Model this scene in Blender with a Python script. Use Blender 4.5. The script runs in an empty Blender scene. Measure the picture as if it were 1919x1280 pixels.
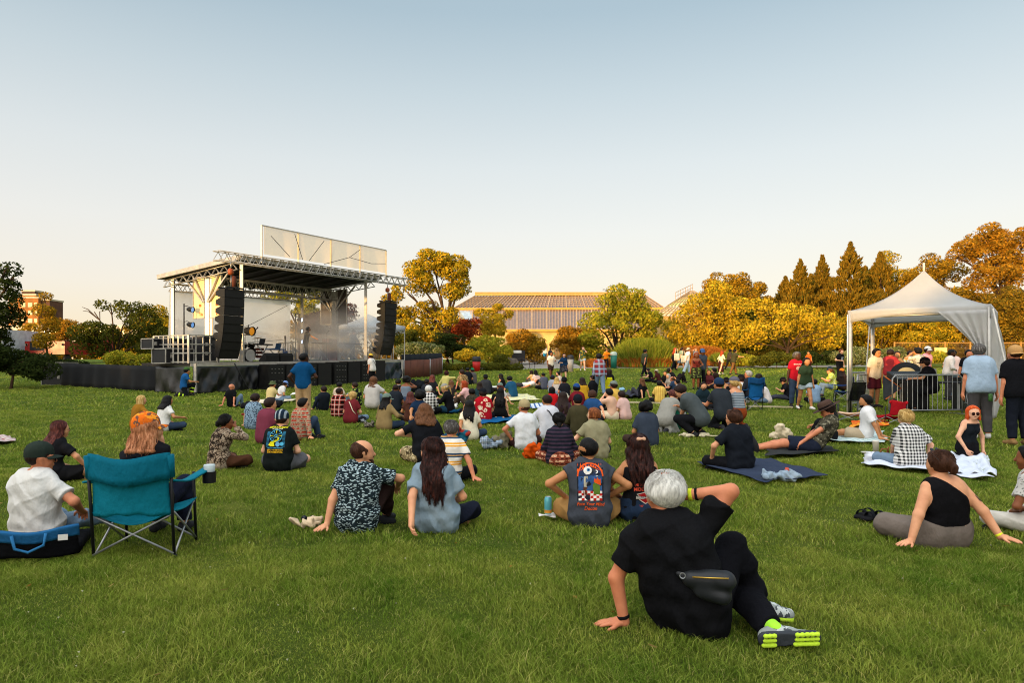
import bpy, bmesh, math, random
import numpy as np
from mathutils import Vector, Matrix
from mathutils.bvhtree import BVHTree
SC = bpy.context.scene
COL = SC.collection
R = math.radians
rng = np.random.default_rng(7)
random.seed(7)

# ------------------------------------------------------------------ camera, sky, sun, exposure
CAMZ, HOR, FPX = 1.38, 688.0, 1279.0
cam = bpy.data.cameras.new('camera')
cam.lens, cam.sensor_width, cam.shift_y = 24.0, 36.0, 0.025
cam.clip_start, cam.clip_end = 0.1, 3000
co = bpy.data.objects.new('camera', cam)
COL.objects.link(co)
co.location = (0, 0, CAMZ)
co.rotation_euler = (R(90), 0, 0)
SC.camera = co

SUN_AZ, SUN_EL = R(35), R(4.6)          # the sun stands low, behind the photographer and to the left
SUNV = Vector((-math.sin(SUN_AZ) * math.cos(SUN_EL), -math.cos(SUN_AZ) * math.cos(SUN_EL), math.sin(SUN_EL)))
sun = bpy.data.lights.new('sun', 'SUN')
sun.energy, sun.angle, sun.color = 5.0, R(0.6), (1.0, 0.63, 0.25)
so = bpy.data.objects.new('sun', sun)
COL.objects.link(so)
so.rotation_euler = (-SUNV).to_track_quat('-Z', 'Y').to_euler()

W = bpy.data.worlds.new('World')
SC.world = W
W.use_nodes = True

def srgb(h):
 if isinstance(h, str):
  h = h.lstrip('#')
  h = [int(h[i:i + 2], 16) / 255 for i in (0, 2, 4)]
 return tuple(c / 12.92 if c <= 0.04045 else ((c + 0.055) / 1.055) ** 2.4 for c in h[:3]) + (1.0,)

def ramp(nt, stops, interp='LINEAR'):
 n = nt.nodes.new('ShaderNodeValToRGB')
 cr = n.color_ramp
 cr.interpolation = interp
 while len(cr.elements) < len(stops):
  cr.elements.new(0.5)
 for e, (p, c) in zip(cr.elements, stops):
  e.position = p
  e.color = c if not isinstance(c, str) else srgb(c)
 return n

def build_world():
 nt = W.node_tree
 for n in list(nt.nodes):
  nt.nodes.remove(n)
 L = nt.links.new
 tc = nt.nodes.new('ShaderNodeTexCoord')
 sx = nt.nodes.new('ShaderNodeSeparateXYZ')
 L(tc.outputs['Generated'], sx.inputs[0])
 # clear evening sky: cream at the horizon, pale blue-grey above
 rp = ramp(nt, [(0.0, '#f8e0b6'), (0.05, '#fbead2'), (0.11, '#f9efe4'), (0.19, '#f3f0ec'), (0.28, '#e5e9ea'), (0.37, '#cedae0'), (0.46, '#b2c6d2'),
    (0.6, '#a9bfce'), (1.0, '#c4d2da')])
 L(sx.outputs['Z'], rp.inputs[0])
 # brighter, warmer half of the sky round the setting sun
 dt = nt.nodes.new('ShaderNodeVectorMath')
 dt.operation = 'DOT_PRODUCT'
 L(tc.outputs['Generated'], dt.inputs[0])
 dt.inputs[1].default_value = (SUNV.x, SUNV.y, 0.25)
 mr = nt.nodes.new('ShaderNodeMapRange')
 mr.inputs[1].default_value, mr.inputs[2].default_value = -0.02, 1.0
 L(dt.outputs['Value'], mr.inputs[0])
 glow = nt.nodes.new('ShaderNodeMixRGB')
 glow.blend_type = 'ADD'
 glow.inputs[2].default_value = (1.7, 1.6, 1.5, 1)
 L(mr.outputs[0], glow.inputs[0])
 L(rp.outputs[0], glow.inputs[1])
 # high sky out of frame, brightened beyond a real dusk as added soft fill
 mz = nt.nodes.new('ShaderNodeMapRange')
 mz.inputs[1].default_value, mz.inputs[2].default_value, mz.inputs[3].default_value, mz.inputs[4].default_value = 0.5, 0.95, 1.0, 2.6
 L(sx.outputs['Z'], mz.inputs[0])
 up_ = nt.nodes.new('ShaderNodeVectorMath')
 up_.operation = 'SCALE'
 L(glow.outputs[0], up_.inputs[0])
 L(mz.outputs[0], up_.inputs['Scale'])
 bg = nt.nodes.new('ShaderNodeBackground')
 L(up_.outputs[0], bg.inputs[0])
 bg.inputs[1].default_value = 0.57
 sk = nt.nodes.new('ShaderNodeTexSky')
 sk.sky_type = 'NISHITA'
 sk.sun_disc = False
 sk.sun_elevation = SUN_EL
 sk.sun_rotation = math.pi + SUN_AZ
 bg2 = nt.nodes.new('ShaderNodeBackground')
 L(sk.outputs[0], bg2.inputs[0])
 bg2.inputs[1].default_value = 0.035
 add = nt.nodes.new('ShaderNodeAddShader')
 L(bg.outputs[0], add.inputs[0])
 L(bg2.outputs[0], add.inputs[1])
 out = nt.nodes.new('ShaderNodeOutputWorld')
 L(add.outputs[0], out.inputs[0])

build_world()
vs = SC.view_settings
vs.view_transform, vs.look, vs.exposure, vs.gamma = 'Standard', 'None', 0.6, 1.0
vs.use_curve_mapping = False
SC.cycles.max_bounces = 6
SC.cycles.diffuse_bounces = 3
SC.cycles.transmission_bounces = 6
SC.cycles.transparent_max_bounces = 8
SC.cycles.volume_bounces = 0
SC.cycles.use_denoising = True
SC.cycles.filter_width = 1.05

# ------------------------------------------------------------------ ground height and pixel helpers (the survey of the photograph)
def gz(Y):
 Y = min(Y, 74.0)
 return 0.0225 * ((Y - 24) + math.sqrt((Y - 24) ** 2 + 100)) - 0.05

def gp(px, py):
 """the point of the lawn seen at photograph pixel (px, py)"""
 lo, hi = 1.5, 95.0
 for _ in range(60):
  m = 0.5 * (lo + hi)
  if HOR + (CAMZ - gz(m)) * FPX / m > py:
   lo = m
  else:
   hi = m
 return Vector(((px - 959.5) / FPX * lo, lo, gz(lo)))

def at(px, py, Y):
 return Vector(((px - 959.5) / FPX * Y, Y, CAMZ + (HOR - py) * Y / FPX))

def atz(px, py, z):
 Y = (CAMZ - z) * FPX / (py - HOR)
 return Vector(((px - 959.5) / FPX * Y, Y, z))

# ------------------------------------------------------------------ objects
def tag(o, label=None, cat=None, group=None, kind=None):
 if label: o['label'] = label
 if cat: o['category'] = cat
 if group: o['group'] = group
 if kind: o['kind'] = kind
 return o

def empty(name, loc=(0, 0, 0), rz=0.0, label=None, cat=None, group=None):
 o = bpy.data.objects.new(name, None)
 COL.objects.link(o)
 o.location = loc
 o.rotation_euler = (0, 0, rz)
 o.empty_display_size = 0.1
 return tag(o, label, cat, group)

def np_mesh(name, V, F, mats=(), mi=None, smooth=True):
 """V (n,3), F (m,4) or (m,3) arrays"""
 me = bpy.data.meshes.new(name)
 V = np.asarray(V, np.float32)
 F = np.asarray(F, np.int32)
 m, k = F.shape
 me.vertices.add(len(V))
 me.vertices.foreach_set('co', V.ravel())
 me.loops.add(m * k)
 me.loops.foreach_set('vertex_index', F.ravel())
 me.polygons.add(m)
 me.polygons.foreach_set('loop_start', np.arange(0, m * k, k, dtype=np.int32))
 me.polygons.foreach_set('loop_total', np.full(m, k, np.int32))
 for x in mats:
  me.materials.append(x)
 if mi is not None:
  me.polygons.foreach_set('material_index', np.asarray(mi, np.int32))
 if smooth:
  me.polygons.foreach_set('use_smooth', np.ones(m, bool))
 me.update()
 me.validate()
 return me

def link(name, me, parent=None, loc=None):
 o = bpy.data.objects.new(name, me)
 COL.objects.link(o)
 if parent is not None:
  o.parent = parent
 if loc is not None:
  o.location = loc
 return o

class MB:
 """collects boxes, bars, tubes and quads into one mesh"""

 def __init__(self):
  self.v, self.f, self.m, self.sm = [], [], [], []
  self.mi = 0

 def add(self, vs, fs, smooth=False):
  b = len(self.v)
  self.v += [tuple(p) for p in vs]
  for f in fs:
   self.f.append([b + i for i in f])
   self.m.append(self.mi)
   self.sm.append(smooth)
  return self

 def frame_box(self, o, ax, ay, az):
  """box with corner o and edge vectors"""
  o, ax, ay, az = map(Vector, (o, ax, ay, az))
  p = [o, o + ax, o + ax + ay, o + ay]
  p += [q + az for q in p]
  return self.add(p, [(3, 2, 1, 0), (4, 5, 6, 7), (0, 1, 5, 4), (1, 2, 6, 5), (2, 3, 7, 6), (3, 0, 4, 7)])

 def box(self, c, s, rz=0.0):
  c = Vector(c)
  M = Matrix.Rotation(rz, 3, 'Z')
  ax, ay, az = M @ Vector((s[0], 0, 0)), M @ Vector((0, s[1], 0)), Vector((0, 0, s[2]))
  return self.frame_box(c - (ax + ay + az) / 2, ax, ay, az)

 def tube(self, pts, r, n=8, r2=None, cap=True):
  pts = [Vector(p) for p in pts]
  k = len(pts)
  rings = []
  up = Vector((0.03, 0.02, 1))
  for i, p in enumerate(pts):
   d = (pts[min(i + 1, k - 1)] - pts[max(i - 1, 0)])
   if d.length < 1e-9: d = Vector((0, 0, 1))
   d.normalize()
   x = d.cross(up)
   if x.length < 1e-3: x = d.cross(Vector((1, 0, 0)))
   x.normalize()
   y = d.cross(x)
   if isinstance(r, (list, tuple)):
    rr = r[i]
   else:
    rr = r if r2 is None else r + (r2 - r) * i / max(1, k - 1)
   rings.append([p + (x * math.cos(2 * math.pi * j / n) + y * math.sin(2 * math.pi * j / n)) * rr for j in range(n)])
  vs = [q for ring in rings for q in ring]
  fs = []
  for i in range(k - 1):
   for j in range(n):
    a, b = i * n + j, i * n + (j + 1) % n
    fs.append((a, b, b + n, a + n))
  if cap:
   fs.append(tuple(range(n))[::-1])
   fs.append(tuple((k - 1) * n + j for j in range(n)))
  return self.add(vs, fs, n > 5)

 def bar(self, a, b, w, h=None):
  """rectangular bar"""
  h = h or w
  a, b = Vector(a), Vector(b)
  d = (b - a).normalized()
  x = d.cross(Vector((0, 0, 1)))
  if x.length < 1e-3: x = Vector((1, 0, 0))
  x.normalize()
  y = x.cross(d)
  return self.frame_box(a - x * w / 2 - y * h / 2, x * w, y * h, b - a)

 def lathe(self, prof, c=(0, 0, 0), n=20, M=None):
  c = Vector(c)
  vs = []
  for (r, z) in prof:
   for j in range(n):
    p = Vector((r * math.cos(2 * math.pi * j / n), r * math.sin(2 * math.pi * j / n), z))
    vs.append(c + (M @ p if M else p))
  fs = []
  for i in range(len(prof) - 1):
   for j in range(n):
    a, b = i * n + j, i * n + (j + 1) % n
    fs.append((a, b, b + n, a + n))
  return self.add(vs, fs, True)

 def grid(self, fn, nu, nv, smooth=True, th=0.0):
  """surface fn(u,v) on 0..1, thickened by th along its normal"""
  P = [[Vector(fn(i / nu, j / nv)) for j in range(nv + 1)] for i in range(nu + 1)]
  vs = [p for row in P for p in row]
  fs = [(i * (nv + 1) + j, (i + 1) * (nv + 1) + j, (i + 1) * (nv + 1) + j + 1, i * (nv + 1) + j + 1) for i in range(nu) for j in range(nv)]
  if th:
   nn = []
   for i in range(nu + 1):
    for j in range(nv + 1):
     a = P[min(i + 1, nu)][j] - P[max(i - 1, 0)][j]
     b = P[i][min(j + 1, nv)] - P[i][max(j - 1, 0)]
     n = a.cross(b)
     nn.append(n.normalized() if n.length > 1e-12 else Vector((0, 0, 1)))
   N = len(vs)
   vs = vs + [v - n * th for v, n in zip(vs, nn)]
   fs = fs + [tuple(N + q for q in f[::-1]) for f in fs]
   edge = [i * (nv + 1) for i in range(nu + 1)] + [nu * (nv + 1) + j for j in range(1, nv + 1)] + \
    [i * (nv + 1) + nv for i in range(nu - 1, -1, -1)] + [j for j in range(nv - 1, 0, -1)]
   for q in range(len(edge)):
    a, b = edge[q], edge[(q + 1) % len(edge)]
    fs.append((b, a, a + N, b + N))
  return self.add(vs, fs, smooth)

 def build(self, name, mat, parent=None, loc=None):
  me = bpy.data.meshes.new(name)
  me.from_pydata([tuple(v) for v in self.v], [], self.f)
  for x in (mat if isinstance(mat, (list, tuple)) else [mat]):
   me.materials.append(x)
  me.polygons.foreach_set('material_index', self.m)
  me.polygons.foreach_set('use_smooth', self.sm)
  me.update()
  return link(name, me, parent, loc)

# ------------------------------------------------------------------ materials
MATS = {}

def new_mat(key):
 m = bpy.data.materials.new(key[:60])
 m.use_nodes = True
 nt = m.node_tree
 for n in list(nt.nodes):
  nt.nodes.remove(n)
 out = nt.nodes.new('ShaderNodeOutputMaterial')
 return m, nt, out

def bsdf(nt, out, rough=0.6, metal=0.0, spec=0.3):
 b = nt.nodes.new('ShaderNodeBsdfPrincipled')
 b.inputs['Roughness'].default_value = rough
 b.inputs['Metallic'].default_value = metal
 b.inputs['Specular IOR Level'].default_value = spec
 nt.links.new(b.outputs[0], out.inputs[0])
 return b

def coords(nt, scale=(1, 1, 1), kind='Object'):
 tc = nt.nodes.new('ShaderNodeTexCoord')
 mp = nt.nodes.new('ShaderNodeMapping')
 mp.inputs['Scale'].default_value = scale
 nt.links.new(tc.outputs[kind], mp.inputs[0])
 return mp.outputs[0]

def noise(nt, vec, scale, detail=3, rough=0.55):
 n = nt.nodes.new('ShaderNodeTexNoise')
 n.inputs['Scale'].default_value = scale
 n.inputs['Detail'].default_value = detail
 n.inputs['Roughness'].default_value = rough
 if vec is not None:
  nt.links.new(vec, n.inputs['Vector'])
 return n

def mixc(nt, fac, a, b, mode='MIX'):
 n = nt.nodes.new('ShaderNodeMixRGB')
 n.blend_type = mode
 for i, x in ((0, fac), (1, a), (2, b)):
  if hasattr(x, 'links'):
   nt.links.new(x, n.inputs[i])
  elif i == 0:
   n.inputs[0].default_value = x
  else:
   n.inputs[i].default_value = x if not isinstance(x, str) else srgb(x)
 return n.outputs[0]

def math_n(nt, op, a, b=None, clamp=False):
 n = nt.nodes.new('ShaderNodeMath')
 n.operation = op
 n.use_clamp = clamp
 for i, x in ((0, a), (1, b)):
  if x is None: continue
  if hasattr(x, 'links'):
   nt.links.new(x, n.inputs[i])
  else:
   n.inputs[i].default_value = x
 return n.outputs[0]

def bump(nt, b, h, strength=0.3, dist=0.02):
 n = nt.nodes.new('ShaderNodeBump')
 n.inputs['Strength'].default_value = strength
 n.inputs['Distance'].default_value = dist
 nt.links.new(h, n.inputs['Height'])
 nt.links.new(n.outputs[0], b.inputs['Normal'])

def plain(hexc, rough=0.5, metal=0.0, var=0.12, scale=3.0, spec=0.3, bmp=0.0, emit=0.0):
 key = f'surface {hexc} {rough} {metal} {var} {scale} {bmp} {emit}'
 if key in MATS: return MATS[key]
 m, nt, out = new_mat(key)
 b = bsdf(nt, out, rough, metal, spec)
 v = coords(nt)
 n = noise(nt, v, scale, 4)
 c = srgb(hexc)
 d = tuple(max(0, x * (1 - var * 2)) for x in c[:3]) + (1,)
 l = tuple(min(1, x * (1 + var)) for x in c[:3]) + (1,)
 r = ramp(nt, [(0.3, d), (0.7, l)])
 nt.links.new(n.outputs[0], r.inputs[0])
 nt.links.new(r.outputs[0], b.inputs['Base Color'])
 rr = math_n(nt, 'ADD', math_n(nt, 'MULTIPLY', n.outputs[0], 0.25), rough - 0.12)
 nt.links.new(rr, b.inputs['Roughness'])
 if bmp:
  bump(nt, b, n.outputs[0], bmp, 0.03)
 if emit:
  b.inputs['Emission Color'].default_value = c
  b.inputs['Emission Strength'].default_value = emit
 MATS[key] = m
 return m

def frac_band(nt, x, freq, width, off=0.0):
 """1 inside the band of a repeating stripe"""
 f = math_n(nt, 'FRACT', math_n(nt, 'ADD', math_n(nt, 'MULTIPLY', x, freq), off))
 return math_n(nt, 'LESS_THAN', f, width)

def cloth(hexc, pat=None, h2=None, h3=None, s=1.0, rough=0.85):
 key = f'cloth {hexc} {pat} {h2} {h3} {s}'
 if key in MATS: return MATS[key]
 m, nt, out = new_mat(key)
 L = nt.links.new
 b = bsdf(nt, out, rough, 0, 0.04)
 if 'Sheen Weight' in b.inputs:
  b.inputs['Sheen Weight'].default_value = 0.0
 v = coords(nt)
 sp = nt.nodes.new('ShaderNodeSeparateXYZ')
 L(v, sp.inputs[0])
 X, Y, Z = sp.outputs
 n1 = noise(nt, v, 6, 4)
 c = srgb(hexc)
 a = tuple(x * 0.88 for x in c[:3]) + (1,)
 d = tuple(min(1, x * 1.06) for x in c[:3]) + (1,)
 r = ramp(nt, [(0.3, a), (0.7, d)])
 L(n1.outputs[0], r.inputs[0])
 col = r.outputs[0]
 if pat == 'stripe':            # upright or level thin stripes
  col = mixc(nt, frac_band(nt, X, 14 * s, 0.35), col, h2)
 elif pat == 'hstripe':
  col = mixc(nt, frac_band(nt, Z, 28 * s, 0.45), col, h2)
 elif pat == 'polo':            # broad coloured bands round the body
  f = math_n(nt, 'FRACT', math_n(nt, 'MULTIPLY', math_n(nt, 'ADD', Z, 0.03), 1 / 0.21))
  rp = ramp(nt, [(0, hexc), (0.24, '#e09a2e'), (0.33, '#e9e2d4'), (0.37, '#e09a2e'), (0.46, hexc), (0.66, h2), (0.75, '#d99b3c'),
     (0.79, h2), (0.89, hexc)], 'CONSTANT')
  L(f, rp.inputs[0])
  col = rp.outputs[0]
 elif pat == 'plaid':
  hb = frac_band(nt, X, 7.5 * s, 0.5)
  vb = frac_band(nt, Z, 7.5 * s, 0.5)
  k = math_n(nt, 'MULTIPLY', math_n(nt, 'ADD', hb, vb), 0.5)
  col = mixc(nt, k, col, h2)
  t = math_n(nt, 'MAXIMUM', frac_band(nt, X, 7.5 * s, 0.1, 0.3), frac_band(nt, Z, 7.5 * s, 0.1, 0.3))
  col = mixc(nt, math_n(nt, 'MULTIPLY', t, 0.8), col, h3 or '#e8dcc8')
 elif pat == 'check':
  hb = frac_band(nt, X, 16 * s, 0.5)
  vb = frac_band(nt, Z, 16 * s, 0.5)
  k = math_n(nt, 'MULTIPLY', math_n(nt, 'ADD', hb, vb), 0.5)
  col = mixc(nt, k, col, h2)
 elif pat in ('floral', 'leaf', 'dots', 'paisley', 'leopard'):
  vo = nt.nodes.new('ShaderNodeTexVoronoi')
  wn = noise(nt, v, 9 * s, 2)
  wv = mixc(nt, {'floral': 0.07, 'leaf': 0.06, 'paisley': 0.12, 'leopard': 0.05}.get(pat, 0.0), v, wn.outputs['Color'], 'ADD')
  mp = nt.nodes.new('ShaderNodeMapping')
  mp.inputs['Scale'].default_value = (1, 1, 1) if pat != 'leaf' else (1, 1, 2.6)
  mp.inputs['Rotation'].default_value = (0, R(35) if pat == 'leaf' else 0, 0)
  L(wv, mp.inputs[0])
  L(mp.outputs[0], vo.inputs['Vector'])
  vo.inputs['Scale'].default_value = {'floral': 9, 'leaf': 34, 'dots': 30, 'paisley': 22, 'leopard': 26}[pat] * s
  if pat == 'paisley' or pat == 'leopard':
   vo.feature = 'DISTANCE_TO_EDGE'
   k = math_n(nt, 'LESS_THAN', vo.outputs['Distance'], 0.10 if pat == 'paisley' else 0.13)
   col = mixc(nt, k, col, h2)
   k2 = math_n(nt, 'GREATER_THAN', wn.outputs[0], 0.56)
   col = mixc(nt, math_n(nt, 'MULTIPLY', k2, 0.45), col, h3 or h2)
  else:
   k = math_n(nt, 'LESS_THAN', vo.outputs['Distance'], {'floral': 0.42, 'leaf': 0.40, 'dots': 0.32}[pat])
   if pat == 'floral':
    w2 = noise(nt, v, 42 * s, 1)
    k = math_n(nt, 'MULTIPLY', k, math_n(nt, 'GREATER_THAN', w2.outputs[0], 0.44))
   col = mixc(nt, k, col, h2)
   if h3:
    k3 = math_n(nt, 'LESS_THAN', vo.outputs['Distance'], 0.14)
    col = mixc(nt, k3, col, h3)
 elif pat == 'camo':
  w1 = noise(nt, v, 16 * s, 2)
  col = mixc(nt, math_n(nt, 'GREATER_THAN', w1.outputs[0], 0.53), col, h2)
  w2 = noise(nt, v, 24 * s, 2)
  col = mixc(nt, math_n(nt, 'GREATER_THAN', w2.outputs[0], 0.58), col, h3)
 elif pat == 'ikat':            # rows of small broken lozenges
  hb = math_n(nt, 'FRACT', math_n(nt, 'MULTIPLY', Z, 18 * s))
  k = math_n(nt, 'MULTIPLY', math_n(nt, 'LESS_THAN', hb, 0.42), math_n(nt, 'GREATER_THAN', noise(nt, v, 26 * s, 2).outputs[0], 0.47))
  col = mixc(nt, k, col, h2)
  k = math_n(nt, 'MULTIPLY', frac_band(nt, Z, 18 * s, 0.18, 0.4), frac_band(nt, X, 20 * s, 0.6))
  col = mixc(nt, k, col, h3)
 elif pat == 'denim':
  w1 = noise(nt, v, 4, 3)
  col = mixc(nt, math_n(nt, 'MULTIPLY', w1.outputs[0], 0.7), col, h2)
 L(col, b.inputs['Base Color'])
 # folds and weave
 f1 = noise(nt, coords(nt, (1, 1, 0.6)), 11, 3)
 f2 = noise(nt, v, 140, 1)
 h = math_n(nt, 'ADD', f1.outputs[0], math_n(nt, 'MULTIPLY', f2.outputs[0], 0.06))
 bump(nt, b, h, 0.7, 0.035)
 MATS[key] = m
 return m

def skin(hexc):
 key = f'skin {hexc}'
 if key in MATS: return MATS[key]
 m, nt, out = new_mat(key)
 b = bsdf(nt, out, 0.55, 0, 0.25)
 v = coords(nt)
 n = noise(nt, v, 14, 5)
 c = srgb(hexc)
 r = ramp(nt, [(0.3, (c[0] * .86, c[1] * .76, c[2] * .72, 1)), (0.7, (min(1, c[0] * 1.06), c[1] * 1.05, c[2] * 1.05, 1))])
 nt.links.new(n.outputs[0], r.inputs[0])
 nt.links.new(r.outputs[0], b.inputs['Base Color'])
 bump(nt, b, noise(nt, v, 60, 3).outputs[0], 0.12, 0.005)
 MATS[key] = m
 return m

def hairm(hexc, h2=None):
 key = f'hair {hexc} {h2}'
 if key in MATS: return MATS[key]
 m, nt, out = new_mat(key)
 b = bsdf(nt, out, 0.55, 0, 0.12)
 v = coords(nt, (70, 70, 7))
 n = noise(nt, v, 1.0, 4, 0.7)
 c = srgb(hexc)
 l = srgb(h2) if h2 else tuple(min(1, x * 1.7 + 0.003) for x in c[:3]) + (1,)
 r = ramp(nt, [(0.35, tuple(x * .6 for x in c[:3]) + (1,)), (0.5, c), (0.72, l)])
 nt.links.new(n.outputs[0], r.inputs[0])
 nt.links.new(r.outputs[0], b.inputs['Base Color'])
 bump(nt, b, n.outputs[0], 0.7, 0.012)
 MATS[key] = m
 return m

def leafm(name, cols, trans=0.3):
 """leaf material: each leaf takes its own shade from the list"""
 key = 'leaves ' + name
 if key in MATS: return MATS[key]
 m, nt, out = new_mat(key)
 g = nt.nodes.new('ShaderNodeNewGeometry')
 r = ramp(nt, [(i / max(1, len(cols) - 1), c) for i, c in enumerate(cols)])
 nt.links.new(g.outputs['Random Per Island'], r.inputs[0])
 d = nt.nodes.new('ShaderNodeBsdfDiffuse')
 t = nt.nodes.new('ShaderNodeBsdfTranslucent')
 nt.links.new(r.outputs[0], d.inputs[0])
 nt.links.new(r.outputs[0], t.inputs[0])
 mx = nt.nodes.new('ShaderNodeMixShader')
 mx.inputs[0].default_value = trans
 nt.links.new(d.outputs[0], mx.inputs[1])
 nt.links.new(t.outputs[0], mx.inputs[2])
 nt.links.new(mx.outputs[0], out.inputs[0])
 MATS[key] = m
 return m

BARK = plain('#4b3a2c', 0.9, 0, 0.3, 6, 0.1, 0.6)
ALU = plain('#a9a49c', 0.42, 0.55, 0.12, 5)
STEEL = plain('#9a9b9c', 0.4, 0.7, 0.12, 6)
BLACK = plain('#121214', 0.6, 0, 0.2, 4)
WHITE = plain('#cfcac2', 0.7, 0, 0.06, 2)

# ------------------------------------------------------------------ implicit surfaces: bodies, clothes and hair
def sdf_mesh(prims, vox, wr=0.0, wf=1.0, zmin=None):
 """prims: (a, b, ra, rb, k, caps) rounded cones blended together -> (V, F) by surface nets"""
 A = np.array([p[0] for p in prims], float)
 B = np.array([p[1] for p in prims], float)
 ra = np.array([p[2] for p in prims])
 rb = np.array([p[3] for p in prims])
 rm = np.maximum(ra, rb)[:, None] + 2.5 * vox + wr
 lo = np.minimum(A, B) - rm
 hi = np.maximum(A, B) + rm
 L0 = lo.min(0)
 H0 = hi.max(0)
 if zmin is not None:
  L0[2] = max(L0[2], zmin - 2 * vox)
 n = np.ceil((H0 - L0) / vox).astype(int) + 2
 n = np.maximum(n, 3)
 F = np.full(n, 0.5, np.float32)
 for i, p in enumerate(prims):
  mg = rm[i] + p[4]
  i0 = np.maximum(np.floor((np.minimum(A[i], B[i]) - mg - L0) / vox).astype(int), 0)
  i1 = np.minimum(np.ceil((np.maximum(A[i], B[i]) + mg - L0) / vox).astype(int) + 1, n)
  if (i1 <= i0).any(): continue
  xs = [(L0[d] + np.arange(i0[d], i1[d]) * vox).astype(np.float32) for d in range(3)]
  PX, PY, PZ = np.meshgrid(*xs, indexing='ij', sparse=True)
  a = A[i]
  ba = B[i] - a
  bb = float(ba @ ba)
  qx, qy, qz = PX - a[0], PY - a[1], PZ - a[2]
  if bb > 1e-12:
   t = np.clip((qx * ba[0] + qy * ba[1] + qz * ba[2]) / bb, 0, 1)
   d = np.sqrt((qx - t * ba[0]) ** 2 + (qy - t * ba[1]) ** 2 + (qz - t * ba[2]) ** 2) - (ra[i] + t * (rb[i] - ra[i]))
  else:
   d = np.sqrt(qx ** 2 + qy ** 2 + qz ** 2) - ra[i]
  for (c, nn) in (p[5] if len(p) > 5 else ()):
   d = np.maximum(d, (PX - c[0]) * nn[0] + (PY - c[1]) * nn[1] + (PZ - c[2]) * nn[2])
  sl = tuple(slice(i0[k], i1[k]) for k in range(3))
  k = p[4]
  f = F[sl]
  h = np.clip(0.5 + 0.5 * (f - d) / k, 0, 1)
  F[sl] = f * (1 - h) + d * h - k * h * (1 - h)
 if wr:
  xs = [(L0[d] + np.arange(n[d]) * vox).astype(np.float32) for d in range(3)]
  X, Y, Z = np.meshgrid(*xs, indexing='ij', sparse=True)
  w = np.sin(wf * (31 * Z + 9 * X + 3.1 * np.sin(11 * X + 5 * Y) + 2.2 * np.sin(13 * Y + 6 * Z))) \
   + 0.8 * np.sin(wf * (23 * X - 17 * Z + 12 * Y + 2.6 * np.sin(14 * Z + 7 * X)))
  rd = np.abs(np.sin(wf * (9.5 * Z + 7 * X + 1.9 * np.sin(6.1 * X + 3 * Y + 1) + 1.3 * np.sin(8 * Z - 5 * Y)))) ** 0.7 \
   + 0.7 * np.abs(np.sin(wf * (13 * X - 8 * Z + 6 * Y + 2.1 * np.sin(5 * Z + 4 * X)))) ** 0.7
  F += ((wr * 0.42) * w + (wr * 1.5) * (rd - 1.0)).astype(np.float32)
 if zmin is not None:
  Zg = (L0[2] + np.arange(n[2]) * vox).astype(np.float32)
  F = np.maximum(F, (zmin - Zg)[None, None, :])
 S = F < 0
 if not S.any():
  return np.zeros((0, 3)), np.zeros((0, 4), int)
 c8 = [S[i:n[0] - 1 + i, j:n[1] - 1 + j, k:n[2] - 1 + k] for i in (0, 1) for j in (0, 1) for k in (0, 1)]
 cnt = sum(c.astype(np.int8) for c in c8)
 act = (cnt > 0) & (cnt < 8)
 idx = np.argwhere(act)
 ids = np.full(act.shape, -1, np.int32)
 ids[act] = np.arange(len(idx))
 offs = [(i, j, k) for i in (0, 1) for j in (0, 1) for k in (0, 1)]
 vals = np.stack([F[idx[:, 0] + o[0], idx[:, 1] + o[1], idx[:, 2] + o[2]] for o in offs], 1)
 acc = np.zeros((len(idx), 3), np.float32)
 num = np.zeros(len(idx), np.float32)
 for e0 in range(8):
  for bit in (4, 2, 1):
   if e0 & bit: continue
   e1 = e0 | bit
   f0, f1 = vals[:, e0], vals[:, e1]
   m = (f0 < 0) != (f1 < 0)
   t = np.where(m, f0 / np.where(m, f0 - f1, 1), 0)
   p0, p1 = np.array(offs[e0], np.float32), np.array(offs[e1], np.float32)
   acc += m[:, None] * (p0 + t[:, None] * (p1 - p0))
   num += m
 V = L0 + (idx + acc / num[:, None]) * vox
 Fs = []
 for ax in range(3):
  u, v = (ax + 1) % 3, (ax + 2) % 3
  s0 = [slice(None)] * 3
  s1 = [slice(None)] * 3
  s0[ax] = slice(0, n[ax] - 1)
  s1[ax] = slice(1, n[ax])
  d = S[tuple(s0)] != S[tuple(s1)]
  e = np.argwhere(d)
  e = e[(e[:, u] > 0) & (e[:, v] > 0) & (e[:, u] < n[u] - 1) & (e[:, v] < n[v] - 1)]
  if not len(e): continue
  ins = S[tuple(e.T)]
  q = []
  for du, dv in ((1, 1), (0, 1), (0, 0), (1, 0)):
   c = e.copy()
   c[:, u] -= du
   c[:, v] -= dv
   q.append(ids[tuple(c.T)])
  q = np.stack(q, 1)
  q[~ins] = q[~ins][:, ::-1]
  Fs.append(q)
 Fq = np.concatenate(Fs)
 Fq = Fq[(Fq >= 0).all(1)]
 return V, Fq

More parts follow.
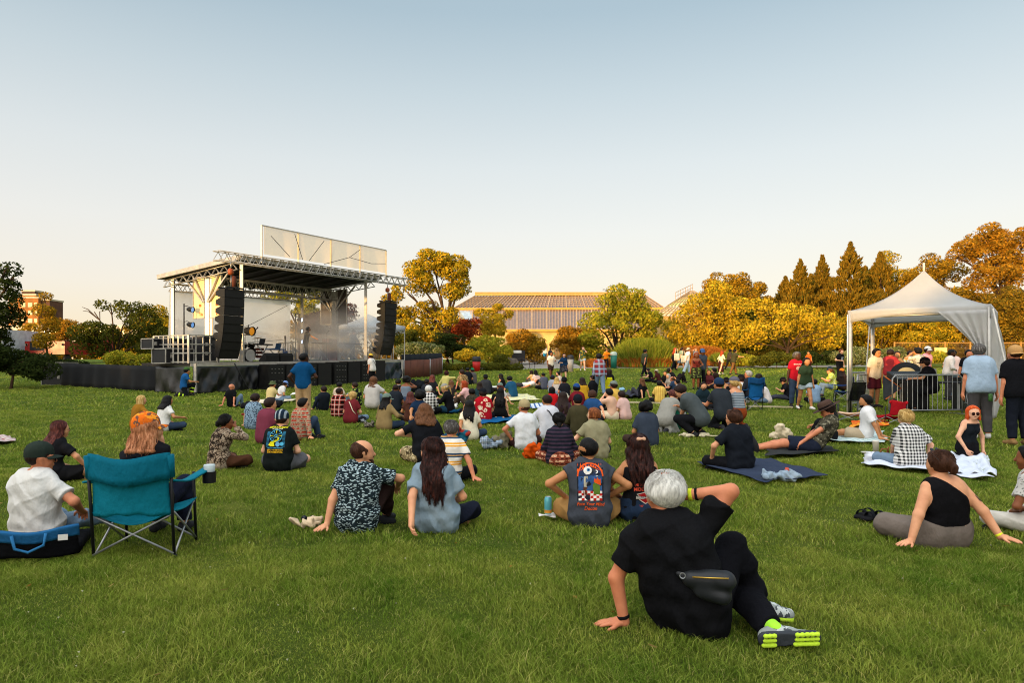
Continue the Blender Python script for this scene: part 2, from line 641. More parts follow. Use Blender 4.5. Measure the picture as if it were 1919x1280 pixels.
# ------------------------------------------------------------------ the setting: lawn, grass, path, planting beds
def build_ground():
 ys = np.concatenate([np.linspace(-140, 0, 12), np.linspace(1, 90, 120), np.linspace(100, 900, 12)])
 xs = np.concatenate([np.linspace(-700, -80, 8), np.linspace(-70, 70, 41), np.linspace(80, 700, 8)])
 V = np.array([(x, y, gz(max(y, 0))) for y in ys for x in xs])
 nx = len(xs)
 F = np.array([(j * nx + i, j * nx + i + 1, (j + 1) * nx + i + 1, (j + 1) * nx + i) for j in range(len(ys) - 1) for i in range(nx - 1)])
 m, nt, out = new_mat('lawn soil and turf')
 b = bsdf(nt, out, 0.95, 0, 0.05)
 v = coords(nt)
 n1 = noise(nt, v, 0.55, 5, 0.6)
 n2 = noise(nt, coords(nt, (1, 0.4, 1)), 9, 5, 0.7)
 n3 = noise(nt, v, 60, 4, 0.75)
 r1 = ramp(nt, [(0.3, '#3c5016'), (0.5, '#55681f'), (0.7, '#8a8a38')])
 nt.links.new(n1.outputs[0], r1.inputs[0])
 c = mixc(nt, math_n(nt, 'MULTIPLY', n2.outputs[0], 0.5), r1.outputs[0], '#46521c')
 r3 = ramp(nt, [(0.35, '#131d06'), (0.6, '#6c7630')])
 nt.links.new(n3.outputs[0], r3.inputs[0])
 c = mixc(nt, 0.42, c, r3.outputs[0])
 nt.links.new(c, b.inputs['Base Color'])
 bump(nt, b, math_n(nt, 'ADD', n2.outputs[0], n3.outputs[0]), 0.9, 0.06)
 o = link('lawn_ground', np_mesh('lawn_ground', V, F, [m]))
 tag(o, kind='structure')
 # path crossing behind the lawn, and its arm to the glasshouse
 pm = plain('#8d857b', 0.9, 0, 0.15, 1.2, 0.1, 0.3)

 def strip(name, pts, mat, dz):
  k = len(pts)
  vv = [(x, y, gz(y) + dz) for a in pts for (x, y) in a]
  ff = [(2 * i, 2 * i + 1, 2 * i + 3, 2 * i + 2) for i in range(k - 1)]
  o = link(name, np_mesh(name, vv, ff, [mat], smooth=False))
  return tag(o, kind='structure')
 ed = []
 for i in range(41):
  x = -4 + i * 0.85
  y0 = 51.3 + 0.16 * max(0, x) + 0.6 * math.sin(x * 0.2)
  ed.append(((x, y0), (x, y0 + 3.2 + 1.5 * math.exp(-((x - 3) / 4) ** 2))))
 strip('paved_path', ed, pm, 0.004)
 strip('paved_walk', [((0.6 + 0.02 * i, 55 + i * 1.5), (5.6 + 0.02 * i, 55 + i * 1.5)) for i in range(30)], pm, 0.008)
 # mulch under the shrubs
 mu = plain('#3a2416', 0.95, 0, 0.35, 5, 0.05, 0.8)
 for (xa, xb, ya) in ((-13, -1.0, 49.2), (6.2, 13, 56.5), (12.8, 46, 51.5)):
  strip('planting_bed', [((x, ya + 0.5 * math.sin(x)), (x, ya + 40)) for x in np.linspace(xa, xb, 30)], mu, 0.012)

build_ground()

def blades(n, xlim, y0, y1, h, w, seed, wedge=True):
 """grass blades as bent two-segment strips"""
 g = np.random.default_rng(seed)
 # uniform over the seen wedge of lawn, a little wider than the view
 y = np.sqrt(g.uniform(y0 ** 2, y1 ** 2, n))
 x = g.uniform(-1, 1, n) * (y * 0.82 + 0.5)
 # leave out bare spots and make tufts
 t = np.sin(x * 3.1 + 1.7 * np.sin(y * 2.3)) + np.sin(y * 4.7 + 1.3 * np.sin(x * 5.1)) + 0.8 * np.sin(x * 11 + y * 7)
 hh = h * g.uniform(0.5, 1.15, n) * np.clip(1 + 0.3 * t, .3, 2)
 z = np.array([gz(a) for a in np.linspace(y0, y1, 200)])
 z = np.interp(y, np.linspace(y0, y1, 200), z)
 a = g.uniform(0, 2 * np.pi, n)
 lean = g.uniform(0.2, 1.9, n) ** 1.2 * hh
 la = g.uniform(0, 2 * np.pi, n)
 dx, dy = np.cos(a) * w * g.uniform(.6, 1.3, n), np.sin(a) * w * g.uniform(.6, 1.3, n)
 lx, ly = np.cos(la) * lean, np.sin(la) * lean
 P = np.zeros((n, 6, 3), np.float32)
 for i, (s, ww, zz) in enumerate(((0, 1, -0.01), (0.35, 0.8, 0.6), (1.0, 0.12, 1.0))):
  P[:, 2 * i, 0] = x + lx * s - dx * ww / 2
  P[:, 2 * i, 1] = y + ly * s - dy * ww / 2
  P[:, 2 * i, 2] = z + (hh * zz if i else -0.01)
  P[:, 2 * i + 1, 0] = x + lx * s + dx * ww / 2
  P[:, 2 * i + 1, 1] = y + ly * s + dy * ww / 2
  P[:, 2 * i + 1, 2] = z + (hh * zz if i else -0.01)
 b = (np.arange(n) * 6)[:, None]
 F = np.concatenate([b + np.array([[0, 1, 3, 2]]), b + np.array([[2, 3, 5, 4]])])
 return P.reshape(-1, 3), F

def grass_mat():
 m, nt, out = new_mat('grass blades')
 g = nt.nodes.new('ShaderNodeNewGeometry')
 r = ramp(nt, [(0.0, '#21380a'), (0.28, '#44661a'), (0.55, '#6a8c28'), (0.82, '#93ac44'), (0.93, '#b3b45a'), (1.0, '#cdbb7a')])
 nt.links.new(g.outputs['Random Per Island'], r.inputs[0])
 n = noise(nt, coords(nt), 0.8, 4, 0.6)
 r2 = ramp(nt, [(0.38, '#46621a'), (0.66, '#a8a446')])
 nt.links.new(n.outputs[0], r2.inputs[0])
 n2 = noise(nt, coords(nt), 3.4, 3, 0.6)
 r3 = ramp(nt, [(0.36, '#2f4a0e'), (0.68, '#a39c4a')])
 nt.links.new(n2.outputs[0], r3.inputs[0])
 c = mixc(nt, 0.4, r.outputs[0], r2.outputs[0])
 c = mixc(nt, 0.28, c, r3.outputs[0])
 d = nt.nodes.new('ShaderNodeBsdfDiffuse')
 t = nt.nodes.new('ShaderNodeBsdfTranslucent')
 nt.links.new(c, d.inputs[0])
 nt.links.new(c, t.inputs[0])
 mx = nt.nodes.new('ShaderNodeMixShader')
 mx.inputs[0].default_value = 0.25
 nt.links.new(d.outputs[0], mx.inputs[1])
 nt.links.new(t.outputs[0], mx.inputs[2])
 nt.links.new(mx.outputs[0], out.inputs[0])
 return m

def build_grass():
 parts = [blades(210000, 0, 2.3, 5.2, 0.034, 0.0042, 1), blades(180000, 0, 5.2, 10, 0.038, 0.0065, 2),
   blades(150000, 0, 10, 20, 0.045, 0.013, 3), blades(90000, 0, 20, 36, 0.055, 0.03, 4), blades(40000, 0, 36, 52, 0.06, 0.055, 5)]
 Vs, Fs, o = [], [], 0
 for V, F in parts:
  Vs.append(V)
  Fs.append(F + o)
  o += len(V)
 ob = link('lawn_grass', np_mesh('lawn_grass', np.concatenate(Vs), np.concatenate(Fs), [grass_mat()], smooth=False))
 tag(ob, 'short mown green grass covering the park lawn', 'grass', kind='stuff')
 # clover flowers and pale dry clippings in the near lawn
 g = np.random.default_rng(12)
 n = 200
 y = np.sqrt(g.uniform(2.3 ** 2, 11 ** 2, n))
 x = g.uniform(-1, 1, n) * y * 0.8
 s = g.uniform(0.003, 0.0065, n)
 tet = np.array([(1, 1, 1), (1, -1, -1), (-1, 1, -1), (-1, -1, 1)]) * 0.8
 V = (np.stack([x, y, g.uniform(0.035, 0.05, n)], 1)[:, None, :] + tet[None] * s[:, None, None]).reshape(-1, 3)
 F = (np.arange(n)[:, None, None] * 4 + np.array([[0, 1, 2], [0, 3, 1], [0, 2, 3], [1, 3, 2]])[None]).reshape(-1, 3)
 n2 = 260
 y2 = np.sqrt(g.uniform(2.3 ** 2, 16 ** 2, n2))
 P = np.stack([g.uniform(-1, 1, n2) * y2 * 0.8, y2, g.uniform(0.03, 0.045, n2)], 1)
 a, b = g.normal(size=(n2, 3)) * [.013, .013, .004], g.normal(size=(n2, 3)) * [.013, .013, .004]
 Q = np.stack([P - a, P + b, P + a, P - b], 1).reshape(-1, 3)
 ob = link('fallen_leaves', np_mesh('fallen_leaves', Q, np.arange(n2 * 4).reshape(-1, 4), [leafm('fallen', ['#6a4a20', '#8a6a30', '#a08a50', '#4a3a1c'])], smooth=False))
 tag(ob, 'small dry leaves and clippings scattered on the grass', 'leaves', kind='stuff')
 ob = link('clover_flowers', np_mesh('clover_flowers', V, F, [plain('#a8a680', 0.9)]))
 tag(ob, 'tiny pale clover flowers scattered through the near grass', 'flowers', kind='stuff')

build_grass()

# ------------------------------------------------------------------ trees and shrubs
def leaf_cloud(blobs, nclump, per, cs, leaf, seed, droop=0.0, shell=0.55):
 """leaves gathered in clumps over the lobes of a crown; between the clumps one looks into the shaded inside"""
 g = np.random.default_rng(seed)
 B = np.array(blobs, float)
 w = (B[:, 3] * B[:, 4] * B[:, 5]) ** (2 / 3)
 w = w / w.sum()
 ns = max(8, nclump // 6)
 bi = g.choice(len(B), ns, p=w)
 d = g.normal(size=(ns, 3))
 d /= np.linalg.norm(d, axis=1)[:, None]
 rr = shell + (1.04 - shell) * g.uniform(0, 1, ns) ** 0.5
 rad = np.maximum(B[:, 3:6] - cs * 0.9, B[:, 3:6] * 0.5)
 C = B[bi, :3] + d * rr[:, None] * rad[bi]
 R0 = cs * g.uniform(1.1, 2.3, ns)
 n = nclump * per
 si = g.choice(ns, n, p=R0 ** 2 / (R0 ** 2).sum())
 e = g.normal(size=(n, 3)) + d[si] * 0.55 + np.array([0, 0, 0.25])
 e /= np.linalg.norm(e, axis=1)[:, None]
 P = C[si] + e * (R0[si] * (0.55 + 0.5 * g.uniform(0, 1, n) ** 0.5))[:, None] * np.array([1.15, 1.15, 0.8])
 nrm = e * 0.9 + g.normal(size=(n, 3)) * 0.6
 nrm /= np.linalg.norm(nrm, axis=1)[:, None]
 t = g.normal(size=(n, 3)) - np.array([0, 0, droop])
 u = np.cross(nrm, t)
 u /= np.linalg.norm(u, axis=1)[:, None] + 1e-9
 v = np.cross(nrm, u)
 s = leaf * g.uniform(0.5, 1.2, n)[:, None]
 u = u * s * 0.34
 v = v * s * 0.6
 Q = np.stack([P - v, P + u * 0.9 - v * 0.1, P + v, P - u * 0.9 - v * 0.1], 1).reshape(-1, 3)
 F = np.arange(n * 4).reshape(-1, 4)
 return Q, F

GOLD = leafm('gold', ['#726a18', '#a0841c', '#c89c20', '#8d8222', '#5c5e1c', '#dca82e'])
GREENGOLD = leafm('green gold', ['#626f1e', '#8f8a28', '#b39c2c', '#707622', '#9e962a'])
YELLOW = leafm('yellow', ['#8d8222', '#bd9a22', '#dcb030', '#737022', '#b09026'])
AMBER = leafm('amber', ['#705a16', '#9c761e', '#b48622', '#5c541a', '#8a6820'])
RUST = leafm('rust', ['#7a541a', '#a06e1c', '#b48024', '#66541a', '#94702a'])
CONIF = leafm('conifer', ['#5f501c', '#82661e', '#9a7422', '#4a4c1a', '#74591e'])
RED = leafm('red', ['#6f2a18', '#8a3a20', '#a04a26', '#5a2a1a'])
PURPLE = leafm('purple', ['#3a2320', '#4d2c26', '#5a3a2a', '#33282a'])
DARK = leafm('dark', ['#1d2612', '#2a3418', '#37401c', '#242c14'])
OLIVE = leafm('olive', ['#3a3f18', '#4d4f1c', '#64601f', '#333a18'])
SAGE = leafm('sage', ['#48542c', '#5c6636', '#74784a', '#9a9470'])
REED = leafm('reed', ['#5b6a1e', '#75802a', '#8f9434', '#4a5a1a', '#a59a3c'])
STRAW = leafm('straw', ['#8a4f1c', '#a8652a', '#b77a38', '#7a4a1e'])

def px_blobs(ell, Y, depth=0.8, seed=0):
 """crown lobes from their places in the photograph, given real depth -> local to the base point"""
 g = random.Random(seed)
 out = []
 for (x, y, rx, ry) in ell:
  s = Y / FPX
  r = min(rx, ry * 1.6)
  out.append([(x - 959.5) * s, Y + g.uniform(-.5, .5) * r * s, CAMZ + (HOR - y) * s, rx * s, r * s * depth + 0.2, ry * s])
 return out

TREE_N = [0]

def tree(name, label, ell, Y, mat, leaf=0.3, dens=1.0, bx=None, trunk=0.22, droop=0.3, group=None, cs=None, cat=None, limbs=True, kind_name=None):
 TREE_N[0] += 1
 sd = TREE_N[0]
 bl = px_blobs(ell, Y, 0.85, sd)
 if bx is None:
  X = sum(b[0] * b[3] for b in bl) / sum(b[3] for b in bl)
 else:
  X = (bx - 959.5) * Y / FPX
 base = Vector((X, Y, gz(Y)))
 bl = [[b[0] - base.x, b[1] - base.y, b[2] - base.z] + b[3:] for b in bl]
 root = empty(name, base, 0, label, cat or ('tree' if 'tree' in name or 'conifer' in name else 'shrub'), group)
 area = sum(b[3] * b[5] * 3.1 for b in bl)
 cs = cs or max(0.16, leaf * 1.15)
 nc = int(dens * area * 10 / (cs * cs * 9)) + 14
 nc = min(int(nc * 1.6), 2600)
 per = 30
 leaf = min(leaf, .36) * .68
 V, F = leaf_cloud(bl, nc, per, cs, leaf, sd, droop)
 V[:, 2] = np.maximum(V[:, 2], 0.02)
 link('crown', np_mesh('crown', V, F, [mat], smooth=False), root)
 if trunk:
  mb = MB()
  top = max(bl, key=lambda b: b[2])
  low = min(b[2] - b[5] * 0.4 for b in bl)
  g = random.Random(sd)
  fork = max(0.4, low * 0.8 + 0.2)
  mb.tube([(0, 0, -0.1), (0.05, 0.03, fork * 0.5), (g.uniform(-.15, .15), 0, fork)], [trunk * 1.25, trunk, trunk * 0.85], 9)
  if limbs:
   for b in bl:
    e = Vector((b[0], b[1], b[2]))
    mdl = Vector((b[0] * 0.45, b[1] * 0.4, fork + (b[2] - fork) * 0.6))
    mb.tube([(0, 0, fork * 0.85), mdl, e], [trunk * 0.6, trunk * 0.35, 0.03], 6)
    for q in range(3):
     d = Vector((g.uniform(-1, 1) * b[3], g.uniform(-1, 1) * b[4], g.uniform(0, 1) * b[5])) * 0.8
     mb.tube([mdl.lerp(e, 0.5), e + d * 0.5, e + d], [trunk * 0.22, 0.03, 0.012], 5)
  mb.build('trunk', BARK, root)
 return root

def conifer(label, px, ytop, ybase, hw, Y, mat, seed, dens=1.0, leaf=0.34):
 s = Y / FPX
 X = (px - 959.5) * s
 base = Vector((X, Y, gz(Y)))
 H = CAMZ + (HOR - ytop) * s - base.z
 Rr = hw * 1.75 * s
 root = empty('conifer_tree', base, 0, label, 'tree', 'tall conifers behind the lawn')
 g = np.random.default_rng(seed)
 nb = int(950 * dens)
 t = g.uniform(0.02, 1, nb) ** 1.15
 lob = 1 + 0.22 * np.sin(t * 40 + seed)
 a = g.uniform(0, 2 * np.pi, nb)
 rad = Rr * 1.2 * (1 - t) ** 1.05 * lob * g.uniform(0.45, 1.1, nb)
 C = np.stack([rad * np.cos(a), rad * np.sin(a) * 0.9, t * H], 1)
 per = 26
 n = nb * per
 outd = np.stack([np.cos(a), np.sin(a), np.full(nb, 0.55)], 1)
 k = g.uniform(-0.6, 0.9, n)[:, None]
 P = np.repeat(C, per, 0) + np.repeat(outd, per, 0) * k * 0.6 * np.repeat(np.sqrt(1.02 - t), per)[:, None] + g.normal(size=(n, 3)) * 0.16 * np.repeat(1.1 - t, per)[:, None]
 P[:, 2] = np.maximum(P[:, 2], 0.1)
 nr = np.repeat(outd, per, 0) + g.normal(size=(n, 3)) * 0.7
 tt = np.repeat(outd, per, 0) * 0.5 + np.array([0, 0, 1]) + g.normal(size=(n, 3)) * 0.4
 u = np.cross(nr, tt)
 u /= np.linalg.norm(u, axis=1)[:, None]
 tt /= np.linalg.norm(tt, axis=1)[:, None]
 ss = leaf * g.uniform(0.5, 1.2, n)[:, None]
 Q = np.stack([P - tt * ss * .5, P + u * ss * .2, P + tt * ss * .7, P - u * ss * .2], 1).reshape(-1, 3)
 link('crown', np_mesh('crown', Q, np.arange(n * 4).reshape(-1, 4), [mat], smooth=False), root)
 mb = MB()
 mb.tube([(0, 0, -0.1), (0.02, 0, H * 0.5), (0, 0, H * 0.97)], [0.26, 0.14, 0.02], 8)
 mb.build('trunk', BARK, root)
 return root

def reeds(name, label, x0, x1, ytop, Y, mat, mat2, n, seed, cat='ornamental grass'):
 """a clump of tall arching grass blades"""
 s = Y / FPX
 X0, X1 = (x0 - 959.5) * s, (x1 - 959.5) * s
 cx, hw = (X0 + X1) / 2, (X1 - X0) / 2
 base = Vector((cx, Y, gz(Y)))
 H = CAMZ + (HOR - ytop) * s - base.z
 root = empty(name, base, 0, label, cat)
 for nm, mt, nn, hf, sd in (('blades', mat, n, 1.0, seed), ('dry_stalks', mat2, n // 2, 0.45, seed + 50)):
  g = np.random.default_rng(sd)
  a = g.uniform(0, 2 * np.pi, nn)
  r = np.sqrt(g.uniform(0, 1, nn))
  bx_, by_ = r * np.cos(a) * hw * 0.85, r * np.sin(a) * hw * 0.55
  dome = 1 - 0.35 * r ** 3
  h = H * hf * dome * g.uniform(0.72, 1.04, nn)
  ox = np.cos(a) * r * 0.35 + g.normal(size=nn) * 0.22
  oy = np.sin(a) * r * 0.35 + g.normal(size=nn) * 0.22
  w = 0.03
  P = np.zeros((nn, 8, 3), np.float32)
  for i, (q, ww) in enumerate(((0, 1), (0.4, 1), (0.8, .8), (1.0, .2))):
   bend = q ** 2.2
   P[:, 2 * i, 0] = bx_ + ox * bend - w * ww
   P[:, 2 * i + 1, 0] = bx_ + ox * bend + w * ww
   P[:, 2 * i, 1] = P[:, 2 * i + 1, 1] = by_ + oy * bend
   P[:, 2 * i, 2] = P[:, 2 * i + 1, 2] = h * (q - 0.12 * q ** 4)
  b = (np.arange(nn) * 8)[:, None]
  F = np.concatenate([b + np.array([[2 * i, 2 * i + 1, 2 * i + 3, 2 * i + 2]]) for i in range(3)])
  link(nm, np_mesh(nm, P.reshape(-1, 3), F, [mt], smooth=False), root)
 return root

def build_plants():
 # ---- left of the stage
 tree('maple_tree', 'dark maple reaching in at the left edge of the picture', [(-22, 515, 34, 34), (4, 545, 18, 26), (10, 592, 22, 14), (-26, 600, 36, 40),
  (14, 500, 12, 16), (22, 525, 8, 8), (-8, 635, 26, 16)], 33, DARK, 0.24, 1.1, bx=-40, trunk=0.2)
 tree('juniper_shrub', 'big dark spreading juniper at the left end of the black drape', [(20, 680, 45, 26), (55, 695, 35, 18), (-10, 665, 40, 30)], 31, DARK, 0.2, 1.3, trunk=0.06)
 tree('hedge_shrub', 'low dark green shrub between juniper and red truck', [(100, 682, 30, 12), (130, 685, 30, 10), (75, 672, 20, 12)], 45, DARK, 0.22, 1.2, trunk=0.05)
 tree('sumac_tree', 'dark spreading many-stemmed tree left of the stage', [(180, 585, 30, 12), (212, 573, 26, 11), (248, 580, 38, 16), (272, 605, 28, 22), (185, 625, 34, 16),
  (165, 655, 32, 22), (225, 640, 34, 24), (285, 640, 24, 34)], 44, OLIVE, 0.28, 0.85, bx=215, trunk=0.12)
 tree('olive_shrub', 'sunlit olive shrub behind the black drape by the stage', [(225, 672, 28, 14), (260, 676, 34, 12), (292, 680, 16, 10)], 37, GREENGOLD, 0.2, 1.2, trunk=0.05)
 tree('round_tree', 'round golden tree beyond the sumac left of the stage', [(285, 596, 26, 24), (305, 606, 14, 16), (268, 606, 14, 14)], 82, GOLD, 0.4, 1.2, trunk=0.16)
 tree('weeping_conifer', 'thin drooping conifer in front of the brick block', [(85, 556, 5, 8), (86, 580, 8, 16), (88, 605, 10, 18), (90, 632, 13, 22)], 52, AMBER, 0.26, 1.2, trunk=0.08)
 tree('small_tree', 'small rust coloured tree beside the red truck', [(105, 612, 14, 14), (128, 615, 18, 14), (150, 622, 14, 14), (120, 632, 22, 12)], 62, RUST, 0.3, 1.1, trunk=0.08)
 # ---- behind the stage
 tree('stage_tree', 'golden green tree seen through the open back of the stage', [(560, 552, 30, 18), (590, 560, 24, 24), (520, 556, 26, 16), (575, 590, 26, 20)], 68, GREENGOLD, 0.34, 1.1, trunk=0.2)
 tree('plum_tree', 'purple leaved tree behind the right side of the stage', [(600, 610, 30, 26), (640, 605, 22, 28), (655, 585, 12, 14), (620, 650, 34, 24)], 64, PURPLE, 0.32, 1.1, trunk=0.12)
 tree('walnut_tree', 'tallest golden tree, ragged crown right of the stage', [(812, 497, 38, 24), (850, 505, 30, 26), (862, 530, 22, 22), (775, 515, 30, 24), (815, 530, 36, 20),
  (848, 552, 24, 14), (765, 552, 32, 24), (745, 590, 26, 26), (785, 585, 38, 26), (728, 570, 14, 22), (765, 620, 36, 24), (815, 612, 28, 26), (840, 590, 12, 16)], 58, GOLD, 0.32, 0.95, bx=838, trunk=0.3)
 tree('flowering_shrub', 'pale flowering shrub right of the brown fence panels', [(790, 655, 32, 16), (815, 660, 22, 14), (765, 660, 20, 12)], 51, SAGE, 0.22, 1.3, trunk=0.05)
 tree('dark_shrub', 'dark rounded shrub behind the flowering one', [(850, 648, 30, 22), (828, 642, 22, 18), (868, 662, 18, 16)], 54, DARK, 0.24, 1.3, trunk=0.06)
 tree('grey_shrub', 'greenish shrub at the right end of the stage canopy', [(757, 635, 26, 18), (775, 642, 18, 14)], 56, OLIVE, 0.24, 1.2, trunk=0.05)
 tree('red_maple_tree', 'small red leaved maple left of the glasshouse front', [(868, 612, 24, 18), (885, 620, 18, 20), (850, 625, 16, 16)], 66, RED, 0.28, 1.2, trunk=0.1)
 tree('layered_pine_tree', 'small pine with flat tiers before the glasshouse', [(928, 577, 14, 5), (915, 588, 26, 5), (938, 597, 24, 5), (905, 604, 24, 5), (930, 614, 26, 7), (948, 588, 12, 4)],
  74, GOLD, 0.26, 1.3, bx=928, trunk=0.12)
 for x, l in ((911, 'slim gold cypress left of its pair before the glasshouse'), (935, 'slim gold cypress right of its pair before the glasshouse')):
  tree('cypress_tree', l, [(x, 602, 5, 12), (x, 620, 9, 16)], 68, YELLOW, 0.24, 1.4, trunk=0.06, group='slim cypresses')
 tree('broad_shrub', 'broad rounded amber and green shrub behind the red bin', [(915, 645, 32, 24), (890, 655, 22, 18), (938, 660, 20, 16), (912, 668, 30, 10)], 55, GREENGOLD, 0.24, 1.3, trunk=0.06)
 tree('dwarf_pine_shrub', 'bright yellow dwarf pine left of the red bin', [(878, 660, 12, 6), (868, 667, 14, 5), (888, 667, 12, 5), (878, 672, 16, 5)], 50.5, YELLOW, 0.2, 1.2, trunk=0.05)
 tree('dwarf_shrub', 'small grey green dwarf shrub right of the red bin', [(936, 671, 10, 8), (940, 681, 14, 8)], 50.5, OLIVE, 0.18, 1.3, trunk=0.04)
 for (a, b, c, d, l) in ((975, 640, 26, 22, 'orange shrub between the broad shrub and the path'), (1003, 645, 18, 16, 'lower orange shrub at the left edge of the path'),
       (958, 660, 16, 16, 'dark orange shrub behind the cafe table')):
  tree('orange_shrub', l, [(a, b, c, d), (a - 8, b + 10, c * .7, d * .6), (a + 2, 672, c * .9, 9)], 60, RUST if d > 16 else AMBER, 0.26, 1.3, trunk=0.05, group='orange shrubs by the path')
 tree('orange_maple_shrub', 'dense glowing orange maple at the right of the path', [(1072, 628, 26, 16), (1088, 645, 24, 18), (1058, 645, 18, 16), (1075, 655, 30, 12), (1072, 668, 28, 9)], 62, RUST, 0.26, 1.4, trunk=0.08)
 # ---- centre right
 tree('catalpa_tree', 'broad yellow green tree in front of the glasshouse roof', [(1150, 548, 26, 15), (1192, 556, 18, 14), (1130, 575, 30, 20), (1180, 585, 32, 24), (1110, 605, 26, 20), (1150, 615, 42, 26),
  (1200, 615, 26, 24), (1105, 635, 22, 18), (1220, 600, 16, 18), (1130, 656, 34, 18), (1100, 662, 22, 14), (1185, 648, 34, 18), (1225, 636, 22, 20)], 61, GREENGOLD, 0.36, 1.1, trunk=0.2)
 tree('beech_tree', 'tall amber tree rising behind the yellow magnolia', [(1362, 530, 38, 20), (1400, 545, 32, 22), (1330, 545, 26, 20), (1425, 570, 20, 20), (1370, 560, 40, 22)], 80, AMBER, 0.36, 1.15, trunk=0.3)
 tree('magnolia_tree', 'wide yellow magnolia right of the tall ornamental grass', [(1345, 555, 30, 22), (1310, 575, 28, 22), (1370, 585, 34, 26), (1290, 605, 26, 22), (1340, 615, 40, 26), (1390, 620, 26, 26), (1280, 590, 18, 16), (1265, 625, 26, 20), (1300, 640, 30, 16), (1350, 648, 34, 14)],
  64, YELLOW, 0.4, 1.05, trunk=0.18)
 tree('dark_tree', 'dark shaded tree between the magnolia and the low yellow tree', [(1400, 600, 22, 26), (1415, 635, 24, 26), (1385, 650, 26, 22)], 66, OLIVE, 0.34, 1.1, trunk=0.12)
 tree('chestnut_tree', 'low wide bright yellow tree over the dark hedge', [(1440, 585, 30, 16), (1490, 590, 34, 20), (1530, 600, 30, 22), (1400, 625, 24, 14), (1450, 620, 36, 18), (1510, 628, 38, 20), (1555, 632, 24, 20), (1420, 645, 28, 10)],
  58, YELLOW, 0.44, 1.0, trunk=0.16)
 conifer('narrow amber conifer, leftmost of the three spires', 1500, 488, 690, 34, 76, CONIF, 3)
 conifer('second amber conifer spire, close beside the leftmost', 1541, 480, 690, 32, 78, CONIF, 4)
 conifer('tallest pointed amber conifer in the row', 1594, 456, 690, 44, 74, CONIF, 5, 1.2)
 conifer('fourth amber conifer, just left of the white tent roof', 1650, 474, 690, 42, 78, CONIF, 6, 1.1)
 conifer('shorter conifer filling in behind the two leftmost spires', 1520, 515, 690, 40, 86, CONIF, 8)
 conifer('shorter conifer right behind the tallest spire', 1622, 500, 690, 40, 86, CONIF, 9)
 conifer('broad conifer at the left end of the row of spires', 1472, 520, 690, 34, 84, CONIF, 10)
 tree('back_tree', 'golden tree between the tallest spire and the tent roof', [(1655, 495, 22, 20), (1680, 520, 22, 20), (1640, 520, 20, 18), (1690, 545, 20, 18)], 84, GOLD, 0.38, 1.1, trunk=0.2)
 tree('hill_tree', 'dark amber tree behind the peak of the white tent', [(1745, 500, 36, 18), (1715, 520, 26, 20), (1775, 510, 30, 22), (1740, 545, 46, 26)], 80, AMBER, 0.38, 1.15, trunk=0.25)
 tree('oak_tree', 'highest rust coloured oak at the right edge', [(1845, 440, 34, 20), (1885, 450, 36, 22), (1815, 465, 28, 14), (1920, 445, 26, 22), (1860, 485, 44, 24), (1800, 480, 26, 9), (1910, 500, 40, 30), (1850, 530, 46, 30)],
  70, RUST, 0.36, 1.05, bx=1885, trunk=0.35)
 tree('thuja_tree', 'dense rust coloured tree behind the tent curtain', [(1800, 580, 36, 40), (1840, 600, 40, 46), (1790, 630, 34, 30)], 72, CONIF, 0.34, 1.2, trunk=0.15)
 tree('yew_tree', 'dark rust tree filling the right edge below the oak', [(1890, 580, 40, 42), (1925, 600, 36, 50), (1880, 640, 40, 30)], 66, CONIF, 0.34, 1.2, trunk=0.15)
 tree('hornbeam_tree', 'golden tree seen under the left of the tent roof', [(1660, 610, 26, 26), (1690, 625, 28, 26), (1640, 640, 22, 24), (1600, 625, 24, 34)], 70, GOLD, 0.34, 1.2, trunk=0.14)
 tree('linden_tree', 'golden tree seen under the middle of the tent roof', [(1745, 615, 34, 26), (1720, 640, 30, 22), (1770, 645, 28, 20)], 68, GOLD, 0.34, 1.2, trunk=0.14)
 tree('cedar_tree', 'dark cedar between two golden trees under the tent roof', [(1712, 600, 12, 26), (1715, 640, 16, 26), (1625, 660, 14, 20)], 74, DARK, 0.3, 1.2, trunk=0.12)
 for i, (x, y, rx, ry, Y, m, l) in enumerate((
   (1455, 672, 40, 10, 53, OLIVE, 'low green shrub under the chestnut'), (1530, 668, 46, 14, 53, DARK, 'dark evergreen spreading shrub right of the chestnut'),
   (1600, 668, 42, 16, 52, SAGE, 'grey green bush beside the tent leg'), (1395, 676, 26, 8, 55, GREENGOLD, 'pale green shrub at the lawn edge under the magnolia'),
   (1665, 668, 30, 14, 53, SAGE, 'grey green bush behind the man with glasses'), (1740, 672, 30, 14, 55, GREENGOLD, 'yellow green bush behind the mixing desk'))):
  tree('border_shrub', l, [(x, y, rx, ry), (x - rx * .5, y + 4, rx * .6, ry * .8), (x + rx * .5, y + 3, rx * .6, ry * .8)], Y, m, 0.22, 1.2, trunk=0.04, group='shrubs bordering the lawn')
 reeds('tall_grass', 'tall green ornamental grass clump with dry brown base', 1150, 1268, 626, 55, REED, STRAW, 5200, 3)
 reeds('copper_grass', 'copper coloured ornamental grass right of the tall green clump', 1262, 1362, 642, 58, STRAW, STRAW, 2600, 5)
 reeds('bronze_grass', 'low bronze grass in front of the magnolia', 1330, 1400, 655, 56, REED, STRAW, 1500, 7)
 reeds('border_grass', 'low straw coloured grass left of the tall green clump', 1095, 1160, 668, 54.5, STRAW, STRAW, 900, 9)
 # hedge strip along the lawn left of the red bin
 tree('box_hedge', 'low clipped green hedge along the lawn behind the red bin', [(x, 689, 14, 7) for x in range(838, 980, 12)], 49.6, OLIVE, 0.16, 1.3, trunk=0.0, cat='hedge', limbs=False)
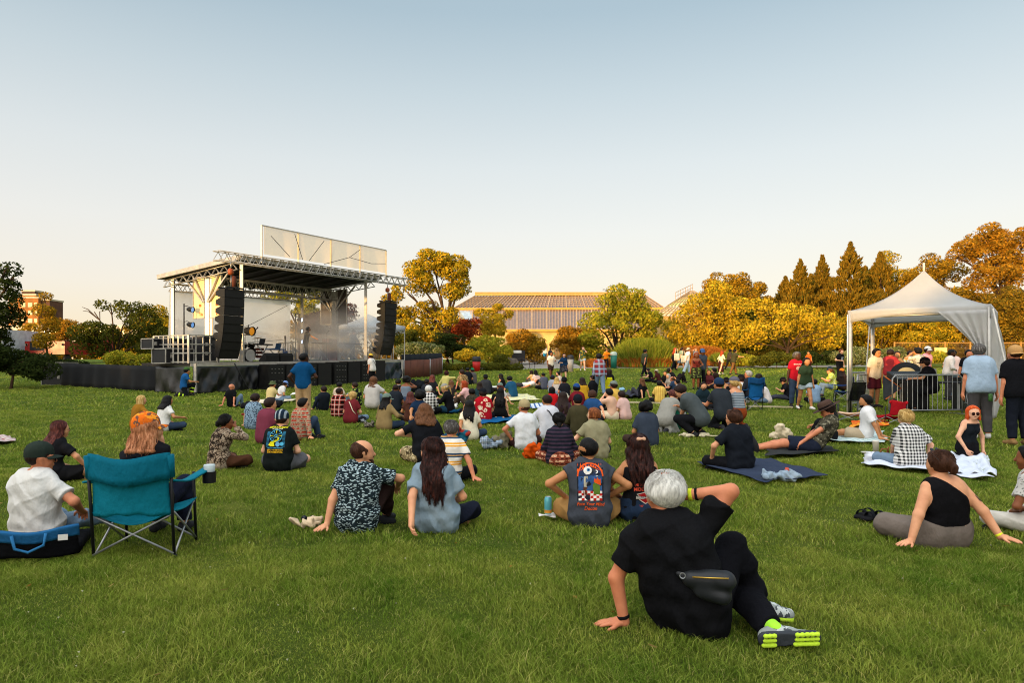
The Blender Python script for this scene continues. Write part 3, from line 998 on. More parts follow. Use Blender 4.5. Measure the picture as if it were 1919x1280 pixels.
 # far-off wood closing the view, and the wood behind the photographer that shades the lawn
 bl = [[x, 108 + 6 * math.sin(x), 4.5, 5, 3, 3.2 + 1.0 * math.sin(x * 0.7)] for x in np.arange(-75, -5, 4.0)] + \
  [[x, 94 + 4 * math.sin(x), 6.0, 5, 3, 5.4 + 1.6 * math.sin(x * 0.7)] for x in np.arange(26, 90, 3.0)]
 V, F = leaf_cloud(bl, 4600, 14, 0.8, 0.7, 77, shell=0.3)
 o = link('far_wood', np_mesh('far_wood', V, F, [AMBER], smooth=False))
 tag(o, 'far belt of autumn trees closing the view behind the lawn', 'wood', kind='stuff')
 n = Vector((-math.sin(SUN_AZ), -math.cos(SUN_AZ), 0))
 t = Vector((math.cos(SUN_AZ), -math.sin(SUN_AZ), 0))
 bl = []
 g = random.Random(4)
 for q in np.arange(-95, 96, 3.4):
  H = 10.9 + 0.7 * math.sin(q * 0.5) + 0.5 * math.sin(q * 0.23) + g.uniform(-.5, .5)
  c = n * (62 + g.uniform(-2, 2)) + t * q
  bl.append([c.x, c.y, H * 0.5, 3.2, 3.2, H * 0.5])
  bl.append([c.x + n.x * 4, c.y + n.y * 4, H * 0.42, 3.2, 3.2, H * 0.42])
 V, F = leaf_cloud(bl, 6000, 14, 0.8, 0.95, 78, shell=0.35)
 o = link('park_wood', np_mesh('park_wood', V, F, [DARK], smooth=False))
 tag(o, 'dense dark park wood behind the photographer that shades the lawn', 'wood', kind='stuff')

build_plants()

# ------------------------------------------------------------------ buildings
def glass_mat(hexc, rough=0.22):
 key = 'glazing ' + hexc
 if key in MATS: return MATS[key]
 m, nt, out = new_mat(key)
 b = bsdf(nt, out, rough, 0, 0.6)
 v = coords(nt)
 n = noise(nt, v, 0.35, 4)
 br = nt.nodes.new('ShaderNodeTexBrick')
 br.offset = 0.0
 br.inputs['Scale'].default_value = 1.6
 br.inputs['Mortar Size'].default_value = 0.0
 br.inputs['Bias'].default_value = 0.0
 c = srgb(hexc)
 br.inputs['Color1'].default_value = tuple(x * .8 for x in c[:3]) + (1,)
 br.inputs['Color2'].default_value = tuple(min(1, x * 1.2) for x in c[:3]) + (1,)
 mp = nt.nodes.new('ShaderNodeMapping')
 mp.inputs['Rotation'].default_value = (R(90), 0, 0)
 nt.links.new(v, mp.inputs[0])
 nt.links.new(mp.outputs[0], br.inputs['Vector'])
 col = mixc(nt, math_n(nt, 'MULTIPLY', n.outputs[0], 0.6), br.outputs[0], tuple(x * .55 for x in c[:3]) + (1,))
 nt.links.new(col, b.inputs['Base Color'])
 MATS[key] = m
 return m

def build_buildings():
 frame = plain('#a88a66', 0.6, 0.1, 0.15, 2)
 gold = plain('#b98a3c', 0.6, 0, 0.12, 2)
 # --- the long glasshouse
 Y0, Y1, Y2 = 100.0, 106.0, 113.0
 base = Vector((7.0, Y0, gz(90)))
 root = empty('glasshouse', base, 0, 'long glasshouse with hipped ridge roof and glazed lower slope', 'glasshouse')

 def L(px, py, Y): return at(px, py, Y) - base

 def slope(name, a, b, c, d, nb, mat, nh=0):
  """glazed slope a(top left) b(top right) c(bottom right) d(bottom left) with glazing bars"""
  mb = MB()
  mb.add([a, b, c, d], [(0, 3, 2, 1)])
  nrm = (b - a).cross(d - a).normalized()
  if nrm.y > 0: nrm = -nrm
  o = mb.build(name, mat, root)
  bb = MB()
  for i in range(nb + 1):
   t = i / nb
   bb.bar(a.lerp(b, t) + nrm * 0.06, d.lerp(c, t) + nrm * 0.06, 0.07 if i % 5 else 0.16, 0.1)
  for j in range(1, nh + 1):
   t = j / (nh + 1)
   bb.bar(a.lerp(d, t) + nrm * 0.05, b.lerp(c, t) + nrm * 0.05, 0.07, 0.06)
  bb.build('glazing_bars', frame, o)
 tan, blue = glass_mat('#71594a'), glass_mat('#8fa0ad')  # same glass; end panes tinted with a bluish sky reflection
 rl, rr = L(890, 555, Y2), L(1208, 553, Y2)
 el, er = L(852, 577, Y1), L(1243, 576, Y1)
 slope('upper_roof', rl, rr, er, el, 56, tan, 5)
 bl_, br_ = L(846, 590, Y2 + 8), L(1250, 590, Y2 + 8)
 slope('roof_hip', rl, rl + Vector((0, 0.05, 0)), el, bl_, 8, tan)
 slope('roof_hip', rr, rr + Vector((0, 0.05, 0)), er, br_, 8, tan)
 mb = MB()
 for f, h in ((0, 0.28), (0.34, 0.2)):
  mb.box(((rl + rr) / 2) + Vector((0, f * 0.5, 0.14 + f)), ((rr - rl).x, 0.5, h))
 mb.build('ridge_vent', gold, root)
 mb = MB()
 mb.bar(el + Vector((0, -.15, -.2)), er + Vector((0, -.15, -.2)), 0.4, 0.35)
 mb.build('gutter', gold, root)
 a, b = L(885, 581, Y1 - .2), L(1243, 580, Y1 - .2)
 c, d = L(1243, 616, Y0), L(885, 617, Y0)
 slope('lower_glazing', a, b, c, d, 64, tan, 0)
 slope('end_glazing', L(860, 580, Y1), a, d, L(868, 625, Y1 - 1), 8, blue, 6)
 mb = MB()
 z = d.z
 mb.frame_box((d.x, 0.4, 0), (c.x - d.x, 0, 0), (0, 11, 0), (0, 0, z))
 mb.build('front_wall', plain('#c9a663', 0.7, 0, 0.15, 0.6), root)
 mb = MB()
 mb.frame_box((d.x - .2, 0.0, z - .35), (c.x - d.x + .4, 0, 0), (0, 0.7, 0), (0, 0, 0.35))
 mb.build('cornice', gold, root)
 for px in (1018, 1046, 1074):
  w = MB()
  x = L(px, 650, Y0).x
  w.frame_box((x - .55, 0.25, 0.05), (1.1, 0, 0), (0, 0.12, 0), (0, 0, 2.5))
  dr = w.build('door', plain('#7a5a2e', 0.5), root)
  w = MB()
  for q in (-.27, .27):
   w.frame_box((x + q - .2, 0.22, 0.5), (0.4, 0, 0), (0, 0.04, 0), (0, 0, 1.7))
  w.build('pane', glass_mat('#6d5c40'), dr)
 # --- the smaller glasshouse gable
 base = Vector((27, 96, gz(90)))
 root = empty('glasshouse_gable', base, 0, 'smaller glasshouse with steep pale roof and rail on its ridge', 'glasshouse')
 ap, le, ri = L(1297, 546, 104), L(1222, 592, 96), L(1372, 592, 96)
 ap2 = L(1297, 549, 112)
 lime = glass_mat('#d2c668')
 slope('front_roof', ap + Vector((-.3, 0, 0)), ap + Vector((.3, 0, 0)), L(1345, 573, 98), L(1250, 574, 98), 14, lime, 3)
 slope('side_roof', ap, ap2, L(1215, 592, 112), le, 8, lime, 2)
 slope('side_roof', ap, ap2, L(1380, 592, 112), ri, 8, lime, 2)
 slope('front_glazing', L(1250, 575, 98), L(1345, 574, 98), ri, le, 18, glass_mat('#c4b48c'), 3)
 mb = MB()
 mb.frame_box((le.x, 0.2, 0), (ri.x - le.x, 0, 0), (0, 14, 0), (0, 0, le.z))
 mb.build('base_wall', plain('#b08f55', 0.7), root)
 mb = MB()
 p0, p1 = L(1266, 562, 101), L(1298, 546, 104)
 for i in range(8):
  q = p0.lerp(p1, i / 7)
  mb.bar(q, q + Vector((0, 0, 1.1)), 0.06)
 for h in (0.55, 1.1):
  mb.bar(p0 + Vector((0, 0, h)), p1 + Vector((0, 0, h)), 0.06)
 mb.build('ridge_rail', frame, root)

 # --- brick apartment block far left
 Yb = 250.0
 s = Yb / FPX
 base = Vector(((62 - 959.5) * s, Yb, 2.0))
 root = empty('apartment_block', base, 0, 'tall brown brick apartment block far beyond the trees', 'building')
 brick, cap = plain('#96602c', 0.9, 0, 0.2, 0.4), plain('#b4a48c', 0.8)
 H = CAMZ + (HOR - 559) * s - 2

 def wall(name, x0, x1, h, d0, d1, mat, prt=root):
  mb = MB()
  mb.frame_box(((x0 - 62) * s, d0, 0), ((x1 - x0) * s, 0, 0), (0, d1 - d0, 0), (0, 0, h))
  o = mb.build(name, mat, prt)
  m2 = MB()
  m2.frame_box(((x0 - 62) * s - .2, d0 - .2, h), ((x1 - x0) * s + .4, 0, 0), (0, d1 - d0 + .4, 0), (0, 0, .6))
  m2.build('roof_edge', cap, o)
  return o
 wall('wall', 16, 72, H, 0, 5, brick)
 wall('wing', 72.5, 88, H - 0.7, 1.5, 9, plain('#5d3c2c', 0.9, 0, 0.2, 0.4))  # darker brick: the block's shaded side put into its colour
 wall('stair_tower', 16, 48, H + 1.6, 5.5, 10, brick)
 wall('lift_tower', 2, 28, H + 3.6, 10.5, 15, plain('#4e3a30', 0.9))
 wm, fm = plain('#d8c08a', 0.5, 0, 0.1, 0.2), plain('#e0d2a8', 0.7)
 for r in range(6):
  for (x0, x1) in ((40, 48), (53, 61), (65, 70), (26, 34)):
   mb = MB()
   z = H - 3.2 - r * 2.9
   mb.frame_box(((x0 - 62) * s, -0.12, z), ((x1 - x0) * s, 0, 0), (0, 0.1, 0), (0, 0, 1.5))
   w = mb.build('window', fm, root)
   mb = MB()
   for q in (0.08, 0.54):
    mb.frame_box(((x0 + (x1 - x0) * q - 62) * s, -0.16, z + .15), ((x1 - x0) * 0.38 * s, 0, 0), (0, 0.03, 0), (0, 0, 1.2))
   mb.build('pane', wm, w)
 # --- long pale warehouse
 Yb = 128.0
 s = Yb / FPX
 base = Vector(((140 - 959.5) * s, Yb, 2.0))
 root = empty('warehouse', base, 0, 'long low pale warehouse with level roof behind the trucks', 'building')
 mb = MB()
 mb.frame_box((-34, 0, 0), (56, 0, 0), (0, 18, 0), (0, 0, 5.6))
 mb.build('wall', plain('#b8ac9c', 0.8, 0, 0.1, 0.3), root)
 mb = MB()
 mb.frame_box((-34.4, -.5, 6.2), (57, 0, 0), (0, 19, 0), (0, 0, 1.0))
 mb.build('roof', plain('#cdbfa8', 0.7, 0, 0.1, 0.3), root)
 mb = MB()
 mb.frame_box((-34, .1, 5.6), (56, 0, 0), (0, 17.8, 0), (0, 0, 0.6))
 mb.build('clerestory', glass_mat('#5a4a40'), root)
 mb = MB()
 for i in range(28):
  mb.frame_box((-33.9 + i * 2, -0.06, 0), (0.12, 0, 0), (0, 0.06, 0), (0, 0, 5.5))
 mb.build('wall_ribs', plain('#a89c8c', 0.8), root)

 # --- red truck and white trailer
 Yb = 60.0
 s = Yb / FPX
 base = Vector(((98 - 959.5) * s, Yb, gz(Yb)))
 root = empty('red_truck', base, 0, 'red work truck seen from behind left of the trees', 'truck')
 red = plain('#8a1a14', 0.35, 0, 0.1, 1)
 mb = MB()
 mb.frame_box((-2.4, 0, .9), (3.5, 0, 0), (0, 4, 0), (0, 0, 1.15))
 mb.build('body', red, root)
 mb = MB()
 mb.frame_box((-1.95, -.04, 1.25), (1.15, 0, 0), (0, .1, 0), (0, 0, .75))
 mb.frame_box((-.8, -.03, 1.2), (.1, 0, 0), (0, .1, 0), (0, 0, .7))
 mb.build('tailgate', BLACK, root)
 for x in (-2.25, 0.95, -.55):
  mb = MB()
  mb.lathe([(0, -.02), (.1, -.02), (.11, .06)], (x, -.02, 1.75), 12, Matrix.Rotation(R(90), 3, 'X'))
  mb.build('tail_light', plain('#d9c8b0', 0.3), root)
 mb = MB()
 mb.frame_box((.2, 4.1, .9), (2.0, 0, 0), (0, 1.6, 0), (0, 0, 1.9))
 cab = mb.build('cab', red, root)
 mb = MB()
 mb.frame_box((.35, 4.05, 2.0), (1.7, 0, 0), (0, .05, 0), (0, 0, .65))
 mb.build('window', glass_mat('#55606a'), cab)
 for x in (-2.2, .8):
  mb = MB()
  mb.lathe([(0, -.14), (.3, -.14), (.45, -.1), (.45, .1), (.3, .14), (0, .14)], (x, .8, .45), 18, Matrix.Rotation(R(90), 3, 'Y'))
  mb.build('wheel', BLACK, root)
 base = Vector(((0 - 959.5) * s, 58, gz(58)))
 root = empty('white_trailer', base, 0, 'white box trailer at the left edge behind the juniper', 'trailer')
 mb = MB()
 mb.frame_box((-3, 0, .7), (4.65, 0, 0), (0, 6, 0), (0, 0, 2.4))
 b = mb.build('box', plain('#b9bcc0', 0.5), root)
 mb = MB()
 for q in range(7):
  u = q / 6
  mb.bar((.15 + u * 1.0, -.02, 2.2 + .12 * math.sin(u * 9)), (.28 + u * 1.0, -.02, 2.22 + .12 * math.sin(u * 9 + 1.2)), 0.03, 0.06)
 mb.build('lettering', plain('#7a2a22', 0.6), b)
 for x in (-1.2, .4):
  mb = MB()
  mb.lathe([(0, -.12), (.4, -.12), (.4, .12), (0, .12)], (x, .1, .4), 16, Matrix.Rotation(R(90), 3, 'X'))
  mb.build('wheel', BLACK, root)

 # --- wire fence behind the mixing tent
 a, b = at(1676, 688, 60), at(1960, 688, 60)
 root = empty('wire_fence', (a.x, 60, gz(60)), 0, 'tall framed wire fence under the trees behind the tent', 'fence')
 wd, wire = plain('#a5793c', 0.7), plain('#7d5f38', 0.6, 0.4)
 span = b.x - a.x
 n = 6
 for i in range(n + 1):
  mb = MB()
  mb.box((span * i / n, 0, 1.0), (.1, .1, 2.0))
  mb.build('post', wd, root)
 for i in range(n):
  mb = MB()
  x0, x1 = span * i / n + .06, span * (i + 1) / n - .06
  for z in (.1, 1.92):
   mb.bar((x0, 0, z), (x1, 0, z), .07)
  mb.mi = 1
  for k in range(1, 22):
   mb.bar((x0 + (x1 - x0) * k / 22, 0, .12), (x0 + (x1 - x0) * k / 22, 0, 1.9), .012)
  for k in range(1, 16):
   mb.bar((x0, 0, .1 + k * .115), (x1, 0, .1 + k * .115), .012)
  mb.build('wire_panel', [wd, wire], root)
 p = at(1763, 656, 59.8)
 mb = MB()
 mb.frame_box((-.55, 0, -.22), (1.1, 0, 0), (0, .03, 0), (0, 0, .44))
 o = mb.build('fence_sign', plain('#d8c27a', 0.7), None, p)
 tag(o, 'blank cream board hung on the wire fence', 'sign')

build_buildings()

# ------------------------------------------------------------------ the stage
SU, SW = Vector((0.482, 0.876, 0)), Vector((-0.876, 0.482, 0))
SA = Vector((-13.1, 27.8, 0))
DECK = 1.53
UP = Vector((0, 0, 1))
SMOKE = 1.7

def st(s, d, z):
 p = SA + SU * s + SW * d
 return Vector((p.x, p.y, z + 0.0204 * s))

def s_at(px, d):
 r = (px - 959.5) / FPX
 o = SA + SW * d
 return (o.x - r * o.y) / (r * SU.y - SU.x)

def scrim(name, hexc, op=0.75):
 key = 'scrim ' + name
 if key in MATS: return MATS[key]
 m, nt, out = new_mat(key)
 v = coords(nt)
 n = noise(nt, v, 0.7, 4)
 c = srgb(hexc)
 r = ramp(nt, [(0.3, tuple(x * .85 for x in c[:3]) + (1,)), (0.7, c)])
 nt.links.new(n.outputs[0], r.inputs[0])
 d = nt.nodes.new('ShaderNodeBsdfDiffuse')
 t = nt.nodes.new('ShaderNodeBsdfTranslucent')
 p = nt.nodes.new('ShaderNodeBsdfTransparent')
 nt.links.new(r.outputs[0], d.inputs[0])
 nt.links.new(r.outputs[0], t.inputs[0])
 a = nt.nodes.new('ShaderNodeMixShader')
 a.inputs[0].default_value = 0.7
 nt.links.new(d.outputs[0], a.inputs[1])
 nt.links.new(t.outputs[0], a.inputs[2])
 b = nt.nodes.new('ShaderNodeMixShader')
 b.inputs[0].default_value = op
 nt.links.new(p.outputs[0], b.inputs[1])
 nt.links.new(a.outputs[0], b.inputs[2])
 nt.links.new(b.outputs[0], out.inputs[0])
 MATS[key] = m
 return m

def truss(mb, a, b, w, h, side, n, r=0.028):
 """box truss between a and b (lower back chord line), w along side, h up"""
 a, b, side = Vector(a), Vector(b), Vector(side)
 ch = [(Vector((0, 0, 0))), side * w, UP * h, side * w + UP * h]
 for c in ch:
  mb.tube([a + c, b + c], r, 6)
 for i in range(n):
  p, q = a.lerp(b, i / n), a.lerp(b, (i + 1) / n)
  m = p.lerp(q, .5)
  for c in (Vector((0, 0, 0)), side * w):
   mb.tube([p + c, m + c + UP * h], r * .6, 5, cap=False)
   mb.tube([m + c + UP * h, q + c], r * .6, 5, cap=False)
  mb.tube([p, p + side * w], r * .6, 5, cap=False)
  mb.tube([p + UP * h, m + side * w + UP * h], r * .6, 5, cap=False)
  mb.tube([p + UP * h + side * w, p + UP * h], r * .6, 5, cap=False)

TARP = plain('#101114', 0.4, 0, 0.3, 1.2, 0.5, 0.9)
TARP2 = plain('#1c2730', 0.3, 0, 0.3, 1.2, 0.5, 0.9)
CAB = plain('#141312', 0.6, 0, 0.25, 4, 0.25, 0.2)
GRILLE = plain('#1d1b1a', 0.7, 0.2, 0.3, 40)
FACE = Matrix((SU, SW, UP)).transposed()       # stage axes as a rotation

def stage_empty(name, s, d, z, label, cat, group=None):
 p = st(s, d, z)
 return empty(name, p, math.atan2(SU.y, SU.x), label, cat, group)   # local x along the front edge, local y upstage

def folds(x, z, a, seed=0.0):
 return a * (math.sin(x * 5.1 + 2.6 * z + seed) + 0.6 * math.sin(x * 9.7 - 4.2 * z + seed * 2) + 0.5 * math.sin(x * 3.1 + 6 * z) + 0.25 * math.sin(17 * x + 9 * z))

def build_stage():
 root = empty('stage', st(6.85, 2.5, 0.4), 0, 'open air mobile stage with truss roof and white banner frame on top', 'stage')
 o = root.location

 def P(s, d, z): return st(s, d, z) - o
 top = MB()
 top.frame_box(P(1.9, 0, DECK - .12), SU * 11.8 + UP * .24, SW * 6.2, UP * .12)
 top.frame_box(P(0, 0, DECK - .12), SU * 1.9 + UP * .04, SW * 2.4, UP * .12)
 top.build('deck', plain('#2a2624', 0.7, 0, 0.2, 2), root)
 mb = MB()
 mb.frame_box(P(0, -.05, DECK - .13), SU * 13.7 + UP * .28, SW * .045, UP * .14)
 mb.build('deck_edge', ALU, root)

 def gzs(s, d):
  p = st(s, d, 0)
  return gz(p.y)
 for nm, s0, s1, d0, mt, amp in (('skirt_tarp', 0.02, 3.3, -.1, TARP, .075), ('skirt_tarp', 3.3, 11.6, -.08, TARP, .035), ('skirt_tarp', 11.6, 13.7, -.14, TARP2, .07)):
  mb = MB()

  def fn(u, v):
   s = s0 + (s1 - s0) * u
   zt, zb = DECK - .14 + .0204 * s, gzs(s, 0) - .02
   dd = d0 - folds(s * 1.1, v * 1.2, amp, s0) * (0.25 + v * (1.1 - .5 * v))
   p = st(s, dd, 0)
   return Vector((p.x, p.y, zt + (zb - zt) * v)) - o
  mb.grid(fn, int((s1 - s0) * 16), 16, True, .01)
  mb.build(nm, mt, root)
 # side tarp on the left end
 mb = MB()

 def fn(u, v):
  d = 2.2 * u
  zt, zb = DECK - .14, gzs(0, d) - .02
  p = st(-.05 - folds(d, v, .04) * v, d, 0)
  return Vector((p.x, p.y, zt + (zb - zt) * v)) - o
 mb.grid(fn, 24, 12, True, .01)
 mb.build('skirt_tarp', TARP, root)
 # posts
 for s in (2.63, 10.8):
  for d, zt in ((0.12, 6.0), (4.9, 5.55)):
   mb = MB()
   mb.bar(P(s, d, DECK), P(s, d, zt), .13)
   mb.bar(P(s, d, DECK), P(s, d, DECK + 1.1), .17)
   mb.box(P(s, d, DECK + .04), (.35, .35, .04))
   mb.build('post', ALU, root)
 mb = MB()
 mb.bar(P(0.05, -.25, .35), P(.05, -.25, DECK), .1)
 mb.bar(P(13.6, -.2, .3), P(13.6, -.2, DECK), .1)
 mb.build('corner_leg', ALU, root)
 # roof slab
 a, b, c, d = P(2.2, -.25, 6.05), P(11.6, -.25, 6.05), P(11.6, 5.4, 5.55), P(2.2, 5.4, 5.55)
 mb = MB()
 mb.add([a, b, c, d] + [q + UP * .1 for q in (a, b, c, d)], [(0, 1, 2, 3), (7, 6, 5, 4), (0, 4, 5, 1), (1, 5, 6, 2), (2, 6, 7, 3), (3, 7, 4, 0)])
 rf = mb.build('roof', plain('#1b1b1d', 0.7, 0, 0.2, 1), root)
 mb = MB()
 for (p, q) in ((a, d), (b, c), (a, b), (d, c)):
  mb.bar(p + UP * .05, q + UP * .05, .12, .2)
 mb.build('roof_edge', ALU, rf)
 mb = MB()
 for i in range(1, 9):
  s = 2.2 + 9.4 * i / 9
  mb.bar(P(s, -.2, 5.96), P(s, 5.3, 5.46), .07, .12)
 mb.build('roof_ribs', plain('#2b2a2a', 0.6), rf)
 for nm, s0, s1, d0, z0, h, w, n in (('front_truss', .8, 13.7, -.75, 5.8, .38, .4, 26), ('middle_truss', 2.65, 10.8, 2.2, 4.92, .55, .4, 15), ('rear_truss', 2.65, 10.8, 4.95, 4.95, .35, .3, 16)):
  mb = MB()
  truss(mb, P(s0, d0, z0), P(s1, d0, z0), w, h, SW, n)
  mb.build(nm, ALU, root)
 for s in (2.35, 11.5):
  mb = MB()
  truss(mb, P(s, .1, 5.62), P(s, 5.2, 5.12), .05, .3, SU, 9, .02)
  mb.build('side_truss', ALU, root)
 # masts with braces and panels
 for s, mats in ((2.65, plain('#e2c98e', 0.5, 0, 0.08, 1)), (10.8, plain('#4a4038', 0.6))):  # same panels: sunlit cream on left, roof shade put into right pair's colour
  mb = MB()
  mb.bar(P(s, 2.4, DECK), P(s, 2.4, 5.4), .2)
  mb.bar(P(s, 2.15, DECK), P(s, 2.15, 5.4), .1)
  mt = mb.build('mast', ALU, root)
  mb = MB()
  for dd in (-1.6, 1.6, -.9, .9):
   mb.bar(P(s - .12, 2.4 + dd * .12, 4.3), P(s - .12, 2.4 + dd, 5.6), .07)
  mb.build('brace', ALU, mt)
  for d0 in (1.42, 2.56):
   mb = MB()
   mb.frame_box(P(s - .04, d0, 3.55), SU * .04, SW * .82, UP * 1.95)
   pn = mb.build('side_panel', mats, root)
   mb = MB()
   for dd in (0, .78):
    mb.frame_box(P(s - .07, d0 + dd, 3.55), SU * .03, SW * .05, UP * 1.95)
   for zz in (0, 1.9):
    mb.frame_box(P(s - .068, d0 + .05, 3.55 + zz), SU * .026, SW * .72, UP * .05)
   mb.build('panel_frame', ALU, pn)
   if s < 5:
    mb = MB()
    mb.frame_box(P(s - .05, d0 + .25, 4.1), SU * .008, SW * .16, UP * .13)
    mb.build('sticker', plain('#c0561c', 0.5), pn)
    for k in range(3):
     mb = MB()
     mb.frame_box(P(s - .05, d0 + .14 + .09 * k, 3.68), SU * .008, SW * .05, UP * (.1 + .04 * k))
     mb.build('sticker', plain('#c0561c', 0.5), pn)
 # backdrop and banner
 mb = MB()
 mb.grid(lambda u, v: P(2.55 + 7.5 * u - .12 * v * (1 - u), 5.02 + .06 * math.sin(u * 14) * v, 5.0 - 3.4 * v), 40, 8, True)
 bd = mb.build('backdrop', scrim('backdrop', '#f4efe9', 0.86), root)
 mb = MB()
 for (p, q) in (((9.8, 4.7), (5.2, 2.7)), ((4.6, 4.9), (5.1, 4.0)), ((5.6, 2.5), (9.6, 2.75))):
  mb.tube([P(p[0], 4.95, p[1]), P((p[0] + q[0]) / 2, 4.95, (p[1] + q[1]) / 2 - .06), P(q[0], 4.95, q[1])], .012, 5)
 mb.build('cable', BLACK, bd)
 mb = MB()
 mb.grid(lambda u, v: P(3.25 + 8.5 * u, -.55 + .03 * math.sin(u * 40) * v, 7.6 - 1.25 * v), 60, 6, True)
 bn = mb.build('banner', scrim('banner', '#f7d596', 0.58), root)
 fr = MB()
 for i in range(5):
  s = 3.2 + 8.6 * i / 4
  fr.bar(P(s, -.48, 5.95), P(s, -.48, 7.62), .07)
 fr.bar(P(3.2, -.48, 7.63), P(11.8, -.48, 7.63), .05)
 fr.build('banner_frame', ALU, root)
 mb = MB()
 for pts in ([(3.6, 7.2), (4.7, 6.4)], [(5.0, 7.5), (5.5, 6.35)], [(5.9, 6.35), (6.9, 7.45)], [(6.9, 6.3), (8.7, 6.85), (9.5, 7.35)], [(8.7, 6.85), (10.4, 6.72), (11.6, 6.85)]):
  mb.tube([P(s, -.62, z) for s, z in pts], .014, 5)
 mb.build('cable', BLACK, bn)

 # ---- hung loudspeakers
 def line_array(s, d, ztop, n, lab):
  r = stage_empty('line_array_speaker', s, d, ztop, lab, 'loudspeaker', 'hung line array loudspeakers')
  mb = MB()
  mb.bar((-.45, 0, .06), (.45, 0, .06), .08)
  mb.bar((-.45, .45, .06), (.45, .45, .06), .08)
  mb.bar((0, -.1, .06), (0, .6, .06), .1)
  mb.build('rigging_frame', BLACK, r)
  ang, y, z = 0.0, 0.0, 0.0
  for i in range(n):
   ang += 0.012 + 0.034 * (i / n) ** 1.2 * 2.2
   c, sn = math.cos(ang), math.sin(ang)

   def T(x, dd, h):      # x width, dd depth behind the front, h below the top
    return Vector((x, y + dd * c - h * sn * -1.0 * 1.0, z - h * c - dd * sn * -1.0 * 0.0 - 0) ) if False else Vector((x, y + dd * c + h * sn, z + dd * sn - h * c))
   H, D, w = .36, .62, .5
   rr = .1
   mb = MB()
   pr = [T(-w, 0, 0), T(w, 0, 0), T(w, 0, H), T(-w, 0, H), T(-w * .9, D, rr), T(w * .9, D, rr), T(w * .9, D, H - rr), T(-w * .9, D, H - rr),
    T(-w, D * .45, 0.0), T(w, D * .45, 0.0), T(w, D * .45, H), T(-w, D * .45, H)]
   mb.add(pr, [(0, 1, 2, 3), (0, 8, 9, 1), (8, 4, 5, 9), (3, 2, 10, 11), (11, 10, 6, 7), (4, 7, 6, 5), (0, 3, 11, 8), (8, 11, 7, 4), (1, 9, 10, 2), (9, 5, 6, 10)])
   cb = mb.build('cabinet', CAB, r)
   mb = MB()
   g0 = [T(x, -.012, h) for (x, h) in ((-w + .03, .03), (w - .03, .03), (w - .03, H - .03), (-w + .03, H - .03))]
   mb.add(g0, [(3, 2, 1, 0)])
   mb.build('grille', GRILLE, cb)
   y, z = T(0, 0, H + .012).y, T(0, 0, H + .012).z
 line_array(1.55, -.75, 4.62, 8, 'taller black hung line array at the left end of the stage')
 line_array(11.9, -.75, 4.72, 8, 'bluish black hung line array at the right end of the stage')
 for s, zt, zb, lab in ((1.55, 5.8, 4.7, 'orange chain hoist over the left hung loudspeaker'), (11.9, 5.8, 4.8, 'chain hoist over the right hung loudspeaker')):
  r = stage_empty('chain_hoist', s, -.5, zb, lab, 'hoist')
  h = zt - zb
  mb = MB()
  mb.tube([(0, 0, h * .75), (0, 0, h)], .02, 6)
  mb.tube([(0.02, 0, 0), (.02, 0, h * .5)], .02, 6)
  mb.build('chain', STEEL, r)
  mb = MB()
  mb.lathe([(0, h * .5), (.09, h * .51), (.12, h * .57), (.12, h * .68), (.09, h * .74), (0, h * .75)], (0, 0, 0), 12)
  mb.build('motor', plain('#8a3f18', 0.5), r)
  mb = MB()
  mb.lathe([(0, h * .02), (.08, h * .05), (.12, h * .28), (.1, h * .46), (0, h * .5)], (.14, 0, 0), 10)
  mb.build('chain_bag', plain('#5a2c1c', 0.8), r)

 # ---- subwoofers along the front
 for i in range(8):
  s = 3.35 + i * 1.0 + (0.12 if i > 3 else 0)
  p = st(s + .46, -.75, 0)
  z = gz(p.y)
  vent = i % 2 == 0
  r = empty('subwoofer', (p.x, p.y, z), math.atan2(SU.y, SU.x),
    f"{'vented four driver' if vent else 'plain fronted'} subwoofer, {['first', 'second', 'third', 'fourth'][i // 2]} of its kind from the left below the stage", 'subwoofer', 'subwoofers along the stage front')
  mb = MB()
  mb.box((0, .3, .56), (.92, .6, 1.12))
  bx_ = mb.build('cabinet', CAB, r)
  mb = MB()
  mb.box((0, -.008, .56), (.86, .012, 1.06))
  mb.build('grille', GRILLE if not vent else CAB, bx_)
  if vent:
   mb = MB()
   for (x, zz) in ((-.2, .3), (.2, .3), (-.2, .82), (.2, .82)):
    for k in range(4):
     aa = k * math.pi / 2 + .78
     mb.box((x + .13 * math.cos(aa), -.03, zz + .13 * math.sin(aa)), (.05, .03, .02))
   mb.build('horn_bolts', plain('#8d8a84', 0.4, 0.3), r)
   mb = MB()
   for (x, zz) in ((-.2, .3), (.2, .3), (-.2, .82), (.2, .82)):
    mb.lathe([(.17, -.0), (.15, .02), (.05, .06), (0, .06)], (x, -.02, zz), 14, Matrix.Rotation(R(-90), 3, 'X'))
   mb.build('driver', plain('#0c0b0b', 0.5), r)

 # ---- guard railings
 def railing(pts, h, lab, bars=4, grp='aluminium guard railings'):
  r = empty('guard_railing', pts[0], 0, lab, 'railing', grp)
  b0 = pts[0]
  mb = MB()
  m2 = MB()
  for a_, b_ in zip(pts[:-1], pts[1:]):
   a_, b_ = a_ - b0, b_ - b0
   n = max(2, int((b_ - a_).length / .32))
   for k in range(n + 1):
    q = a_.lerp(b_, k / n)
    mb.bar(q, q + UP * h, .07 if k in (0, n) else .045)
   for zz in np.linspace(.06, h, bars):
    m2.bar(a_ + UP * zz, b_ + UP * zz, .05)
  mb.build('upright', ALU, r)
  m2.build('rail', ALU, r)
 railing([st(-.05, 2.3, DECK), st(-.05, .05, DECK)], 1.15, 'guard railing along the left end of the stage')
 railing([st(0.0, .1, DECK), st(1.35, .1, DECK)], 1.15, 'short guard railing on the front left corner of the stage')
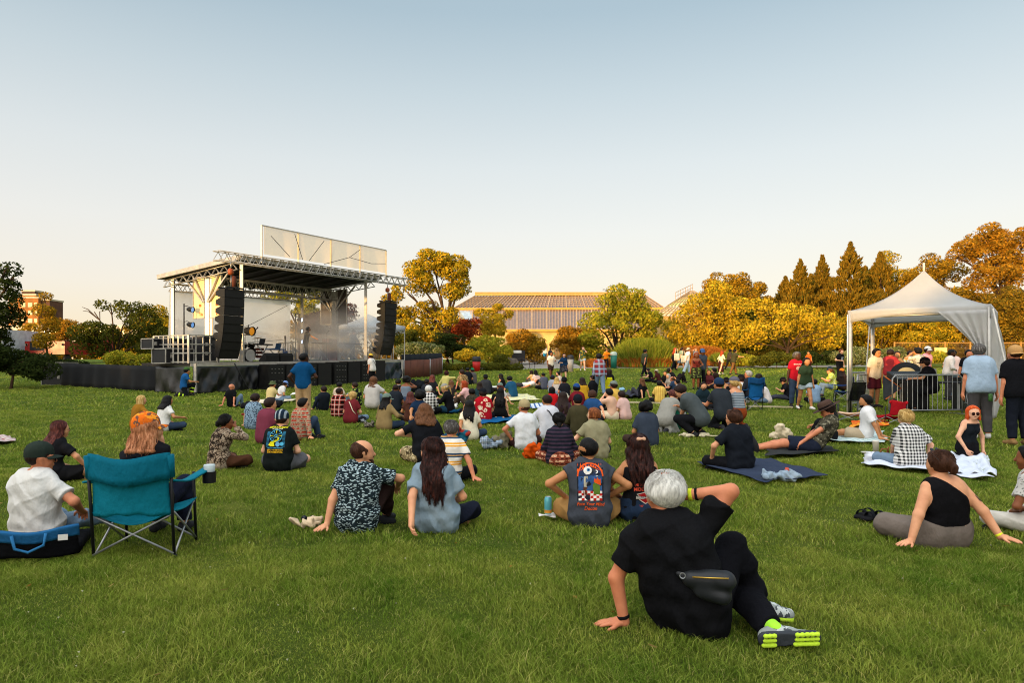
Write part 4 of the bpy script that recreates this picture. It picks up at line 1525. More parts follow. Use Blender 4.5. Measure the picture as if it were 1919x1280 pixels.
 railing([st(12.7, .6, DECK), st(13.6, .6, DECK)], 1.2, 'guard railing at the right end of the stage')
 railing([st(9.9, 5.4, DECK), st(13.0, 5.4, DECK)], 1.1, 'guard railing along the back right of the stage', 3)
 railing([st(8.6, 4.4, DECK), st(9.6, 4.4, DECK)], 1.0, 'small white guard railing behind the performer', 3)

 # ---- road cases and racks
 def road_case(p, rz, w, d_, h, lab, z0=None):
  r = empty('road_case', p, rz, lab, 'flight case')
  mb = MB()
  mb.box((0, d_ / 2, h / 2), (w - .02, d_ - .02, h - .02))
  c = mb.build('panel', plain('#17171a', 0.55, 0, 0.2, 3), r)
  mb = MB()
  for x in (-w / 2, w / 2):
   for y in (0, d_):
    mb.bar((x, y, 0), (x, y, h), .035)
   for zz in (.0, h):
    mb.bar((x, 0, zz), (x, d_, zz), .035)
  for y in (0, d_):
   for zz in (.0, h):
    mb.bar((-w / 2, y, zz), (w / 2, y, zz), .035)
  mb.build('edging', ALU, r)
  for x in (-w * .3, w * .3):
   for zz in ((h * .35, h * .7) if h > .7 else (h * .5,)):
    mb = MB()
    mb.box((x, -.012, zz), (.13, .012, .15))
    mb.box((x, -.03, zz), (.05, .03, .09))
    mb.build('latch', ALU, r)
 rzs = math.atan2(SU.y, SU.x)
 road_case(st(.45, 1.2, DECK + .62), rzs, 1.0, .8, .42, 'black amplifier case stacked above the left railing')
 road_case(st(-.1, 1.9, DECK + .62), rzs, .5, .8, .42, 'small black case at the left end beside the amplifier case')
 road_case(st(.35, 1.15, DECK), rzs, 1.3, .9, .6, 'low case carrying the amplifier case behind the railing')
 road_case(st(1.75, 1.0, DECK), rzs, .8, .7, 1.15, 'tall black rack behind the left hung loudspeaker')
 a = gp(98, 722)
 road_case(a, R(-14), 1.32, .85, 1.12, 'large black flight case with latches at the end of the drape')

 # ---- black drape fence on the left, brown panels on the right
 a, b = gp(116, 723), gp(346, 737)
 r = empty('drape_fence', a, 0, 'long low black drape fence left of the stage', 'fence')
 mb = MB()
 d = (b - a)
 n = Vector((d.y, -d.x, 0)).normalized()

 def fn(u, v):
  p = a + d * u
  return Vector((p.x, p.y, gz(p.y) + 1.1 * (1 - v))) - a + n * (.03 * math.sin(u * 60 + v) * (.3 + v) + .03 * math.sin(u * 21))
 mb.grid(fn, 120, 5, True, .015)
 mb.build('drape', plain('#0f0f12', 0.9, 0, 0.2, 2), r)
 mb = MB()
 for i in range(9):
  p = d * (i / 8) - n * .06
  mb.tube([(p.x, p.y, gz(a.y + p.y) - a.z), (p.x, p.y, gz(a.y + p.y) - a.z + 1.1)], .02, 6)
 mb.build('pole', STEEL, r)
 pts = [gp(757, 709.5), gp(806, 706), gp(829, 700)]
 r = empty('panel_fence', pts[0], 0, 'low brown fabric fence panels right of the stage', 'fence')
 for i in range(2):
  a, b = pts[i] - pts[0], pts[i + 1] - pts[0]
  n = 4
  for k in range(n):
   p, q = a.lerp(b, k / n), a.lerp(b, (k + .985) / n)
   mb = MB()
   dn = Vector(((q - p).y, -(q - p).x, 0)).normalized()
   mb.grid(lambda u, v: p.lerp(q, u) + UP * (1.05 * v) + dn * (.02 * math.sin(u * 3.1)), 8, 2, True, .02)
   mb.build('panel', plain('#5c3528', 0.8, 0, 0.12, 1.5), r)
 mb = MB()
 for p in pts:
  mb.tube([p - pts[0], p - pts[0] + UP * 1.08], .03, 6)
 mb.build('post', STEEL, r)
 a, b = gp(752, 700), gp(828, 694)
 r = empty('drape_fence', a, 0, 'black drape fence behind the brown panels', 'fence')
 mb = MB()
 mb.grid(lambda u, v: (b - a) * u + UP * (1.25 * (1 - v)) + Vector((0, .03 * math.sin(u * 50), 0)), 40, 3, True, .015)
 mb.build('drape', plain('#14181d', 0.9), r)

 # ---- lights on stage
 lens = plain('#cfe4ff', 0.2, 0, 0.0, 1, emit=2.6)
 dim = plain('#5f8ac0', 0.2, 0, 0.0, 1, emit=0.7)

 def par_light(parent, p, aim, lm, sc=1.0):
  q = Vector(aim).normalized().to_track_quat('Z', 'Y').to_matrix()
  mb = MB()
  mb.lathe([(0, -.16), (.07, -.16), (.11, -.05), (.12, .1), (.135, .12), (.12, .12), (.115, .06)], p, 14, q @ Matrix.Scale(sc, 3))
  h = mb.build('lamp_head', BLACK, parent)
  mb = MB()
  mb.lathe([(.115, .08), (0, .09)], p, 14, q @ Matrix.Scale(sc, 3))
  mb.build('lens', lm, h)
  return h
 to = SU * -.2 - SW * .6 - UP * .2
 loc = Vector((to.dot(SU), to.dot(SW), to.z))
 for s, d, zs, lab, m0 in ((s_at(345, 3.2), 3.2, (2.45, 1.75, 1.05), 'light stand with three lamps at the left end of the stage', dim),
       (s_at(554, 4.6), 4.6, (2.35, 1.7, 1.1), 'light stand with three glowing blue lamps by the backdrop edge', lens)):
  r = stage_empty('light_stand', s, d, DECK, lab, 'stage light')
  mb = MB()
  mb.tube([(0, 0, 0), (0, 0, 2.7)], .03, 6)
  mb.box((0, 0, .02), (.5, .5, .04))
  mb.build('pole', BLACK, r)
  for z in zs:
   mb = MB()
   mb.tube([(0, 0, z + .12), (.14, -.02, z + .16), (.26, -.05, z + .1)], .015, 5)
   mb.build('bracket', BLACK, r)
   par_light(r, Vector((.28, -.08, z)), (.25, -.9, -.12), m0, 1.05)
 s = s_at(467, 1.2)
 r = stage_empty('hanging_light', s, 1.2, 3.0, 'round black moving light on the left front post', 'stage light')
 mb = MB()
 mb.tube([(0, .05, 0), (0, .05, .28)], .02, 6)
 mb.build('bracket', BLACK, r)
 par_light(r, Vector((0, 0, -.02)), (.1, -1, -.1), plain('#b8741c', 0.3, emit=.5), 1.7)
 # ---- drum kit
 s = s_at(464, 2.6)
 r = stage_empty('drum_kit', s, 2.6, DECK, 'black drum kit with cymbals left of centre stage', 'drum kit')
 shell, head, brass = plain('#101012', 0.3), plain('#b9b4aa', 0.6), plain('#8d6a2c', 0.3, 0.8)

 def drum(c, rad, h, tilt, nm):
  M = Matrix.Rotation(tilt, 3, 'X')
  mb = MB()
  mb.lathe([(rad, 0), (rad * 1.03, .01), (rad, .03), (rad, h - .03), (rad * 1.03, h - .01), (rad, h)], c, 20, M)
  o_ = mb.build(nm, shell, r)
  mb = MB()
  mb.lathe([(rad * .98, h - .004), (0, h - .002)], c, 20, M)
  mb.lathe([(rad * .98, .004), (0, .002)], c, 20, M)
  mb.build('drumhead', head, o_)
 drum(Vector((0, .2, .32)), .3, .42, R(90), 'bass_drum')
 drum(Vector((-.22, .05, .72)), .16, .2, R(25), 'rack_tom')
 drum(Vector((.22, .05, .72)), .17, .22, R(25), 'rack_tom')
 drum(Vector((.55, .35, .3)), .2, .38, 0, 'floor_tom')
 drum(Vector((-.5, .35, .5)), .18, .15, 0, 'snare_drum')
 for x, y, z, tl in ((-.62, .1, 1.15, .2), (.68, .1, 1.2, -.2), (-.8, .4, .85, 0.05), (.3, .5, 1.35, .1)):
  mb = MB()
  mb.lathe([(0, .03), (.05, .02), (.24, 0), (.24, -.004), (0, .01)], (x, y, z), 18, Matrix.Rotation(tl, 3, 'Y'))
  mb.build('cymbal', brass, r)
  mb = MB()
  mb.tube([(x, y, .35), (x, y, z)], .012, 5)
  for k in range(3):
   aa = k * 2.1
   mb.tube([(x, y, .4), (x + .25 * math.cos(aa), y + .25 * math.sin(aa), 0.01)], .01, 5)
  mb.build('cymbal_stand', STEEL, r)

 def stand_table(s, d, w, dp, h, lab, nm, mtop, cat='table'):
  r = stage_empty(nm, s, d, DECK, lab, cat)
  mb = MB()
  mb.box((0, 0, h), (w, dp, .06))
  mb.build('top', mtop, r)
  mb = MB()
  for sg in (-1, 1):
   mb.bar((sg * w * .35, -dp * .3, 0), (-sg * w * .35, dp * .1, h - .03), .035)
   mb.bar((-sg * w * .35, dp * .3, .02), (sg * w * .35, dp * .3, .02), .03)
  mb.build('cross_legs', STEEL, r)
  return r
 r = stand_table(s_at(493, 2.2), 2.2, .9, .4, .85, 'small keyboard stand with cases right of the drums', 'keyboard_stand', BLACK, 'stand')
 for z in (.25, .45, .62):
  mb = MB()
  mb.box((.05, .28, z), (.3, .25, .13))
  mb.build('case', plain('#4d1c14', 0.6), r)

 def laptop(s, d, z, lab, mt):
  r = stage_empty('laptop', s, d, z, lab, 'laptop')
  mb = MB()
  mb.box((0, 0, .01), (.34, .24, .02))
  mb.build('keyboard', BLACK, r)
  mb = MB()
  mb.frame_box((-.17, -.13, .02), (.34, 0, 0), (0, -.08, .24), (0, -.012, -.004))
  mb.build('screen', mt, r)
 laptop(s_at(487, 2.2), 2.2, DECK + .88, 'open laptop on the keyboard stand', plain('#2a2c30', 0.4))
 s = s_at(522, 1.3)
 r = stand_table(s, 1.5, .9, .45, .6, 'low table with blue gear behind the wedge monitors', 'gear_table', plain('#1d3f63', 0.5), 'table')  # table top in one even dark blue
 laptop(s_at(517, 1.5), 1.5, DECK + .63, 'laptop on the blue gear table', plain('#27415c', 0.4))
 for k, px in enumerate((511, 538)):
  r = stage_empty('monitor_wedge', s_at(px, .7), .7, DECK, ('left' if k == 0 else 'right') + ' black wedge monitor at the front of the stage', 'monitor speaker', 'wedge monitors')
  mb = MB()
  pr = [(-.4, 0, 0), (.4, 0, 0), (.4, .5, 0), (-.4, .5, 0), (-.4, .06, .12), (.4, .06, .12), (.4, .42, .42), (-.4, .42, .42), (-.4, .5, .3), (.4, .5, .3)]
  mb.add([Vector((p[0], .5 - p[1], p[2])) for p in pr], [(0, 1, 2, 3), (0, 4, 5, 1), (4, 7, 6, 5), (7, 8, 9, 6), (8, 3, 2, 9), (0, 3, 8, 7, 4), (1, 5, 6, 9, 2)])
  c = mb.build('cabinet', CAB, r)
  mb = MB()
  mb.add([Vector((x, .5 - y, z + .012)) for x, y, z in ((-.36, .09, .145), (.36, .09, .145), (.36, .39, .395), (-.36, .39, .395))], [(0, 1, 2, 3)])
  mb.build('grille', GRILLE, c)
 # guitar on its stand
 r = stage_empty('electric_guitar', s_at(535, 2.4), 2.4, DECK + .1, 'blue electric guitar upright on a stand near the backdrop edge', 'guitar')
 mb = MB()
 out_ = [(.0, .0), (.13, .04), (.18, .14), (.14, .24), (.12, .3), (.15, .38), (.11, .46), (.05, .42), (-.05, .42), (-.11, .47), (-.16, .4), (-.12, .3), (-.14, .24), (-.18, .14), (-.13, .04)]
 k = len(out_)
 mb.add([(x, 0, z) for x, z in out_] + [(x, .05, z) for x, z in out_], [tuple(range(k))[::-1], tuple(range(k, 2 * k))] + [(i, (i + 1) % k, k + (i + 1) % k, k + i) for i in range(k)])
 mb.build('guitar_body', plain('#2a4a78', 0.3), r)
 mb = MB()
 mb.box((0, .02, .75), (.055, .03, .68))
 mb.box((0, .02, 1.14), (.09, .025, .16))
 mb.build('neck', plain('#3a2c22', 0.4), r)
 # microphone stands
 for px, d, lab in ((575, 1.6, 'straight microphone stand in front of the performer'), (478, 1.4, 'boom microphone stand by the drum kit'), (612, 1.8, 'slim stand at the wooden cabinet')):
  r = stage_empty('microphone_stand', s_at(px, d), d, DECK, lab, 'microphone stand', 'microphone stands')
  mb = MB()
  mb.tube([(0, 0, .02), (0, 0, 1.5)], .012, 6)
  mb.build('pole', BLACK, r)
  mb = MB()
  mb.lathe([(0, .03), (.14, .02), (.15, 0), (0, 0)], (0, 0, 0), 14)
  mb.build('base', BLACK, r)
  mb = MB()
  mb.lathe([(0, 0), (.02, .01), (.022, .14), (.035, .17), (.03, .22), (0, .24)], (0, -.03, 1.5), 10, Matrix.Rotation(R(50), 3, 'X'))
  mb.build('microphone', plain('#2b2b2c', 0.4, 0.4), r)
 # wooden cabinet and table, keyboard rig, stool
 r = stage_empty('speaker_cabinet', s_at(618, 2.2), 2.2, DECK, 'reddish wooden speaker cabinet right of the performer', 'cabinet')
 mb = MB()
 mb.box((0, 0, .6), (.65, .5, 1.2))
 mb.build('case', plain('#7a3a22', 0.5, 0, 0.2, 3), r)
 mb = MB()
 for z in (.3, .75):
  mb.box((0, -.255, z), (.5, .015, .34))
 mb.build('grille', plain('#5a2a1c', 0.7), r)
 stand_table(s_at(603, 2.0), 2.0, 1.0, .5, .95, 'black topped equipment stand beside the wooden cabinet', 'equipment_stand', BLACK, 'stand')
 r = stand_table(s_at(655, 2.2), 2.2, 1.5, .4, .95, 'long keyboard on a stand at the right of the stage', 'stage_keyboard', plain('#22262b', 0.5), 'keyboard')
 mb = MB()
 mb.box((0, -.1, .985), (1.35, .15, .012))
 mb.build('keys', WHITE, r)
 r = stand_table(s_at(640, 3.2), 3.2, 1.1, .5, .75, 'blue covered table behind the keyboard', 'covered_table', plain('#27415e', 0.7), 'table')
 mb = MB()
 mb.box((0, 0, .9), (.9, .4, .24))
 mb.build('cover', plain('#2b4866', 0.8), r)
 # ---- pop-up canopy behind the right of the stage
 c = Vector(((690 - 959.5) / FPX * 45, 45, gz(45)))
 r = empty('pop_up_canopy', c, R(20), 'grey white pop-up canopy behind the right end of the stage', 'canopy')
 hw = 2.05
 ez, pz = CAMZ + (HOR - 614) * 45 / FPX - c.z, CAMZ + (HOR - 589) * 45 / FPX - c.z
 mb = MB()
 cs = [Vector((sx * hw, sy * hw, ez)) for sx, sy in ((-1, -1), (1, -1), (1, 1), (-1, 1))]
 for i in range(4):
  p, q = cs[i], cs[(i + 1) % 4]
  mb.grid(lambda u, v: p.lerp(q, u).lerp(Vector((0, 0, pz)), v) - UP * (.18 * math.sin(math.pi * v) * .5), 8, 8, True, .01)
 mb.build('canopy_top', scrim('pop-up cloth', '#dfe2e6', 0.97), r)
 mb = MB()
 for i in range(4):
  p, q = cs[i], cs[(i + 1) % 4]
  mb.grid(lambda u, v: p.lerp(q, u) - UP * (.3 * v * (1 - .25 * math.sin(math.pi * u))), 10, 2, True, .01)
 mb.build('valance', scrim('pop-up cloth', '#dfe2e6', 0.97), r)
 for p in cs:
  mb = MB()
  mb.bar((p.x * .985, p.y * .985, 0), (p.x * .985, p.y * .985, ez - .02), .05)
  mb.build('leg', STEEL, r)
 mb = MB()
 for i in range(4):
  p, q = cs[i] * 1.0, cs[(i + 1) % 4] * 1.0
  for k in range(4):
   a_, b_ = p.lerp(q, k / 4) * .98, p.lerp(q, (k + 1) / 4) * .98
   a_.z = b_.z = ez - .1
   mb.bar(a_, b_ - UP * .35, .03)
   mb.bar(a_ - UP * .35, b_, .03)
 mb.build('scissor_frame', STEEL, r)
 # ---- theatrical smoke drifting over the stage
 c = st(9.6, 1.8, DECK + 1.2)
 mb = MB()
 mb.box((0, 0, 0), (8.4, 6.4, 4.4))
 m, nt, out = new_mat('stage smoke')
 pv = nt.nodes.new('ShaderNodeVolumePrincipled')
 pv.inputs['Color'].default_value = (.9, .95, 1.0, 1)
 v = coords(nt, (1 / 4.2, 1 / 3.2, 1 / 2.2))
 ln = nt.nodes.new('ShaderNodeVectorMath')
 ln.operation = 'LENGTH'
 nt.links.new(v, ln.inputs[0])
 fall = math_n(nt, 'SUBTRACT', 1.0, ln.outputs['Value'], True)
 nz = noise(nt, coords(nt, (.55, .55, .8)), 1.0, 3, 0.55)
 k = math_n(nt, 'MULTIPLY', math_n(nt, 'SUBTRACT', nz.outputs[0], 0.3, True), 1.35)
 k = math_n(nt, 'MULTIPLY', math_n(nt, 'MULTIPLY', k, fall), SMOKE)
 nt.links.new(k, pv.inputs['Density'])
 nt.links.new(pv.outputs[0], out.inputs['Volume'])
 o_ = mb.build('stage_smoke', m, None, c)
 o_.rotation_euler = (0, 0, math.atan2(SU.y, SU.x))
 tag(o_, 'thin blue grey stage smoke drifting round the performer', 'smoke', kind='stuff')
 # cable snakes on the lawn by the stage foot
 mb = MB()
 pts = [st(1.7 + .1 * i, -.55 - .05 * i, 1.5 - .22 * i) for i in range(6)]
 mb.tube(pts, .03, 6)
 o_ = mb.build('speaker_cable', BLACK)
 tag(o_, 'black cable hanging from the left hung loudspeaker to the lawn', 'cable')

build_stage()

# ------------------------------------------------------------------ the mixing tent and its gear
TENTC = scrim('tent cloth', '#e4e2e0', 1.0)

def build_tent():
 Lc = Vector((9.27, 18.8, 0))
 e, q = Vector((.79, -.613, 0)), Vector((.613, .79, 0))
 a = 3.2
 cs = [Lc, Lc + e * a, Lc + e * a + q * a, Lc + q * a]
 cen = sum(cs, Vector()) / 4
 base = Vector((cen.x, cen.y, gz(cen.y)))
 r = empty('high_peak_tent', base, 0, 'white high peak frame tent over the mixing desk', 'tent')
 ez = 2.83
 pz = CAMZ + (HOR - 506) * cen.y / FPX - base.z
 cs = [Vector((c.x - base.x, c.y - base.y, ez)) for c in cs]
 mb = MB()
 for i in range(4):
  p, s = cs[i], cs[(i + 1) % 4]

  def fn(u, v):
   b = p.lerp(s, u) * (1 - v)
   b.z = ez + (pz - ez) * (0.45 * v + 0.55 * v ** 2.4)
   return b
  mb.grid(fn, 14, 18, True, .012)
 mb.build('canopy_top', TENTC, r)
 mb = MB()
 for i in range(4):
  p, s = cs[i], cs[(i + 1) % 4]
  mb.grid(lambda u, v: p.lerp(s, u) * 1.004 - UP * (v * (.34 - .17 * math.sin(math.pi * u)) - .005), 20, 3, True, .012)
 mb.build('valance', TENTC, r)
 mb = MB()
 mb.tube([(0, 0, pz - .1), (0, 0, pz + .2)], .03, 8)
 mb.build('finial', plain('#b9b4aa', 0.5), r)
 for c in cs:
  mb = MB()
  mb.tube([(c.x * .98, c.y * .98, gz(base.y + c.y) - base.z - .02), (c.x * .98, c.y * .98, ez - .05)], .055, 12)
  mb.build('leg', ALU, r)
 mb = MB()
 for i in range(4):
  mb.tube([cs[i] * .98 - UP * .12 * 1, cs[(i + 1) % 4] * .98 - UP * .12], .03, 8)
 mb.build('eave_rail', ALU, r)
 mb = MB()
 mb.tube([cs[0] + Vector((-.05, -.05, -.1)), cs[0] + Vector((-.16, -.25, -2.8))], .018, 6)
 mb.tube([cs[1] + Vector((.02, -.06, -.1)), cs[1] + Vector((.42, -.35, -2.8))], .02, 6)
 mb.tube([cs[3] + Vector((-.05, 0, -.1)), cs[3] + Vector((-.2, .1, -2.8))], .018, 6)
 mb.build('guy_strap', plain('#c9c4bb', 0.7), r)
 # curtain gathered at the front right corner: a swag under the eave and a long fall to the grass
 p1 = cs[1]
 toL = (cs[0] - cs[1]).normalized()
 toB = (cs[2] - cs[1]).normalized()
 mb = MB()

 def swag(u, v):
  """u across, v down; wide at the eave, gathered at the leg"""
  top = p1 + toL * (1.05 * (1 - u)) - UP * .12
  w = (1 - v) ** 1.3
  x = toL * (1.05 * (1 - u) * w + .06)
  return Vector((p1.x, p1.y, ez - .12 - 1.35 * v - .25 * v * u)) + x + toB * (.05 * math.sin(u * 26) * (.3 + v) - .05)
 mb.grid(swag, 48, 16, True, .006)
 mb.build('curtain', TENTC, r)
 mb = MB()

 def fall(u, v):
  w = .5 + .55 * math.exp(-((v - .42) / .22) ** 2) - .2 * math.exp(-((v - .68) / .1) ** 2) + .25 * max(0, v - .75)
  s = toB * (w * u + .05) * (1.0) + toL * (.07 * math.sin(u * 19 + v * 4))
  return Vector((p1.x, p1.y, ez - .2 - 2.6 * v)) + s - toL * (.18 * math.sin(v * 3.0) * (.4 + u))
 mb.grid(fall, 40, 30, True, .006)
 mb.build('curtain', TENTC, r)

 # ---- crowd barriers
 def barrier(p0, p1, lab, nb):
  r = empty('crowd_barrier', p0, 0, lab, 'barrier', 'steel crowd barriers round the mixing tent')
  d = p1 - p0
  d.z = 0
  h, z0 = 1.08, .12
  mb = MB()
  mb.tube([UP * .0, UP * (h - .1), d.normalized() * .1 + UP * h, d - d.normalized() * .1 + UP * h, d + UP * (h - .1), d + UP * .0], .024, 8)
  mb.tube([UP * z0, d + UP * z0], .02, 8)
  mb.build('frame', STEEL, r)
  mb = MB()
  for i in range(1, nb):
   mb.tube([d * (i / nb) + UP * z0, d * (i / nb) + UP * (h - .01)], .011, 6, cap=False)
  mb.build('bars', STEEL, r)
  n = Vector((-d.y, d.x, 0)).normalized()
  for t in (.06, .94):
   mb = MB()
   mb.bar(d * t - n * .28 + UP * .02, d * t + n * .28 + UP * .02, .06, .02)
   mb.build('foot', STEEL, r)

 def G(px, py):
  return gp(px, py)
 barrier(G(1672, 778), G(1803, 776), 'steel crowd barrier directly in front of the mixing desk', 14)
 barrier(G(1607, 777), G(1637, 758), 'steel crowd barrier behind the front left tent leg', 16)
 barrier(G(1595, 764), G(1640, 753), 'steel crowd barrier farther back behind the left leg', 16)

 # ---- mixing desk
 c = G(1722, 768)
 c = Vector((c.x, 19.8, gz(19.8)))
 r = empty('mixing_desk', c, R(-4), 'black draped mixing desk behind the crowd barrier', 'table')
 mb = MB()
 mb.box((0, 0, .83), (2.1, .8, .05))
 mb.build('top', BLACK, r)
 for x, y in ((-.98, -.34), (.98, -.34), (-.98, .34), (.98, .34)):
  mb = MB()
  mb.bar((x, y, 0), (x, y, .8), .05)
  mb.build('leg', STEEL, r)
 mb = MB()
 mb.grid(lambda u, v: Vector((-1.0 + .75 * u, -.42 + .02 * math.sin(u * 30), .82 * (1 - v))), 24, 3, True, .01)
 mb.build('drape', plain('#101012', 0.9), r)
 t = empty('mixing_console', c + Vector((-.55, .05, .855)), R(-4), 'angled sound mixing console on the black desk', 'mixing console')
 mb = MB()
 pr = [(-.5, -.3, 0), (.5, -.3, 0), (.5, .35, 0), (-.5, .35, 0), (-.5, -.3, .08), (.5, -.3, .08), (.5, .35, .3), (-.5, .35, .3)]
 mb.add(pr, [(3, 2, 1, 0), (4, 5, 6, 7), (0, 1, 5, 4), (1, 2, 6, 5), (2, 3, 7, 6), (3, 0, 4, 7)])
 mb.build('case', plain('#1b1b1e', 0.5), t)
 mb = MB()
 for i in range(16):
  mb.add([(-.44 + i * .058, -.24, .106), (-.41 + i * .058, -.24, .106), (-.41 + i * .058, .1, .225), (-.44 + i * .058, .1, .225)], [(0, 1, 2, 3)])
 mb.build('fader_strips', plain('#8d8a84', 0.4), t)
 t = empty('monitor_screen', c + Vector((.1, .2, .855)), R(-4), 'light grey monitor seen from behind on the mixing desk', 'monitor')
 mb = MB()
 mb.frame_box((-.22, 0, .08), (.44, 0, 0), (0, .03, 0), (0, .05, .3))
 mb.build('screen', plain('#8e8c88', 0.5), t)
 mb = MB()
 mb.box((0, .03, .01), (.2, .16, .02))
 mb.bar((0, .03, 0), (0, .03, .12), .05)
 mb.build('stand', STEEL, t)
 t = empty('rack_case', c + Vector((1.5, .5, 0)), R(-4), 'black equipment rack with small red panel beside the mixing desk', 'equipment rack')
 mb = MB()
 mb.box((0, 0, .5), (.75, .6, .96))
 mb.build('case', BLACK, t)
 mb = MB()
 mb.box((.1, -.305, .86), (.4, .012, .1))
 mb.build('panel', plain('#5a5a5c', 0.4), t)
 t = empty('bar_stool', c + Vector((.95, -.35, 0)), 0, 'chrome bar stool behind the crowd barrier', 'stool')
 mb = MB()
 mb.lathe([(0, .72), (.17, .72), (.18, .68), (.17, .64), (0, .64)], (0, 0, 0), 16)
 mb.build('seat', BLACK, t)
 for k in range(4):
  aa = k * math.pi / 2 + .4
  mb = MB()
  mb.tube([(.1 * math.cos(aa), .1 * math.sin(aa), .64), (.2 * math.cos(aa), .2 * math.sin(aa), 0)], .015, 6)
  mb.build('leg', STEEL, t)
 mb = MB()
 mb.tube([(.165 * math.cos(k * .4), .165 * math.sin(k * .4), .25) for k in range(17)], .01, 6)
 mb.build('foot_ring', STEEL, t)
 t = empty('reflector_disc', c + Vector((-.25, .75, 0)), R(-4), 'round cream speaker drum case leaning behind the console', 'disc')
 mb = MB()
 mb.lathe([(0, .0), (.45, .0), (.45, .06), (.2, .08), (0, .08)], (0, 0, 1.0), 24, Matrix.Rotation(R(62), 3, 'X') @ Matrix.Rotation(R(-18), 3, 'Y'))
 mb.build('shell', BLACK, t)
 mb = MB()
 mb.lathe([(.26, .09), (0, .1)], (0, 0, 1.0), 20, Matrix.Rotation(R(62), 3, 'X') @ Matrix.Rotation(R(-18), 3, 'Y'))
 mb.build('cream_face', plain('#c9b98a', 0.6), t)
 mb = MB()
 mb.bar((0, 0, 0), (0, 0, .9), .05)
 mb.box((0, 0, .02), (.4, .4, .03))
 mb.build('stand', BLACK, t)

build_tent()

# ------------------------------------------------------------------ people
SKIN = {'l': '#cd946e', 'p': '#d8a584', 't': '#b27b50', 'b': '#7d4b2d', 'd': '#46291a', 'r': '#c27d5a'}
HAIR = {'c': ('#26130f', '#54291f'), 'k': ('#0e0b0a', None), 'd': ('#241611', None), 'b': ('#3d2417', None), 'm': ('#5c3a22', None), 'y': ('#b08a4c', '#e0c58a'), 'g': ('#8d8a86', '#c9c5be'), 'w': ('#c6c2ba', '#e9e5dd'),
  'r': ('#8a3415', '#c2561f'), 'a': ('#6e3a1e', '#a8642e'), 'o': ('#c2481a', '#e0702c'), 'n': ('#2b211c', '#6b5a4c'), 'q': ('#4a4440', '#96908a'), 'u': ('#4a2420', '#7a4034'), 'e': ('#a86a44', '#d79a74')}

def vec(*a): return np.array(a, float)

def unit(v):
 return v / (np.linalg.norm(v) + 1e-9)

def ik(a, t, l1, l2, pole):
 d = t - a
 L = np.linalg.norm(d)
 mx = (l1 + l2) * 0.995
 if L > mx:
  t = a + d / L * mx
  d = t - a
  L = mx
 L = max(L, abs(l1 - l2) + 1e-3)
 u = unit(d)
 x = (l1 * l1 - l2 * l2 + L * L) / (2 * L)
 h = math.sqrt(max(0, l1 * l1 - x * x))
 p = np.array(pole, float)
 p = p - u * (p @ u)
 if np.linalg.norm(p) < 1e-4:
  p = vec(0.1, 0.2, 1) - u * (vec(.1, .2, 1) @ u)
 return a + u * x + unit(p) * h, t

def rotv(v, ax, deg):
 return np.array(Matrix.Rotation(R(deg), 3, Vector(ax)) @ Vector(v))

# legs: hip height, (foot, knee pole, foot direction) for left then right
LEGS = {
 'cross': (.12, ((.10, .30, .06), (-1, .35, .2), (.9, .3, 0)), ((-.10, .36, .06), (1, .35, .2), (-.9, .3, 0))),
 'knees': (.12, ((-.14, .44, .07), (-.25, .2, 1), (0, 1, 0)), ((.14, .44, .07), (.25, .2, 1), (0, 1, 0))),
 'ext': (.12, ((-.11, .82, .07), (-.1, .1, 1), (-.2, .35, 1)), ((.11, .82, .07), (.1, .1, 1), (.2, .35, 1))),
 'kneeR': (.12, ((.10, .32, .06), (-1, .3, .15), (.9, .3, 0)), ((.17, .42, .07), (.3, .2, 1), (.1, 1, 0))),
 'kneeL': (.12, ((-.17, .42, .07), (-.3, .2, 1), (-.1, 1, 0)), ((-.10, .32, .06), (1, .3, .15), (-.9, .3, 0))),
 'sideR': (.12, ((.42, .34, .06), (.2, 1, .2), (1, -.3, 0)), ((.46, .04, .06), (.7, 1, .1), (.6, -.9, 0))),
 'sideL': (.12, ((-.46, .04, .06), (-.7, 1, .1), (-.6, -.9, 0)), ((-.42, .34, .06), (-.2, 1, .2), (-1, -.3, 0))),
 'kneel': (.33, ((-.11, -.14, .07), (-.2, 1, -.5), (0, -.9, -.35)), ((.11, -.14, .07), (.2, 1, -.5), (0, -.9, -.35))),
 'half': (.36, ((-.14, .30, .08), (-.2, 1, .6), (0, 1, 0)), ((.12, -.26, .09), (.2, 1, -.5), (0, -.6, -.7))),
 'crouch': (.36, ((-.16, .10, .09), (-.35, 1, .4), (-.2, 1, 0)), ((.16, .04, .1), (.35, 1, .3), (.2, 1, -.2))),
 'chair': (.46, ((-.13, .44, .08), (-.1, .4, 1), (0, 1, 0)), ((.13, .44, .08), (.1, .4, 1), (0, 1, 0))),
 'low': (.24, ((-.14, .62, .07), (-.1, .2, 1), (0, 1, 0)), ((.14, .62, .07), (.1, .2, 1), (0, 1, 0))),
 'stand': (.93, ((-.11, .0, .08), (0, 1, 0), (-.25, 1, 0)), ((.11, .0, .08), (0, 1, 0), (.25, 1, 0))),
 'walk': (.91, ((-.09, .26, .09), (0, 1, 0), (-.1, 1, 0)), ((.10, -.28, .13), (0, 1, 0), (.1, 1, -.35))),
 'walkR': (.91, ((-.09, -.28, .13), (0, 1, 0), (-.1, 1, -.35)), ((.10, .26, .09), (0, 1, 0), (.1, 1, 0))),
}

